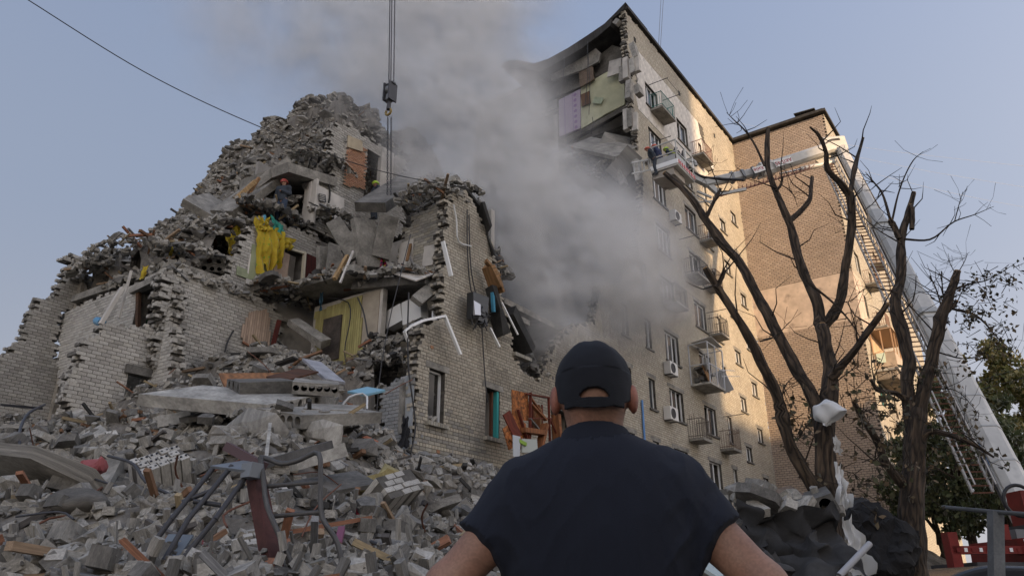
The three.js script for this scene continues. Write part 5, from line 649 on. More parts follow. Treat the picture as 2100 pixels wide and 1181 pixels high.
// ---- debris to the right of the man
slabThing('hollow core slab end tipped up right of the man', at(1500, 1075, 8.6), at(1512, 1060, 9.6), at(1648, 1018, 9), mat.concreteDark, .2, 5, .06); placed('brick_lump', rough(board(at(1546, 1014, 9), at(1620, 992, 9.2), at(1556, 1046, 8.8), .5), .05, 3), conc(.34, .27, .22), 'lump of masonry resting on the tipped slab', 'masonry'); placed('green_scrap', rough(board(at(1518, 1028, 9.6), at(1552, 1018, 9.6), at(1524, 1042, 9.5), .02), .06, 6), M(.05, .34, .06), 'bright green scrap behind the masonry lump', 'scrap');
placed('concrete_plate', rough(board(at(1560, 1095, 10), at(1690, 1050, 11), at(1580, 1140, 9.4), .2), .05, 2), mat.concrete, 'flat grey plate behind the left tree foot', 'concrete slab'); placed('torn_roofing', rough(rough(new THREE.PlaneGeometry(1.1, .7, 44, 28).rotateX(-.5).rotateY(.5).translate(...at(1630, 1105, 8).toArray()), .3, 2), .12, 6), M(.04, .04, .042, { side: THREE.DoubleSide, map: concreteMap }), 'crumpled black roofing felt beside the left tree', 'roofing'); placed('torn_roofing', rough(rough(new THREE.PlaneGeometry(1.0, .6, 40, 24).rotateX(-.9).rotateY(.9).translate(...at(1610, 1165, 7.4).toArray()), .3, 2), .1, 6), M(.06, .06, .062, { side: THREE.DoubleSide, map: concreteMap }), 'lower crumpled felt between the man and the left tree', 'roofing');
placed('asphalt_lump', rough(rough(new THREE.IcosahedronGeometry(.6, 14).scale(.75, 1.25, .5).translate(...at(1805, 1135, 10.4).toArray()), .35, 1.4), .08, 9), M(.03, .03, .033, { map: concreteMap, roughness: 1 }), 'huge dark slab of asphalt standing between the two trees', 'asphalt'); placed('asphalt_lump', rough(new THREE.IcosahedronGeometry(.3, 3).scale(1.1, .5, .7).translate(...at(1750, 1060, 11).toArray()), .25, 2), M(.05, .05, .052, { map: concreteMap, roughness: 1 }), 'smaller dark asphalt lump behind the left tree', 'asphalt'); placed('white_board', board(at(1420, 1150, 6.4), at(1500, 1125, 6.8), at(1450, 1185, 6.2), .03), M(.4, .46, .45), 'pale board lying beside the right elbow of the man', 'board');

// ---------------------------------------------------------------- crane hook with its chains
{
  const p = onX(798, 405, -17.2), fd = p.clone().sub(eye).dot(FW), C = (x, y, d = 0) => at(x, y, fd + d), o = C(799, 190), g = thing('crane_hook', 'black crane hook block on steel ropes above the ruin', 'crane hook', o.toArray()), R = (x, y, d) => C(x, y, d).sub(o), s = fd / FOCAL * 1.05;
  const yel = M(.24, .17, .05, { roughness: .6 });
  for (const x of [797, 807]) part('rope', tube([R(x + 3, -60), R(x, 172)], .022, 5, 1), mat.steelDark, g); for (const x of [801]) part('rope', tube([R(x + 3, -60, .3), R(x, 172, .3)], .022, 5, 1), mat.steelDark, g);
  part('cheek_plate', box(.06, .78, .42).translate(-.13, 0, 0), mat.steelDark, g); part('cheek_plate', box(.06, .78, .42).translate(.14, 0, 0), mat.steelDark, g); part('sheave', new THREE.CylinderGeometry(.17, .17, .2, 18).rotateZ(Math.PI / 2).translate(0, .14, 0), mat.steel, g); part('weight', new THREE.CylinderGeometry(.14, .15, .24, 14).translate(0, -.24, 0), mat.steel, g); part('crosshead', box(.42, .07, .2, 0, .36, 0), mat.steelDark, g); part('swivel', new THREE.CylinderGeometry(.07, .09, .4, 12).translate(0, -.55, 0), mat.steelDark, g);
  part('hook', new THREE.TorusGeometry(.13, .045, 8, 18, 4.6).rotateZ(2.4).translate(0, -.85, 0), yel, g);
  const chain = (a, b) => { const l = [], L = a.distanceTo(b), n = Math.floor(L / .085), d = b.clone().sub(a).normalize(), side = d.clone().cross(RT).normalize(), rt = side.clone().cross(d); for (let k = 0; k < n; k++) { const t = new THREE.TorusGeometry(.04, .014, 5, 8).scale(.72, 1.35, 1); const q = new THREE.Matrix4().makeBasis(k % 2 ? rt : side, d, (k % 2 ? rt : side).clone().cross(d)).setPosition(a.clone().addScaledVector(d, (k + .5) * .085)); l.push(t.applyMatrix4(q)); } return merge(l); };
  part('chain', chain(R(795, 240), R(794, 408)), mat.steelDark, g); part('chain', chain(R(802, 240), R(801, 404)), mat.steelDark, g); part('chain_hook', new THREE.TorusGeometry(.09, .03, 8, 14, 4.8).translate(...R(799, 418).toArray()), yel, g); part('chain_hook', new THREE.TorusGeometry(.09, .03, 8, 14, 4.8).translate(...R(795, 414).toArray()), yel, g);
}
// ---------------------------------------------------------------- wires in the sky
const wire = (l, pts, r, m = mat.wire) => placed('overhead_wire', tube(pts, r, 5, 8), m, l, 'wire', 'overhead wires');
wire('black wire sagging from the top left corner to the ruin', [at(-60, -75, 14), at(57, 0, 14.6), at(300, 150, 16.5), at(525, 257, 18.6), at(760, 345, 20.5), at(960, 388, 22)], .014); wire('pair wire above the roof of the tall block, left one', [at(1357, -20, 60), at(1351, 92, 55)], .02); wire('pair wire above the roof of the tall block, right one', [at(1362, -20, 60), at(1355, 96, 55)], .02);
wire('thin wire from the section roof towards the right edge, upper one', [at(1505, 250, 48), at(1760, 300, 44), at(2140, 345, 40)], .007, mat.wirePale); wire('thin wire from the section roof towards the right edge, middle one', [at(1740, 318, 44), at(1900, 350, 42), at(2140, 390, 40)], .007, mat.wirePale); wire('thin wire from the section roof towards the right edge, lowest one', [at(1770, 350, 44), at(1950, 395, 42), at(2140, 432, 40)], .007, mat.wirePale);
wire('wire crossing low at the right edge above the trees', [at(1950, 800, 30), at(2140, 740, 28)], .012); wire('second wire crossing low at the right edge above the trees', [at(1950, 815, 30), at(2140, 765, 28)], .012);

// ---------------------------------------------------------------- aerial platform: truck, boom, basket
const boomWhite = M(.66, .66, .63, { roughness: .42, map: plasterMap }), boomGrey = M(.5, .52, .52, { roughness: .45, map: plasterMap }), fireRed = M(.24, .02, .016, { roughness: .45, map: speckMap });
const octo = (a, b, w, h, up) => { const s = new THREE.Shape(), x = w / 2, y = h / 2, c = Math.min(x, y) * .45; s.moveTo(-x + c, -y); s.lineTo(x - c, -y); s.lineTo(x, -y + c); s.lineTo(x, y - c); s.lineTo(x - c, y); s.lineTo(-x + c, y); s.lineTo(-x, y - c); s.lineTo(-x, -y + c); s.closePath(); const d = b.clone().sub(a), L = d.length(); d.normalize(); const g = new THREE.ExtrudeGeometry(s, { depth: L, bevelEnabled: false }), q = d.clone().cross(up).normalize(), n = q.clone().cross(d).normalize(); const m = new THREE.Matrix4().makeBasis(q, n, d); if (m.determinant() < 0) m.makeBasis(q.negate(), n, d); g.applyMatrix4(m.setPosition(a)); const u = g.attributes.uv; for (let i = 0; i < u.count; i++) u.setXY(i, u.getX(i) * .4, u.getY(i) * .4); return g; };
{
  const K = at(1722, 300, 35), T = at(2098, 1035, 23.5), o = T.clone().setY(2.0), g = thing('aerial_platform_truck', 'red fire truck with white telescopic boom and rescue basket raised to the tall block', 'fire truck', o.toArray()), k = K.clone().sub(o), t = T.clone().sub(o), ax = t.clone().sub(k).normalize(), up = V(0, 1, 0);
  const P = f => k.clone().lerp(t, f);
  part('boom_section', octo(P(.0), P(.34), .5, .58, up), boomWhite, g); part('boom_section', octo(P(.30), P(.62), .64, .72, up), boomGrey, g); part('boom_section', octo(P(.58), P(1.02), .8, .88, up), boomWhite, g);
  for (const f of [.34, .62]) part('boom_collar', octo(P(f), P(f + .012), .78 + (f > .5 ? .16 : 0), .86 + (f > .5 ? .16 : 0), up), boomGrey, g);
  { // ribs, bands and hose trays on the boom
    const q = ax.clone().cross(up).normalize(), n = q.clone().cross(ax).normalize(); for (const [a, c, w, h] of [[.02, .33, .25, .29], [.345, .61, .32, .36], [.635, 1, .4, .44]]) for (const s of [-1, 1]) { part('boom_rib', bar(P(a).addScaledVector(q, s * (w + .015)).addScaledVector(n, h * .25), P(c).addScaledVector(q, s * (w + .015)).addScaledVector(n, h * .25), .05, .05), boomGrey, g); part('hose_tray', bar(P(a).addScaledVector(q, s * (w + .02)).addScaledVector(n, -h * .3), P(c).addScaledVector(q, s * (w + .02)).addScaledVector(n, -h * .3), .04, .07), mat.steelDark, g); }
    for (let k = 0; k < 16; k++) { const f = .04 + k * .06, w = f < .33 ? .53 : f < .61 ? .67 : .83; if (Math.abs(f - .34) < .02 || Math.abs(f - .62) < .02) continue; part('weld_band', octo(P(f), P(f + .0025), w, w + .08, up), boomGrey, g); }
    part('rating_plate', bar(P(.9).addScaledVector(q, .42), P(.94).addScaledVector(q, .42), .02, .3), M(.05, .1, .2), g); part('rating_plate', bar(P(.9).addScaledVector(q, -.42), P(.94).addScaledVector(q, -.42), .02, .3), M(.05, .1, .2), g);
  }
  { // rescue ladder along the boom
    const side = ax.clone().cross(up).normalize(); if (side.dot(RT) > 0) side.negate(); const nrm = side.clone().cross(ax).normalize(), A = f => P(f).addScaledVector(side, .62), B = f => P(f).addScaledVector(side, 1.2), N = 78, rl = [], rg = [], zz = [], rail = M(.36, .34, .31, { roughness: .6 });
    part('ladder_rail', bar(A(.08), A(.98), .06, .1), rail, g); part('ladder_rail', bar(B(.08), B(.98), .06, .1), rail, g); const lift = nrm.clone().multiplyScalar(.4); part('ladder_handrail', merge([bar(A(.08).add(lift), A(.98).add(lift), .04), bar(B(.08).add(lift), B(.98).add(lift), .04)]), rail, g);
    for (let i = 0; i <= N; i++) { const f = .08 + .9 * i / N; part('rung', bar(A(f), B(f), .04), mat.rust, g); if (i < N) { zz.push(bar(B(f), B(f + .9 / N).add(i % 2 ? V(0, 0, 0) : lift), .03), bar(A(f).add(i % 2 ? lift : V(0, 0, 0)), A(f + .9 / N).add(i % 2 ? V(0, 0, 0) : lift), .03)); } } part('ladder_bracing', merge(zz), rail, g);
  }
  // knuckle and upper boom
  const K2 = at(1556, 352, 34.40).sub(o), K3 = at(1446, 376, 34.15).sub(o), kk = at(1700, 305, 34.75).sub(o);
  part('knuckle', rough(octo(at(1690, 300, 34.77).sub(o), at(1732, 296, 34.83).sub(o), .5, .95, up), .04, 2), boomWhite, g); part('knuckle_plate', board(at(1700, 345, 34.88).sub(o), at(1733, 300, 34.88).sub(o), at(1690, 320, 34.88).sub(o), .12), boomWhite, g); part('knuckle_pin', new THREE.CylinderGeometry(.1, .1, .8, 12).rotateX(Math.PI / 2).translate(...at(1722, 312, 34.85).sub(o).toArray()), mat.steel, g);
  part('upper_boom', octo(kk, K2, .5, .62, up), boomWhite, g); part('upper_boom_tip', octo(K2, K3, .38, .46, up), boomGrey, g); part('collar', octo(at(1585, 343, 34.48).sub(o), at(1560, 350, 34.40).sub(o), .62, .76, up), boomWhite, g); for (let i = 0; i < 3; i++) part('collar', octo(at(1548 - i * 22, 354 + i * 5, 34.3).sub(o), at(1543 - i * 22, 355 + i * 5, 34.3).sub(o), .5, .6, up), mat.steel, g);
  part('tilt_cylinder', tube([at(1712, 332, 34.83).sub(o), at(1642, 347, 34.70).sub(o)], .13, 12, 1), M(.62, .6, .54, { roughness: .35 }), g); part('cylinder_rod', tube([at(1642, 347, 34.70).sub(o), at(1600, 356, 34.60).sub(o)], .06, 10, 1), M(.6, .6, .6, { roughness: .2, metalness: .9 }), g); part('side_pipe', tube([at(1668, 322, 34.77).sub(o), at(1555, 366, 34.45).sub(o)], .07, 8, 1), boomWhite, g);
  part('hose', tube([[1722, 286], [1700, 290], [1688, 303], [1672, 318]].map(q => at(...q, 34.6).sub(o)), .09, 8), mat.black, g); part('hose', tube([[1415, 342], [1420, 350], [1440, 362], [1470, 366], [1525, 369]].map((q, i) => at(...q, 34.0).sub(o)), .07, 8), mat.black, g); part('hose', tube([[1410, 338], [1415, 330], [1424, 330], [1428, 340]].map(q => at(...q, 34.0).sub(o)), .09, 8), boomGrey, g);
  { const l = []; for (let i = 0; i < 22; i++) { const f = i / 21, a = at(1660 - f * 180, 338 + f * 55, 34.6 - f * .4).sub(o); l.push(bar(a, a.clone().add(V(0, -.28, 0)), .04), bar(a.clone().add(V(0, -.28, 0)), a.clone().addScaledVector(RT, .28), .03)); } l.push(bar(at(1665, 345, 34.73).sub(o), at(1478, 402, 34.23).sub(o), .06)); part('hose_chain', merge(l), M(.3, .16, .12), g); }
  part('tip_linkage', merge([bar(at(1446, 372, 34.17).sub(o), at(1478, 400, 34.20).sub(o), .25), bar(at(1478, 398, 34.20).sub(o), at(1530, 388, 34.35).sub(o), .15), bar(at(1430, 392, 34.20).sub(o), at(1460, 405, 34.20).sub(o), .1), bar(at(1430, 400, 34.25).sub(o), at(1460, 418, 34.25).sub(o), .06), bar(at(1420, 395, 34.20).sub(o), at(1432, 415, 34.20).sub(o), .06), bar(at(1432, 415, 34.25).sub(o), at(1462, 412, 34.25).sub(o), .06), bar(at(1420, 362, 34.12).sub(o), at(1450, 376, 34.17).sub(o), .3)]), boomGrey, g);
  // lettering on the upper boom, read upside down as it is folded over
  const sign = (text, x0, y0, x1, y1, d0, d1, w, h) => { const c = document.createElement('canvas'); c.width = 256; c.height = 96; const q = c.getContext('2d'); q.fillStyle = '#d2d1cb'; q.fillRect(0, 0, 256, 96); q.translate(256, 96); q.rotate(Math.PI); q.fillStyle = '#8e2030'; q.font = 'bold 74px sans-serif'; q.textAlign = 'center'; q.textBaseline = 'middle'; q.fillText(text, 128, 50, 248); const tx = new THREE.CanvasTexture(c); tx.colorSpace = THREE.SRGBColorSpace; const a = at(x0, y0, d0).sub(o), b = at(x1, y1, d1).sub(o), u = b.clone().sub(a), W = u.length(); u.normalize(); let n = u.clone().cross(up).normalize(); const v = n.clone().cross(u); const pg = new THREE.BoxGeometry(W, h, .012); basis(pg, u, v, n, a.clone().lerp(b, .5)); const m = part('boom_lettering', pg, [boomWhite, boomWhite, boomWhite, boomWhite, new THREE.MeshStandardMaterial({ map: tx, roughness: .45 }), new THREE.MeshStandardMaterial({ map: tx, roughness: .45 })], g); return m; };
  const off = .02; sign('АКП-45', 1625, 326, 1590, 337, 34.12, 34.05, 1, .36); sign('м.Київ', 1577, 340, 1546, 350, 34.03, 33.97, 1, .34);
  // truck body
  const y = o.y, F2 = FW.clone(), side = RT.clone(), B = (f, r, h) => at(2060, 1100, 22.5).setY(h + .72).addScaledVector(FW, f).addScaledVector(RT, r).sub(o);
  const block = (n, f0, f1, r0, r1, h0, h1, m, amt = 0) => { const gg = box(Math.abs(r1 - r0), h1 - h0, Math.abs(f1 - f0)); basis(gg, RT.clone(), V(0, 1, 0), FW.clone().negate(), B((f0 + f1) / 2, (r0 + r1) / 2, (h0 + h1) / 2)); return part(n, gg, m, g); };
  block('chassis', -1.2, 1.2, -1.6, 6, 1.0, 1.35, mat.steelDark); block('deck', -1.3, 1.3, -.3, 6, 1.35, 1.95, fireRed); block('turntable', -.8, .8, .35, 1.8, 2.0, 2.35, mat.steelDark); block('turret', -.35, .35, .55, .7, 2.3, 3.3, fireRed); block('turret', -.35, .35, 1.25, 1.4, 2.3, 3.3, fireRed); block('pump_unit', -.9, -.4, -.2, .35, 1.96, 2.2, mat.steel); block('ladder_foot', -.95, -.8, 1.5, 2.6, 1.96, 2.5, fireRed); block('cabinet_door', -1.33, -1.3, 1.6, 2.4, 1.4, 1.84, M(.24, .018, .015, { roughness: .35 })); block('cabinet_door', -1.33, -1.3, 2.5, 3.3, 1.4, 1.84, M(.24, .018, .015, { roughness: .35 })); block('outrigger_beam', -1.25, -.9, -2.2, .2, 1.55, 1.75, fireRed); block('outrigger_leg', -1.25, -.9, -2.25, -2.0, .9, 2.1, fireRed); block('outrigger_post', -1.2, -.9, -.75, -.55, 1.9, 2.3, fireRed); block('chrome_strip', -1.32, -1.3, -.3, 3, 1.86, 1.92, mat.frame); block('control_box', -1.4, -1.3, .05, .3, 1.62, 1.8, M(.7, .7, .66)); block('red_case', -1.1, -.7, .45, 1.1, 2.15, 2.65, fireRed);
  for (let i = 0; i < 10; i++) { const s = block('warning_stripe', -1.27, -1.25, -2.1 + i * .2, -2.02 + i * .2, 1.6, 1.7, i % 2 ? mat.frame : fireRed); } for (let i = 0; i < 4; i++) block('step', -1.45, -1.25, .75, 1.35, 1.05 + i * .22, 1.1 + i * .22, mat.frame); block('step_panel', -1.34, -1.3, .7, 1.4, 1.0, 1.95, mat.black); block('wheel_housing', -1.3, 1.3, 1.8, 5.5, .6, 1.35, mat.black); part('wheel', new THREE.CylinderGeometry(.52, .52, .4, 20).rotateZ(Math.PI / 2).rotateY(TURN + Math.PI / 2).translate(...B(-1, -.9, .75).toArray()), mat.black, g); for (const r of [2.4, 4.4]) part('wheel', new THREE.CylinderGeometry(.52, .52, .4, 20).rotateX(Math.PI / 2).rotateY(TURN).translate(...B(-1.25, r, .55).toArray()), mat.black, g);
  part('cable_reel', new THREE.TorusGeometry(.42, .05, 8, 20).rotateY(TURN).translate(...B(-.9, .1, 2.95).toArray()), mat.black, g);
  // basket
  const q = onX(1381, 362, -12.6).sub(o), bas = (n, gg, m) => part(n, gg.translate(q.x, q.y, q.z), m, g);
  bas('basket_floor', box(1.4, .14, 2.1), boomWhite); bas('basket_skirt', box(1.42, .24, .04, 0, .14, 1.07), mat.frame); bas('basket_skirt', box(.04, .24, 2.1, .72, .14, 0), mat.frame); for (let i = 0; i < 10; i++) { const sg = box(.014, .2, .11, .748, .14, -.95 + i * .21); bas('red_stripe', sg, M(.45, .03, .03)); }
  const rl = []; for (const x of [-.68, .68]) for (const z of [-1.02, 0, 1.02]) rl.push(box(.055, 1.3, .055, x, .72, z)); for (const x of [-.68, .68]) for (const yy of [.72, 1.36]) rl.push(box(.055, .055, 2.1, x, yy, 0)); for (const z of [-1.02, 1.02]) for (const yy of [.72, 1.36]) rl.push(box(1.36, .055, .055, 0, yy, z)); bas('basket_rail', merge(rl), boomWhite); bas('basket_panel', box(.03, .36, 1.0, .68, .42, .5), boomGrey); bas('basket_panel', box(1.2, .36, .03, 0, .42, 1.02), boomGrey); bas('under_plate', rough(box(1.1, .34, 1.3, -.1, -.26, .3), .05, 2), M(.5, .46, .41, { map: plasterMap })); bas('basket_tool_case', box(.3, .3, .4, .52, .5, -.3), mat.black); bas('screen_frame', merge([box(.05, .05, .9, .68, 1.36, -.55), box(.05, .64, .05, .7, 1.04, -.1), box(.05, .64, .05, .7, 1.04, -1)]), mat.frame);
  // folded rescue flap on the facade side
  bas('rescue_flap', merge([bar(V(-.7, .1, 1.1), V(-1.0, -.75, 2.6), .07), bar(V(-.7, .7, 1.1), V(-1.0, -.15, 2.6), .07), ...[0, 1, 2, 3].map(i => bar(V(-.72 - i * .08, .65 - i * .24, 1.2 + i * .4), V(-.72 - i * .08, .05 - i * .24, 1.2 + i * .4), .05))]), boomGrey);
}
// lamp post and parked car at the lower right edge
{ const p = at(2045, 1181, 11), g = thing('railing_post', 'grey steel post with a top rail at the lower right edge', 'post', p.clone().setY(.3).toArray()), R = (x, y, f) => at(x, y, f).sub(g.position); part('post', bar(R(2043, 1050, 11), R(2047, 1290, 11), .15), M(.2, .215, .23, { roughness: .6, map: speckMap }), g); part('rail', tube([R(1935, 1040, 12.2), R(2043, 1050, 11), R(2180, 1060, 9.8)], .03, 8, 1), M(.15, .16, .17, { map: speckMap }), g); }
{ const p = at(2010, 1175, 14).setY(.15), g = thing('parked_car', 'dark parked car whose roof shows below the red truck', 'car', p.toArray(), TURN), dark = M(.03, .032, .036, { roughness: .25 }); const s = new THREE.Shape(); s.moveTo(-2.1, .35); s.lineTo(-2.1, .85); s.quadraticCurveTo(-1.9, .95, -1.35, 1.0); s.quadraticCurveTo(-.9, 1.42, -.3, 1.46); s.lineTo(.6, 1.44); s.quadraticCurveTo(1.2, 1.35, 1.6, 1.0); s.lineTo(2.1, .9); s.lineTo(2.15, .35); s.closePath(); part('body', new THREE.ExtrudeGeometry(s, { depth: 1.6, bevelEnabled: true, bevelSize: .08, bevelThickness: .1, bevelSegments: 3 }).translate(0, 0, -.8), dark, g); for (const [x0, x1] of [[-.95, -.1], [.0, 1.05]]) part('side_window', box(x1 - x0, .3, .02, (x0 + x1) / 2, 1.18, .92), mat.glass, g); for (const x of [-1.35, 1.35]) for (const z of [-.8, .8]) part('wheel', new THREE.CylinderGeometry(.33, .33, .22, 18).rotateX(Math.PI / 2).translate(x, .33, z), mat.black, g); }

// ---------------------------------------------------------------- trees
const bark = M(.24, .205, .175, { map: barkMap, bumpMap: barkBump, bumpScale: .05, roughness: .95 }), cutWood = M(.5, .37, .22, { map: woodMap });
const leafGeo = (() => { const g = new THREE.BufferGeometry(); g.setAttribute('position', new THREE.Float32BufferAttribute([0, 0, 0, .35, .5, .12, 0, 1, 0, -.35, .5, .12], 3)); g.setAttribute('uv', new THREE.Float32BufferAttribute([.5, 0, 1, .5, .5, 1, 0, .5], 2)); g.setIndex([0, 1, 2, 0, 2, 3]); g.computeVertexNormals(); return g; })();
function leaves(list, m, name, parent) { const im = new THREE.InstancedMesh(leafGeo, m, list.length), d = new THREE.Object3D(), c = new THREE.Color(); im.name = name; im.userData.kind = 'stuff'; im.castShadow = im.receiveShadow = true; list.forEach((l, i) => { d.position.copy(l.p); d.rotation.set(rr(0, 6.28), rr(0, 6.28), rr(0, 6.28)); d.scale.setScalar(l.s); d.updateMatrix(); im.setMatrixAt(i, d.matrix); c.setRGB(...l.c); im.setColorAt(i, c); }); parent.add(im); return im; }
function lopped(label, fd, trunk, limbs, twigs, leafSpots) {
  const base = at(trunk[0][0], trunk[0][1], fd).setY(.1), g = thing('tree', label, 'tree', base.toArray(), 0, 'lopped trees at the right'); const sprouts = [];
  const path = l => smoothPath(l.map(([x, y, r], i) => [at(x, y, fd + (l.d0 ?? 0) + (l.dd ?? 0) * i / (l.length - 1)).sub(base), r * .64]), 5);
  const tr = path(trunk); tr.unshift([V(tr[0][0].x, 0, tr[0][0].z), tr[0][1] * 1.25]); part('trunk', limb(tr, 16, .12), bark, g);
  for (const l of limbs) { const p = path(l); for (const k of [2, 3, 4].map(() => Math.floor(rr(1, p.length - 1)))) p[k][1] *= rr(1.06, 1.2); const m = part('limb', limb(p, 12, .2), bark, g), e = p[p.length - 1], b = p[p.length - 3]; if (e[1] > .018) { const dir = e[0].clone().sub(b[0]).normalize(), c = new THREE.CylinderGeometry(e[1] * .92, e[1] * .92, .02, 12); c.applyQuaternion(new THREE.Quaternion().setFromUnitVectors(V(0, 1, 0), dir)); part('cut_face', c.translate(...e[0].clone().addScaledVector(dir, .004).toArray()), cutWood, m); } for (let k = 0; k < 3; k++) { const q = p[Math.floor(rr(.25, .95) * (p.length - 1))], dir = V(rr(-1, 1), rr(0, 1), rr(-1, 1)).normalize(), L = rr(.2, .7); sprouts.push(limb([[q[0].clone(), .012], [q[0].clone().addScaledVector(dir, q[1] + L * .4).add(V(0, .03, 0)), .008], [q[0].clone().addScaledVector(dir, q[1] + L * .75).add(V(rr(-.1, .1), .1, rr(-.1, .1))), .005], [q[0].clone().addScaledVector(dir, q[1] + L).add(V(rr(-.15, .15), .2, rr(-.15, .15))), .002]], 5, 0)); } }
  const fine = sprouts; for (const l of twigs) { const p = path(l); fine.push(limb(p, 6, .1)); for (let k = 0; k < 11; k++) { const q = p[Math.floor(rr(.3, .95) * p.length)], dir = V(rr(-1, 1), rr(-.5, 1), rr(-1, 1)).normalize(), L = rr(.15, .5); fine.push(limb([[q[0], q[1] * .6], [q[0].clone().addScaledVector(dir, L * .5).add(V(rr(-.04, .04), 0, rr(-.04, .04))), q[1] * .4], [q[0].clone().addScaledVector(dir, L).add(V(0, rr(-.05, .1), 0)), .003]], 5, 0)); } }
  const lv = []; for (const [x, y, rx, ry, n] of leafSpots) for (let k = 0; k < n; k++) { const a = rnd() * 6.28, q = Math.sqrt(rnd()), c = at(x + Math.cos(a) * q * rx, y + Math.sin(a) * q * ry, fd + rr(-.5, .5)).sub(base), dir = V(rr(-1, 1), rr(-1, .4), rr(-1, 1)).normalize(), e = c.clone().addScaledVector(dir, rr(.1, .3)); fine.push(limb([[c, .006], [e, .003]], 4, 0)); const m = Math.floor(rr(2, 6)); for (let i = 0; i < m; i++) lv.push({ p: e.clone().add(V(rr(-.05, .05), rr(-.05, .05), rr(-.05, .05))), s: rr(.05, .1), c: pick([[.1, .075, .04], [.07, .07, .035], [.13, .09, .05], [.06, .055, .04]]) }); }
  part('twig', mergeGeometries(fine), bark, g).name = 'twigs'; const tw = g.children[g.children.length - 1]; tw.userData.kind = 'stuff'; if (lv.length) leaves(lv, M(1, 1, 1, { side: THREE.DoubleSide, roughness: .9 }), 'leaves', g); return g;
}
const D = (l, d0, dd) => Object.assign(l, { d0, dd });
lopped('nearest lopped tree with four bare stems, white plastic caught in its fork', 9.2, [[1716, 1260, .27], [1702, 1100, .235], [1696, 1000, .21], [1692, 900, .19], [1698, 830, .17]], [
  D([[1698, 850, .16], [1704, 767, .135], [1695, 707, .125], [1687, 669, .13]], 0, .2), D([[1687, 672, .11], [1675, 618, .1], [1654, 574, .095], [1633, 510, .09], [1618, 452, .085], [1590, 390, .07], [1576, 346, .06], [1574, 302, .055], [1576, 262, .04]], .2, .4), D([[1687, 672, .1], [1719, 627, .095], [1734, 559, .09], [1742, 500, .085], [1749, 444, .08], [1744, 396, .075]], .2, -.3), D([[1744, 398, .05], [1756, 335, .04], [1771, 284, .03]], -.1, .2), D([[1744, 400, .065], [1725, 376, .06], [1698, 346, .05], [1695, 312, .042], [1680, 277, .035], [1662, 260, .018]], -.1, -.3),
  D([[1688, 1015, .15], [1655, 974, .125], [1629, 929, .115], [1613, 887, .11], [1600, 832, .1], [1589, 796, .1], [1565, 752, .095], [1544, 707, .09], [1524, 672, .085], [1500, 633, .075], [1470, 585, .07], [1447, 550, .05]], 0, -.8), D([[1468, 590, .05], [1478, 575, .04], [1486, 555, .035]], -.75, 0), D([[1698, 900, .16], [1678, 841, .13], [1660, 796, .12], [1636, 761, .115], [1604, 701, .11], [1586, 666, .11], [1559, 618, .1], [1535, 568, .1], [1521, 542, .1], [1480, 496, .09], [1444, 443, .085], [1405, 392, .075], [1364, 355, .06]], 0, .9), D([[1448, 446, .045], [1465, 413, .04], [1478, 388, .035]], .7, 0), D([[1704, 775, .1], [1740, 735, .08], [1767, 701, .075], [1796, 660, .065], [1822, 624, .045]], 0, -.6), D([[1622, 452, .06], [1661, 410, .05], [1664, 385, .04], [1666, 363, .04]], .4, .3), D([[1592, 392, .035], [1602, 380, .03], [1606, 363, .025]], .4, 0)], [
  D([[1569, 340, .03], [1545, 290, .025], [1525, 264, .02], [1505, 245, .014], [1491, 231, .008]], .5, .2), D([[1657, 578, .025], [1713, 624, .022], [1745, 660, .018], [1767, 695, .012]], 0, -.3), D([[1602, 378, .012], [1625, 395, .01], [1637, 424, .005]], .4, 0), D([[1477, 390, .015], [1462, 352, .01], [1450, 322, .005]], .7, 0), D([[1600, 835, .015], [1612, 790, .012], [1630, 770, .005]], 0, 0), D([[1640, 980, .02], [1665, 910, .012], [1680, 870, .006]], 0, .3), D([[1560, 700, .02], [1590, 690, .014], [1620, 660, .006]], 0, .4), D([[1720, 780, .014], [1760, 740, .01], [1745, 640, .005]], 0, .3)],
  [[1640, 830, 40, 60, 20], [1770, 790, 60, 60, 30], [1800, 880, 60, 70, 30], [1770, 980, 50, 50, 24], [1640, 900, 30, 60, 12], [1830, 930, 40, 60, 16]]);
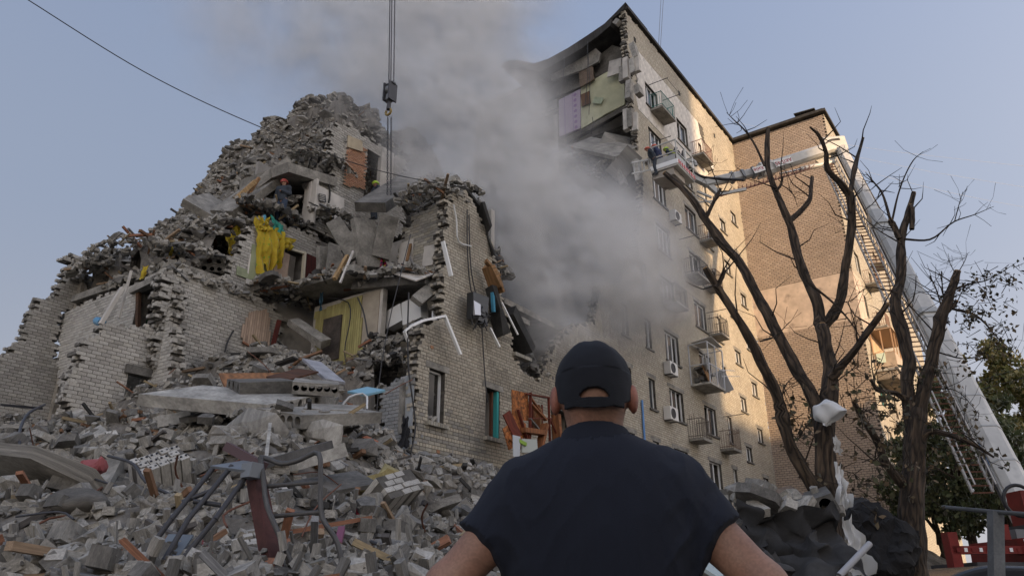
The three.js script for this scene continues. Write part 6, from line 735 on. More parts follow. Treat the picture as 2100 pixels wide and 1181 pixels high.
lopped('second lopped tree with thin bare twigs, in front of the white boom', 10.6, [[1885, 1260, .3], [1876, 1155, .26], [1870, 1026, .25], [1876, 929, .23], [1880, 840, .2]], [
  D([[1878, 880, .17], [1862, 796, .14], [1866, 737, .14], [1850, 678, .14], [1836, 618, .13], [1847, 585, .115], [1850, 530, .11], [1850, 488, .1], [1864, 437, .075], [1875, 396, .06]], 0, .3), D([[1846, 490, .08], [1836, 465, .07], [1827, 451, .06]], .2, 0), D([[1880, 880, .17], [1897, 796, .14], [1909, 746, .13], [1921, 693, .13], [1938, 633, .12], [1953, 598, .1], [1965, 557, .08]], 0, -.3), D([[1936, 640, .07], [1956, 628, .05], [1963, 618, .04]], -.2, 0), D([[1861, 1000, .11], [1822, 955, .09], [1800, 906, .07], [1774, 864, .06], [1751, 822, .04]], 0, -.6), D([[1822, 955, .06], [1800, 948, .05], [1788, 946, .04]], -.2, 0), D([[1880, 960, .12], [1903, 887, .06], [1951, 893, .05], [2000, 913, .04], [2040, 938, .02]], 0, -.5), D([[1862, 820, .08], [1836, 806, .05], [1800, 800, .035], [1788, 780, .02]], 0, -.3), D([[1871, 470, .06], [1872, 430, .055], [1868, 420, .05]], .2, 0)], [
  D([[1827, 451, .04], [1810, 396, .03], [1790, 370, .02], [1776, 353, .008]], .2, .3), D([[1830, 455, .03], [1847, 386, .02], [1874, 329, .014], [1894, 311, .006]], .2, 0), D([[1850, 490, .03], [1908, 491, .025], [1959, 454, .018], [2000, 440, .012], [2040, 423, .005]], .2, -.3), D([[1959, 454, .014], [1968, 420, .01], [1976, 393, .005]], 0, 0), D([[1940, 630, .03], [2004, 648, .022], [2048, 693, .014], [2092, 732, .006]], 0, -.3), D([[1951, 595, .03], [2000, 580, .02], [2027, 574, .014], [2082, 541, .005]], 0, .3), D([[1935, 640, .02], [1920, 590, .016], [1908, 565, .014]], 0, .1), D([[1938, 630, .02], [1934, 590, .016], [1932, 556, .014]], 0, -.1), D([[1925, 690, .02], [1860, 620, .012], [1830, 590, .006]], 0, .3), D([[1960, 560, .012], [1950, 540, .008], [1946, 520, .004]], 0, 0), D([[1966, 560, .012], [1980, 535, .008], [1986, 520, .004]], 0, 0), D([[1850, 500, .02], [1800, 470, .014], [1765, 440, .006]], 0, .4), D([[1775, 465, .012], [1740, 465, .008], [1700, 440, .004]], 0, .4), D([[1915, 720, .02], [1990, 735, .012], [2060, 690, .005]], 0, .3), D([[1840, 600, .018], [1780, 590, .012], [1745, 620, .006]], 0, .3), D([[1900, 800, .02], [1960, 800, .012], [2010, 850, .006]], 0, -.4)],
  [[2010, 600, 70, 50, 40], [2060, 560, 30, 25, 16], [2040, 700, 60, 40, 36], [1980, 640, 40, 40, 20], [1840, 800, 60, 60, 20], [1960, 860, 60, 60, 26], [2000, 920, 60, 40, 20], [1900, 980, 50, 60, 16], [1930, 760, 40, 40, 12]]);
// leafy trees beyond the truck
function leafy(label, c, r, n, ls, cols, tilt = 0) {
  const base = V(c.x, 0, c.z), g = thing('leafy_tree', label, 'tree', base.toArray(), 0, 'leafy trees behind the boom'); part('trunk', limb(smoothPath([[V(0, 0, 0), r.x * .1], [V(.2, c.y * .4, .1), r.x * .075], [V(0, c.y * .9, 0), r.x * .05], [V(.3, c.y + r.y * .5, 0), .04]], 4), 9, .1), bark, g);
  for (let k = 0; k < 5; k++) { const a = k * 1.3; part('limb', limb([[V(0, c.y * (.5 + k * .1), 0), r.x * .04], [V(Math.cos(a) * r.x * .5, c.y + (k - 2) * r.y * .15, Math.sin(a) * r.z * .5), r.x * .02], [V(Math.cos(a) * r.x * .85, c.y + (k - 1) * r.y * .2, Math.sin(a) * r.z * .85), .02]], 6, .1), bark, g); }
  const clumps = []; for (let k = 0; k < 46; k++) { const a = rnd() * 6.28, q = rr(-1, 1), s = Math.sqrt(1 - q * q), f = Math.cbrt(rr(.12, 1)); clumps.push([V(Math.cos(a) * s * f * r.x, c.y + q * f * r.y, Math.sin(a) * s * f * r.z), rr(.13, .26) * r.x]); }
  const l = []; for (let k = 0; k < n; k++) { const cl = pick(clumps), a = rnd() * 6.28, q = rr(-1, 1), s = Math.sqrt(1 - q * q), f = Math.cbrt(rnd()) * cl[1]; l.push({ p: cl[0].clone().add(V(Math.cos(a) * s * f, q * f * .8, Math.sin(a) * s * f)), s: rr(.6, 1.3) * ls, c: pick(cols) }); }
  leaves(l, new THREE.MeshPhysicalMaterial({ color: 0xffffff, roughness: .85, side: THREE.DoubleSide, transmission: .3, thickness: 0 }), 'crown', g);
}
const sunny = [[.19, .18, .045], [.14, .15, .035], [.24, .2, .055], [.11, .125, .03], [.26, .21, .07]], deep = [[.08, .1, .035], [.065, .085, .03], [.1, .11, .04], [.12, .12, .045]];
leafy('yellow green tree right of the boom, tallest of the leafy trees', at(2010, 860, 38), V(3.2, 4.2, 3), 9000, .26, sunny); leafy('leafy tree cut by the right edge of the picture', at(2110, 870, 36), V(3, 3.6, 3), 8000, .26, sunny); leafy('darker leafy tree low behind the trunks', at(1950, 940, 34), V(2.6, 3.4, 2.5), 7000, .24, deep); leafy('dark leafy tree behind the red truck', at(2040, 980, 32), V(3, 3.2, 2.5), 7000, .24, deep); leafy('low leafy tree between the two lopped trunks', at(1905, 1010, 36), V(2, 2.4, 2), 4500, .24, deep);
// torn white plastic in the nearest tree
const plastic = new THREE.MeshPhysicalMaterial({ color: new THREE.Color().setRGB(.72, .72, .7), roughness: .5, transmission: .2, thickness: 0, side: THREE.DoubleSide });
placed('plastic_sheet', rough(new THREE.SphereGeometry(.17, 20, 14).scale(1, .72, .8).translate(...at(1700, 845, 8.85).toArray()), .07, 7), plastic, 'crumpled white plastic bag stuck in the fork of the nearest tree', 'plastic'); placed('plastic_sheet', cloth(at(1688, 858, 8.85), at(1704, 860, 8.85), at(1690, 876, 8.85), at(1706, 872, 8.85), 1, .03, 8, 8), plastic, 'small plastic flap under the crumpled bag', 'plastic'); placed('plastic_sheet', cloth(at(1710, 895, 8.9), at(1713, 893, 8.9), at(1710, 928, 8.9), at(1736, 936, 8.9), 1, .05, 10, 10), plastic, 'short plastic strip flying from the nearest trunk', 'plastic');
{ const g = cloth(at(1712, 945, 8.8), at(1727, 945, 8.8), at(1724, 1060, 8.7), at(1745, 1050, 8.7), 1, .08, 10, 16), h = cloth(at(1724, 1055, 8.7), at(1750, 1048, 8.7), at(1742, 1182, 8.6), at(1790, 1182, 8.6), 2, .1, 12, 16, .02); placed('plastic_sheet', mergeGeometries([g, h]), plastic, 'long white plastic sheet hanging down beside the nearest trunk', 'plastic'); }
placed('pale_stick', tube([at(1722, 1181, 7.4), at(1785, 1115, 7.6)], .03, 8, 1), M(.36, .36, .37), 'grey pipe leaning at the foot of the nearest tree', 'pipe');

// ---------------------------------------------------------------- people: bodies from joints joined smoothly, meshed with surface nets
const capsule = (p, a, b, ra, rb) => { const ab = b.clone().sub(a), t = Math.max(0, Math.min(1, p.clone().sub(a).dot(ab) / Math.max(1e-9, ab.lengthSq()))); return p.distanceTo(a.clone().addScaledVector(ab, t)) - (ra + (rb - ra) * t); };
const ellip = (p, c, r) => { const x = (p.x - c.x) / r.x, y = (p.y - c.y) / r.y, z = (p.z - c.z) / r.z, k = Math.hypot(x, y, z); return (k - 1) * Math.min(r.x, r.y, r.z); };
const smin = (a, b, k) => { const h = Math.max(k - Math.abs(a - b), 0) / k; return Math.min(a, b) - h * h * k * .25; };
function nets(f, lo, hi, s) {
  const n = [0, 1, 2].map(i => Math.ceil((hi.getComponent(i) - lo.getComponent(i)) / s) + 1), at3 = (i, j, k) => i + n[0] * (j + n[1] * k), val = new Float32Array(n[0] * n[1] * n[2]), q = V();
  for (let k = 0; k < n[2]; k++) for (let j = 0; j < n[1]; j++) for (let i = 0; i < n[0]; i++) val[at3(i, j, k)] = f(q.set(lo.x + i * s, lo.y + j * s, lo.z + k * s));
  const id = new Int32Array(val.length).fill(-1), P = [], ix = [], E = [[0, 1], [2, 3], [4, 5], [6, 7], [0, 2], [1, 3], [4, 6], [5, 7], [0, 4], [1, 5], [2, 6], [3, 7]];
  for (let k = 0; k < n[2] - 1; k++) for (let j = 0; j < n[1] - 1; j++) for (let i = 0; i < n[0] - 1; i++) {
    const c = []; for (let m = 0; m < 8; m++) c.push(val[at3(i + (m & 1), j + (m >> 1 & 1), k + (m >> 2))]); let x = 0, y = 0, z = 0, w = 0;
    for (const [a, b] of E) if (c[a] < 0 !== c[b] < 0) { const t = c[a] / (c[a] - c[b]); x += (a & 1) + t * ((b & 1) - (a & 1)); y += (a >> 1 & 1) + t * ((b >> 1 & 1) - (a >> 1 & 1)); z += (a >> 2) + t * ((b >> 2) - (a >> 2)); w++; }
    if (w) { id[at3(i, j, k)] = P.length / 3; P.push(lo.x + (i + x / w) * s, lo.y + (j + y / w) * s, lo.z + (k + z / w) * s); }
  }
  const face = (a, b, c, d, flip) => { if (a < 0 || b < 0 || c < 0 || d < 0) return; flip ? ix.push(a, c, b, a, d, c) : ix.push(a, b, c, a, c, d); };
  for (let k = 1; k < n[2] - 1; k++) for (let j = 1; j < n[1] - 1; j++) for (let i = 1; i < n[0] - 1; i++) { const v = val[at3(i, j, k)] < 0;
    if (v !== val[at3(i + 1, j, k)] < 0) face(id[at3(i, j - 1, k - 1)], id[at3(i, j, k - 1)], id[at3(i, j, k)], id[at3(i, j - 1, k)], !v);
    if (v !== val[at3(i, j + 1, k)] < 0) face(id[at3(i - 1, j, k - 1)], id[at3(i - 1, j, k)], id[at3(i, j, k)], id[at3(i, j, k - 1)], !v);
    if (v !== val[at3(i, j, k + 1)] < 0) face(id[at3(i - 1, j - 1, k)], id[at3(i, j - 1, k)], id[at3(i, j, k)], id[at3(i - 1, j, k)], !v); }
  const g = new THREE.BufferGeometry(); g.setAttribute('position', new THREE.Float32BufferAttribute(P, 3)); g.setAttribute('uv', new THREE.Float32BufferAttribute(P.flatMap((_, i) => i % 3 ? [] : [P[i] * 2 + P[i + 2], P[i + 1] * 2]), 2)); g.setIndex(ix); g.computeVertexNormals();
  // outward normals
  const e = 1e-3, nn = g.attributes.normal; for (let i = 0; i < nn.count; i++) { const x = P[i * 3], y = P[i * 3 + 1], z = P[i * 3 + 2], gx = f(V(x + e, y, z)) - f(V(x - e, y, z)), gy = f(V(x, y + e, z)) - f(V(x, y - e, z)), gz = f(V(x, y, z + e)) - f(V(x, y, z - e)), L = Math.hypot(gx, gy, gz) || 1; nn.setXYZ(i, gx / L, gy / L, gz / L); }
  return g;
}
// ---- the man seen from behind. Own axes: x to his right, y up, -z the way he faces.
{
  const pos = eye.clone().addScaledVector(FW, 1.93).addScaledVector(RT, .212).setY(0), g = thing('person', 'man seen from behind in navy cap and navy polo shirt, hands on hips', 'person', pos.toArray(), TURN - .1);
  const skin = M(.4, .235, .165, { roughness: .6, map: speckMap, bumpMap: concreteBump, bumpScale: .0012, vertexColors: true }), navy = M(.0095, .0135, .027, { roughness: .95, map: weaveMap.clone(), bumpMap: concreteBump, bumpScale: .0012 }), capM = M(.006, .008, .014, { roughness: .9, map: weaveMap }), jeans = M(.03, .035, .05, { roughness: .9 });
  navy.map.repeat.set(22, 22); navy.map.needsUpdate = true;
  const sh = [V(-.172, 1.43, .0), V(.172, 1.445, .0)], el = [V(-.365, 1.225, .05), V(.37, 1.225, .05)], wr = [V(-.22, 1.06, -.02), V(.22, 1.06, -.02)], hip = [V(-.095, .93, 0), V(.095, .93, 0)], kn = [V(-.11, .5, -.02), V(.11, .5, -.02)], an = [V(-.12, .09, .03), V(.12, .09, .03)];
  const torso = p => { let d = ellip(p, V(0, 1.31, .0), V(.178, .2, .12)); d = smin(d, ellip(p, V(0, 1.11, 0), V(.155, .22, .11)), .12); d = smin(d, ellip(p, V(0, .95, .005), V(.175, .13, .125)), .1); for (const k of [0, 1]) { d = smin(d, capsule(p, V((k ? 1 : -1) * .045, 1.495, .015), sh[k], .058, .066), .09); d = smin(d, ellip(p, V((k ? 1 : -1) * .085, 1.36, .075), V(.085, .1, .05)), .06); } return d; };
  const arm = (p, k) => smin(capsule(p, sh[k], el[k], .066, .047), capsule(p, el[k], wr[k], .046, .03), .03);
  const legs = p => { let d = 9; for (const k of [0, 1]) d = Math.min(d, smin(capsule(p, hip[k], kn[k], .095, .06), capsule(p, kn[k], an[k], .06, .042), .03)); return d; };
  const neck = p => .0016 * Math.max(0, 1 - Math.abs(((p.y - 1.56 + p.x * p.x * 1.2) / .017 % 1 + 1) % 1 - .5) * 5) * (p.z > 0 && p.y > 1.53 && p.y < 1.62 ? 1 : 0) + smin(capsule(p, V(0, 1.46, .005), V(0, 1.62, -.015), .072, .062), ellip(p, V(0, 1.49, .02), V(.085, .04, .055)), .05);
  const hands = []; for (const k of [0, 1]) { const s = k ? 1 : -1, w = wr[k]; const bones = [[w, w.clone().add(V(-s * .045, -.045, -.015)), .034, .036]]; const pal = w.clone().add(V(-s * .045, -.045, -.015)); for (let i = 0; i < 4; i++) { const b0 = pal.clone().add(V(-s * .01, -.01, -.035 + i * .022)), b1 = b0.clone().add(V(-s * .03, -.03, -.012)), b2 = b1.clone().add(V(-s * .012, -.032 + (i === 3 ? .01 : 0), -.008)); bones.push([b0, b1, .0105, .0095], [b1, b2, .0095, .008]); } const t0 = pal.clone().add(V(0, .012, .03)), t1 = t0.clone().add(V(-s * .02, -.012, .035)); bones.push([pal, t0, .02, .013], [t0, t1, .013, .01]); hands.push(bones); }
  const body = p => { let d = smin(torso(p) + .006, neck(p), .05); for (const k of [0, 1]) { d = smin(d, arm(p, k), .05); for (const b of hands[k]) if (p.distanceToSquared(b[0]) < .03) d = smin(d, capsule(p, b[0], b[1], b[2], b[3]), .012); } d = smin(d, legs(p), .05); for (const k of [0, 1]) d = smin(d, capsule(p, an[k].clone().add(V(0, -.04, .02)), an[k].clone().add(V((k ? 1 : -1) * .02, -.06, -.17)), .04, .035), .03); return d; };
  // head with ears, nose, brows; grid of its own
  const H = V(0, 1.685, -.02), head = p => { let d = ellip(p, H.clone().add(V(0, .035, .012)), V(.078, .095, .1)); d = smin(d, ellip(p, H.clone().add(V(0, -.04, -.02)), V(.064, .085, .075)), .05); d = smin(d, ellip(p, H.clone().add(V(0, -.02, .05)), V(.068, .07, .05)), .05); d = smin(d, capsule(p, H.clone().add(V(0, .02, -.095)), H.clone().add(V(0, -.02, -.112)), .01, .015), .02); d = smin(d, capsule(p, H.clone().add(V(-.045, .038, -.08)), H.clone().add(V(.045, .038, -.08)), .013, .013), .02); d = smin(d, capsule(p, H.clone().add(V(-.02, -.062, -.088)), H.clone().add(V(.02, -.062, -.088)), .009, .009), .015); for (const s of [-1, 1]) { let e = ellip(p, H.clone().add(V(s * .1, -.014, .026)), V(.0135, .038, .026)); e = Math.max(e, -ellip(p, H.clone().add(V(s * .112, -.01, .012)), V(.01, .022, .013))); d = smin(d, e, .014); d = Math.max(d, -ellip(p, H.clone().add(V(s * .032, .016, -.096)), V(.014, .008, .012))); } return d; };
  const whole = p => smin(body(p), p.y > 1.5 ? head(p) : 9, .03);
  const bg = nets(p => p.y > 1.56 ? 1 : body(p), V(-.56, -.02, -.34), V(.56, 1.6, .25), .0125), hg = nets(p => p.y < 1.548 ? 1.5481 - p.y : whole(p), V(-.14, 1.53, -.17), V(.14, 1.83, .15), .0055), ag = mergeGeometries([bg, hg]);
  { const q = ag.attributes.position, c = new Float32Array(q.count * 3); for (let i = 0; i < q.count; i++) { const x = q.getX(i), y = q.getY(i), z = q.getZ(i), ear = Math.abs(x) > .088 && y > 1.6 ? 1 : 0, n = .5 + fbm(x * 16, y * 16, z * 16, 3), k = Math.max(ear * .85, n * .35); c[i * 3] = 1 - k * .06; c[i * 3 + 1] = 1 - k * .42; c[i * 3 + 2] = 1 - k * .45; } ag.setAttribute('color', new THREE.BufferAttribute(c, 3)); }
  part('body', ag, skin, g);
  const ridge = v => 1 - Math.min(1, Math.abs(v) * 3.2), wr1 = (p, a) => { const ax = Math.abs(p.x), side = THREE.MathUtils.smoothstep(ax, .08, .2), low = THREE.MathUtils.smoothstep(1.4 - p.y, 0, .3); return a * (.35 * N3(p.x * 10, p.y * 6, p.z * 10) - .8 * side * ridge(N3(ax * 6 + p.y * 3 + (p.x > 0 ? 9 : 0), p.y * 9 - ax * 11, p.z * 5)) - .7 * low * ridge(N3(p.x * 9, p.y * 3.2 + 4, p.z * 4)) - .35 * ridge(N3(p.x * 12 + 3, p.y * 9 + ax * 10, 2))); };
  const sleeve = (p, k) => { const ax = el[k].clone().sub(sh[k]).normalize(), t = p.clone().sub(sh[k]).dot(ax); return Math.max(capsule(p, sh[k], el[k], .078, .073), t - .15 - .012 * Math.sin(p.z * 30), -t - .06); };
  const shirt = p => { let d = torso(p) - .017; d = smin(d, ellip(p, V(0, .98, 0), V(.2, .14, .15)), .08); for (const k of [0, 1]) d = smin(d, sleeve(p, k), .045); d += wr1(p, .006) ; d = Math.max(d, .86 - p.y); const nk = Math.hypot(p.x / .098, (p.z - .0) / .095) - 1; return Math.max(d, -Math.max(nk * .09, 1.475 - p.y)); };
  const shg = nets(shirt, V(-.42, .84, -.22), V(.42, 1.58, .26), .0085); part('polo_shirt', shg, navy, g);
  // collar: folded band round the neck
  const collar = p => { const a = Math.atan2(p.x, p.z), r = Math.hypot(p.x * 1.0, (p.z - .004) * 1.06), y = p.y - 1.545 - .012 * Math.cos(a) , rad = .09 - y * .34; const front = p.z < -.075 && Math.abs(p.x) < .02 ? 1 : -1; return Math.max(Math.abs(r - rad) - .0085, Math.abs(y) - .04 - .006 * Math.cos(a), front); };
  part('collar', nets(collar, V(-.15, 1.48, -.15), V(.15, 1.61, .15), .006), navy, g);
  part('trousers', nets(p => { let d = smin(legs(p) - .02, ellip(p, V(0, .93, 0), V(.18, .12, .135)), .06); return Math.max(d, p.y - .98, .1 - p.y); }, V(-.26, .06, -.2), V(.26, 1.0, .2), .016), jeans, g); part('shoe', nets(p => { let d = 9; for (const k of [0, 1]) d = Math.min(d, capsule(p, an[k].clone().add(V(0, -.035, .03)), an[k].clone().add(V((k ? 1 : -1) * .02, -.05, -.18)), .055, .045)); return Math.max(d, -p.y + .002); }, V(-.25, -.02, -.28), V(.25, .16, .14), .012), mat.black, g);
  // cap: crown in panels, arched opening with strap at the back, peak in front
  // ---
  const C = H.clone().add(V(0, .028, .008)); const cap = p => { const q = p.clone().sub(C), pp = p.clone(); if (q.y < 0) pp.y = C.y + q.y * .35; let d = Math.abs(ellip(pp, C, V(.0945, .112, .119))) - .0052; const a = Math.atan2(q.x, q.z); d += .0015 * Math.cos(a * 6 + .5) * (q.y > .02 ? 1 : 0) - .0012 * N3(p.x * 30, p.y * 30, p.z * 30); d = Math.max(d, -(q.y + .034 + q.z * .43 * (q.z > 0 ? 1 : .1))); const open = Math.max(Math.hypot(q.x / .036, (q.y + .058) / .024) - 1, (-.058 - q.y) * 50, q.z > .03 ? -1 : 1) * .02; d = Math.max(d, -open); return d; };
  const cg = part('cap', nets(cap, V(-.12, 1.6, -.16), V(.12, 1.85, .16), .0042), capM, g); const strap = p => { const q = p.clone().sub(C), pp = p.clone(); if (q.y < 0) pp.y = C.y + q.y * .35; return Math.max(Math.abs(ellip(pp, C, V(.0955, .113, .1205))) - .0045, Math.abs(q.y + .07) - .0085, -q.z + .03, Math.abs(q.x) - .075); }; part('cap_strap', nets(strap, V(-.1, 1.62, -.02), V(.1, 1.7, .16), .0042), capM, g); part('cap_button', new THREE.SphereGeometry(.009, 10, 8).scale(1, .6, 1).translate(C.x, C.y + .114, C.z), capM, g);
  { const s = new THREE.Shape(); s.absellipse(0, 0, .085, .1, 0, Math.PI, false); const pk = new THREE.ExtrudeGeometry(s, { depth: .005, bevelEnabled: false }).rotateX(-Math.PI / 2).rotateX(-.12).translate(0, C.y - .028, C.z - .085); part('cap_peak', pk, capM, g); }
}
// ---- rescuers: smaller figures in work clothes
function rescuer(label, base, turn, o) {
  const g = thing('person', label, 'person', base.toArray(), turn), s = o.s ?? 1, skin = M(.34, .19, .13), coat = o.coat, b = { hd: V(0, 1.62, -.03), nk: V(0, 1.46, 0), ch: V(0, 1.25, 0), pv: V(0, .95, 0), sh: [V(-.19, 1.4, 0), V(.19, 1.4, 0)], el: o.el ?? [V(-.27, 1.14, .02), V(.27, 1.14, .02)], ha: o.ha ?? [V(-.24, .92, -.08), V(.24, .92, -.08)], kn: o.kn ?? [V(-.11, .5, -.03), V(.11, .5, -.03)], ft: o.ft ?? [V(-.12, .08, .03), V(.12, .08, .03)] };
  const lean = o.lean ?? 0, bend = p => { const y = p.y - .95; if (y > 0) { p = p.clone(); const c = Math.cos(lean), sn = Math.sin(lean), z = p.z; p.z = z * c - y * sn; p.y = .95 + y * c + z * sn; } return p; };
  for (const k of ['hd', 'nk', 'ch']) b[k] = bend(b[k]); for (const k of ['sh', 'el', 'ha']) b[k] = b[k].map((v, i) => k === 'sh' || !o[k] ? bend(v) : v);
  const torso = p => { let d = capsule(p, b.pv, b.ch, .145, .165); for (const k of [0, 1]) d = smin(d, capsule(p, b.ch.clone().lerp(b.nk, .7), b.sh[k], .07, .08), .1); return d; }, arms = p => Math.min(...[0, 1].map(k => smin(capsule(p, b.sh[k], b.el[k], .075, .055), capsule(p, b.el[k], b.ha[k], .055, .042), .03))), legs = p => Math.min(...[0, 1].map(k => smin(capsule(p, V(k ? .09 : -.09, .92, 0), b.kn[k], .1, .07), capsule(p, b.kn[k], b.ft[k], .07, .055), .03)));
  const fingers = []; for (const k of [0, 1]) for (let i = 0; i < 5; i++) { const d = b.ha[k].clone().sub(b.el[k]).normalize(), e = b.ha[k].clone().addScaledVector(d, .05).add(V(0, 0, -.03 + i * .016)); fingers.push([e, e.clone().addScaledVector(d, i ? .055 : .03).add(V(0, -.015, -.01)), .011, .009]); }
  const head = p => { let d = ellip(p, b.hd, V(.078, .11, .095)); d = smin(d, capsule(p, b.nk, b.hd, .055, .05), .03); d = smin(d, capsule(p, b.hd.clone().add(V(0, .01, -.09)), b.hd.clone().add(V(0, -.02, -.105)), .012, .014), .02); for (const q of [-1, 1]) d = smin(d, ellip(p, b.hd.clone().add(V(q * .08, 0, .01)), V(.012, .03, .02)), .01); return d; };
  const bodyF = p => { let d = smin(torso(p), arms(p), .04); d = smin(d, legs(p), .05); d = smin(d, head(p), .03); for (const f of fingers) d = smin(d, capsule(p, ...f), .01); for (const k of [0, 1]) d = smin(d, capsule(p, b.ha[k], b.ha[k].clone().addScaledVector(b.ha[k].clone().sub(b.el[k]).normalize(), .05), .036, .03), .02); return d; };
  const lo = V(-.6, -.02, -1.0), hi = V(.6, 1.85, .5); part('body', nets(bodyF, lo, hi, .03), skin, g); part('jacket', nets(p => Math.max(smin(torso(p) - .025, arms(p) - .018, .05) + .006 * N3(p.x * 12, p.y * 12, p.z * 12), .86 - p.y, ...[0, 1].map(k => .03 - p.distanceTo(b.ha[k]))), lo, hi, .03), coat, g); part('trousers', nets(p => Math.max(legs(p) - .02, p.y - .95), lo, hi, .03), o.trousers ?? coat, g); part('boots', nets(p => Math.min(...[0, 1].map(k => capsule(p, b.ft[k].clone().add(V(0, .05, 0)), b.ft[k].clone().add(V(0, -.03, -.14)), .07, .055))), lo, hi, .03), mat.black, g);
  const hel = part('helmet', nets(p => Math.max(ellip(p, b.hd.clone().add(V(0, .03, .01)), V(.125, .13, .15)), b.hd.y + .015 - p.y + (p.z - b.hd.z) * .25), lo, hi, .018), o.helmet, g); part('helmet_brim', new THREE.TorusGeometry(.13, .014, 6, 20).rotateX(Math.PI / 2 + .2).scale(1, 1, 1.15).translate(b.hd.x, b.hd.y + .025, b.hd.z + .01), o.helmet, hel);
  if (o.band) for (const y of o.band) part('reflective_band', nets(p => Math.max(Math.abs(torso(p) - .03) - .012, Math.abs(p.y - y) - .035), lo, hi, .022), M(.5, .6, .04, { roughness: .5 }), g); if (o.tank) part('air_tank', new THREE.CapsuleGeometry(.085, .38, 6, 12).rotateX(lean).translate(b.ch.x, b.ch.y + .02, b.ch.z + .23), M(.05, .05, .055, { roughness: .4 }), g);
  g.scale.setScalar(s); return g;
}
const dark = M(.03, .038, .05, { roughness: .9 }), navyB = M(.03, .04, .09), orange = M(.5, .1, .05, { roughness: .4 }), lime = M(.42, .6, .03, { roughness: .4 });
{ const p = onX(572, 458, -20.6); rescuer('rescuer in dark jacket and red helmet standing in the open cell', V(p.x, p.y, p.z), TURN + Math.PI - .2, { coat: dark, trousers: M(.03, .045, .075), helmet: M(.4, .07, .055, { roughness: .4 }), el: [V(-.25, 1.16, .02), V(.27, 1.14, .02)], ha: [V(-.05, 1.18, -.2), V(.28, .93, -.06)] }); }
{ const p = onX(771, 378, -20.0); rescuer('rescuer behind the lifted slab, only the lime helmet showing', V(p.x, p.y - 1.63, p.z), TURN + 2.2, { coat: dark, helmet: lime }); }
{ const q = onX(1381, 362, -12.6);
  rescuer('firefighter in lime helmet with air tank bending over in the basket', V(q.x + .15, q.y + .08, q.z + .1), TURN + .9, { coat: dark, helmet: lime, lean: .55, band: [1.1, 1.3], tank: true }); rescuer('firefighter with lime trousers standing at the rail of the basket', V(q.x + .3, q.y + .08, q.z - .55), TURN + .5, { coat: dark, trousers: M(.3, .42, .03), helmet: mat.black, lean: .35, band: [1.0, 1.25], tank: true });
  rescuer('rescuer in orange helmet and blue jacket at the facade side of the basket', V(q.x - .42, q.y + .08, q.z + .5), TURN + 1.2, { coat: navyB, helmet: orange, lean: .3 }); rescuer('rescuer in orange helmet leaning out lowest at the basket corner', V(q.x - .5, q.y - .25, q.z + .95), TURN + 1.4, { coat: dark, helmet: orange, lean: .45 }); }

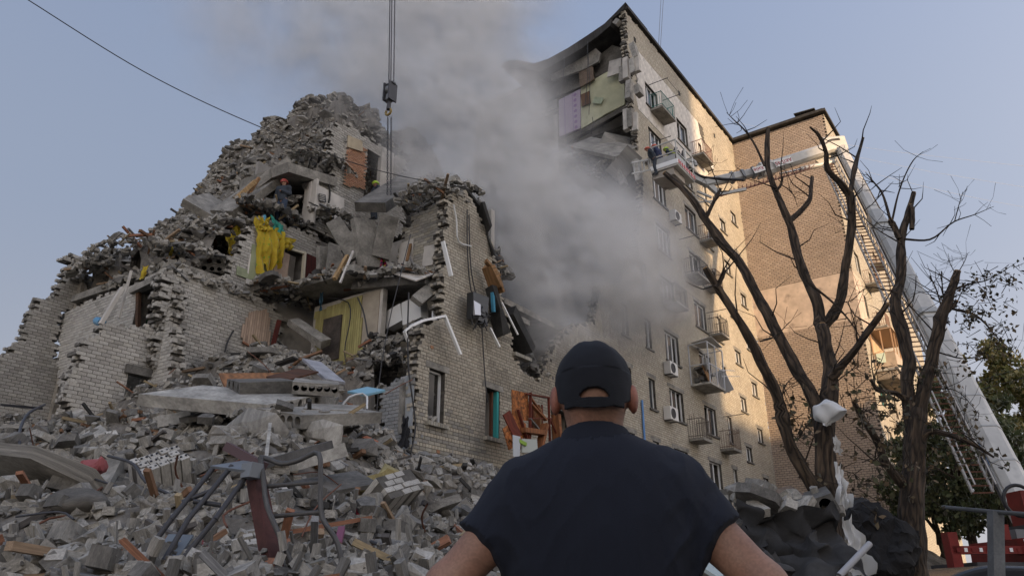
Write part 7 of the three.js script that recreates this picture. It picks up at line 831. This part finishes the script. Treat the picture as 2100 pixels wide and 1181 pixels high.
// ---------------------------------------------------------------- smoke drifting from the gap: thin billowing layers through its depth
{
  const puffs = [[1130, 430, 30, 1.8, 1.4], [1180, 520, 31, 1.8, 1.2], [1280, 585, 30.5, 2.1, 1.6], [1345, 600, 32, 1.5, 1.2], [1220, 540, 29.5, 2.2, 1.6], [1150, 480, 28.5, 2.3, 1.7], [1170, 580, 28, 2.0, 1.5], [1090, 560, 26.5, 1.6, 1.1], [1120, 650, 26.5, 1.4, 0.9], [1200, 640, 28.5, 1.5, 0.9], [1320, 520, 31.5, 1.4, 0.9], [1260, 480, 30.5, 1.6, 1.0], [1080, 400, 27.5, 2.2, 1.6], [1020, 430, 26, 1.6, 1.2], [1010, 320, 27.5, 2.4, 1.5], [930, 360, 26, 1.5, 1.0], [950, 260, 28, 2.4, 1.3], [1060, 250, 28.5, 1.7, 1.0], [940, 150, 28.5, 2.9, 1.25], [1000, 60, 29, 2.8, 0.7], [860, 80, 29, 3, 0.75], [870, 250, 27.5, 1.9, 0.9], [760, 60, 30, 3, 0.6], [640, 40, 30, 3.5, 0.42], [500, 20, 30, 3.8, 0.26], [700, 140, 29.5, 2.4, 0.4], [930, -60, 30, 4, 0.7], [800, 180, 28.5, 2, 0.5], [865, 385, 24.6, 0.7, 0.9], [840, 340, 25.5, 1.0, 0.5], [720, 200, 27.5, 1.6, 0.3], [1380, 570, 32.8, 0.9, 0.45], [1100, 720, 26.5, 0.9, 0.4], [1040, 500, 25.2, 1.2, 0.8], [960, 420, 24.8, 0.9, 0.5]].map(([x, y, f, r, s]) => ({ c: at(x, y, f), r, s }));
  const dens = p => { let d = 0; for (const q of puffs) { const k = p.distanceToSquared(q.c) / (q.r * q.r); if (k < 6) d += q.s * Math.exp(-k * 1.1); } if (d < .004) return 0; const n = fbm(p.x * .34, p.y * .34 - 3, p.z * .34, 5), w = fbm(p.x * .9, p.y * .7, p.z * .9 + 8, 3); return Math.max(0, d * (1 + n * 3.1 + w * .9) - .03); };
  const N = 15, P = [], C = [], Nn = [], uv = [], ix = [], e = .25;
  for (let s = 0; s < N; s++) {
    const f0 = 23.6 + s * .7, nr = 92, nh = 84, r0 = -19, r1 = 9, h0 = 7, h1 = 38, start = P.length / 3;
    for (let j = 0; j <= nh; j++) for (let i = 0; i <= nr; i++) {
      const r = r0 + (r1 - r0) * i / nr, h = h0 + (h1 - h0) * j / nh, p = V(0, h, 0).addScaledVector(RT, r).addScaledVector(FW, f0 + .55 * N3(r * .3 + s * 5, h * .3, s)); const d = dens(p), a = Math.min(1, d * .95);
      P.push(p.x, p.y, p.z); C.push(1, 1, 1, a); uv.push(r, h); const g = d > 0 ? V(dens(V(p.x + e, p.y, p.z)) - d, dens(V(p.x, p.y + e, p.z)) - d, dens(V(p.x, p.y, p.z + e)) - d).multiplyScalar(-1 / (e * (d + .05))) : V(); const n = FW.clone().negate().addScaledVector(g, .9).normalize(); Nn.push(n.x, n.y, n.z);
    }
    for (let j = 0; j < nh; j++) for (let i = 0; i < nr; i++) { const a = start + j * (nr + 1) + i, b = a + nr + 1; if (C[a * 4 + 3] + C[(a + 1) * 4 + 3] + C[b * 4 + 3] + C[(b + 1) * 4 + 3] <= 0) continue; ix.push(a, a + 1, b, b, a + 1, b + 1); }
  }
  const g = new THREE.BufferGeometry(); g.setAttribute('position', new THREE.Float32BufferAttribute(P, 3)); g.setAttribute('normal', new THREE.Float32BufferAttribute(Nn, 3)); g.setAttribute('color', new THREE.Float32BufferAttribute(C, 4)); g.setAttribute('uv', new THREE.Float32BufferAttribute(uv, 2)); g.setIndex(ix);
  const m = new THREE.Mesh(g, new THREE.MeshPhysicalMaterial({ color: new THREE.Color().setRGB(.79, .785, .77), roughness: 1, specularIntensity: 0, transparent: true, opacity: .295, vertexColors: true, side: THREE.DoubleSide, depthWrite: false, transmission: .45, thickness: 0 }));
  m.name = 'smoke'; m.receiveShadow = true; m.castShadow = true; tag(m, 'thick grey smoke drifting across the gap and up into the sky', 'smoke', null, 'stuff'); scene.add(m);
}

renderer.render(scene, camera);
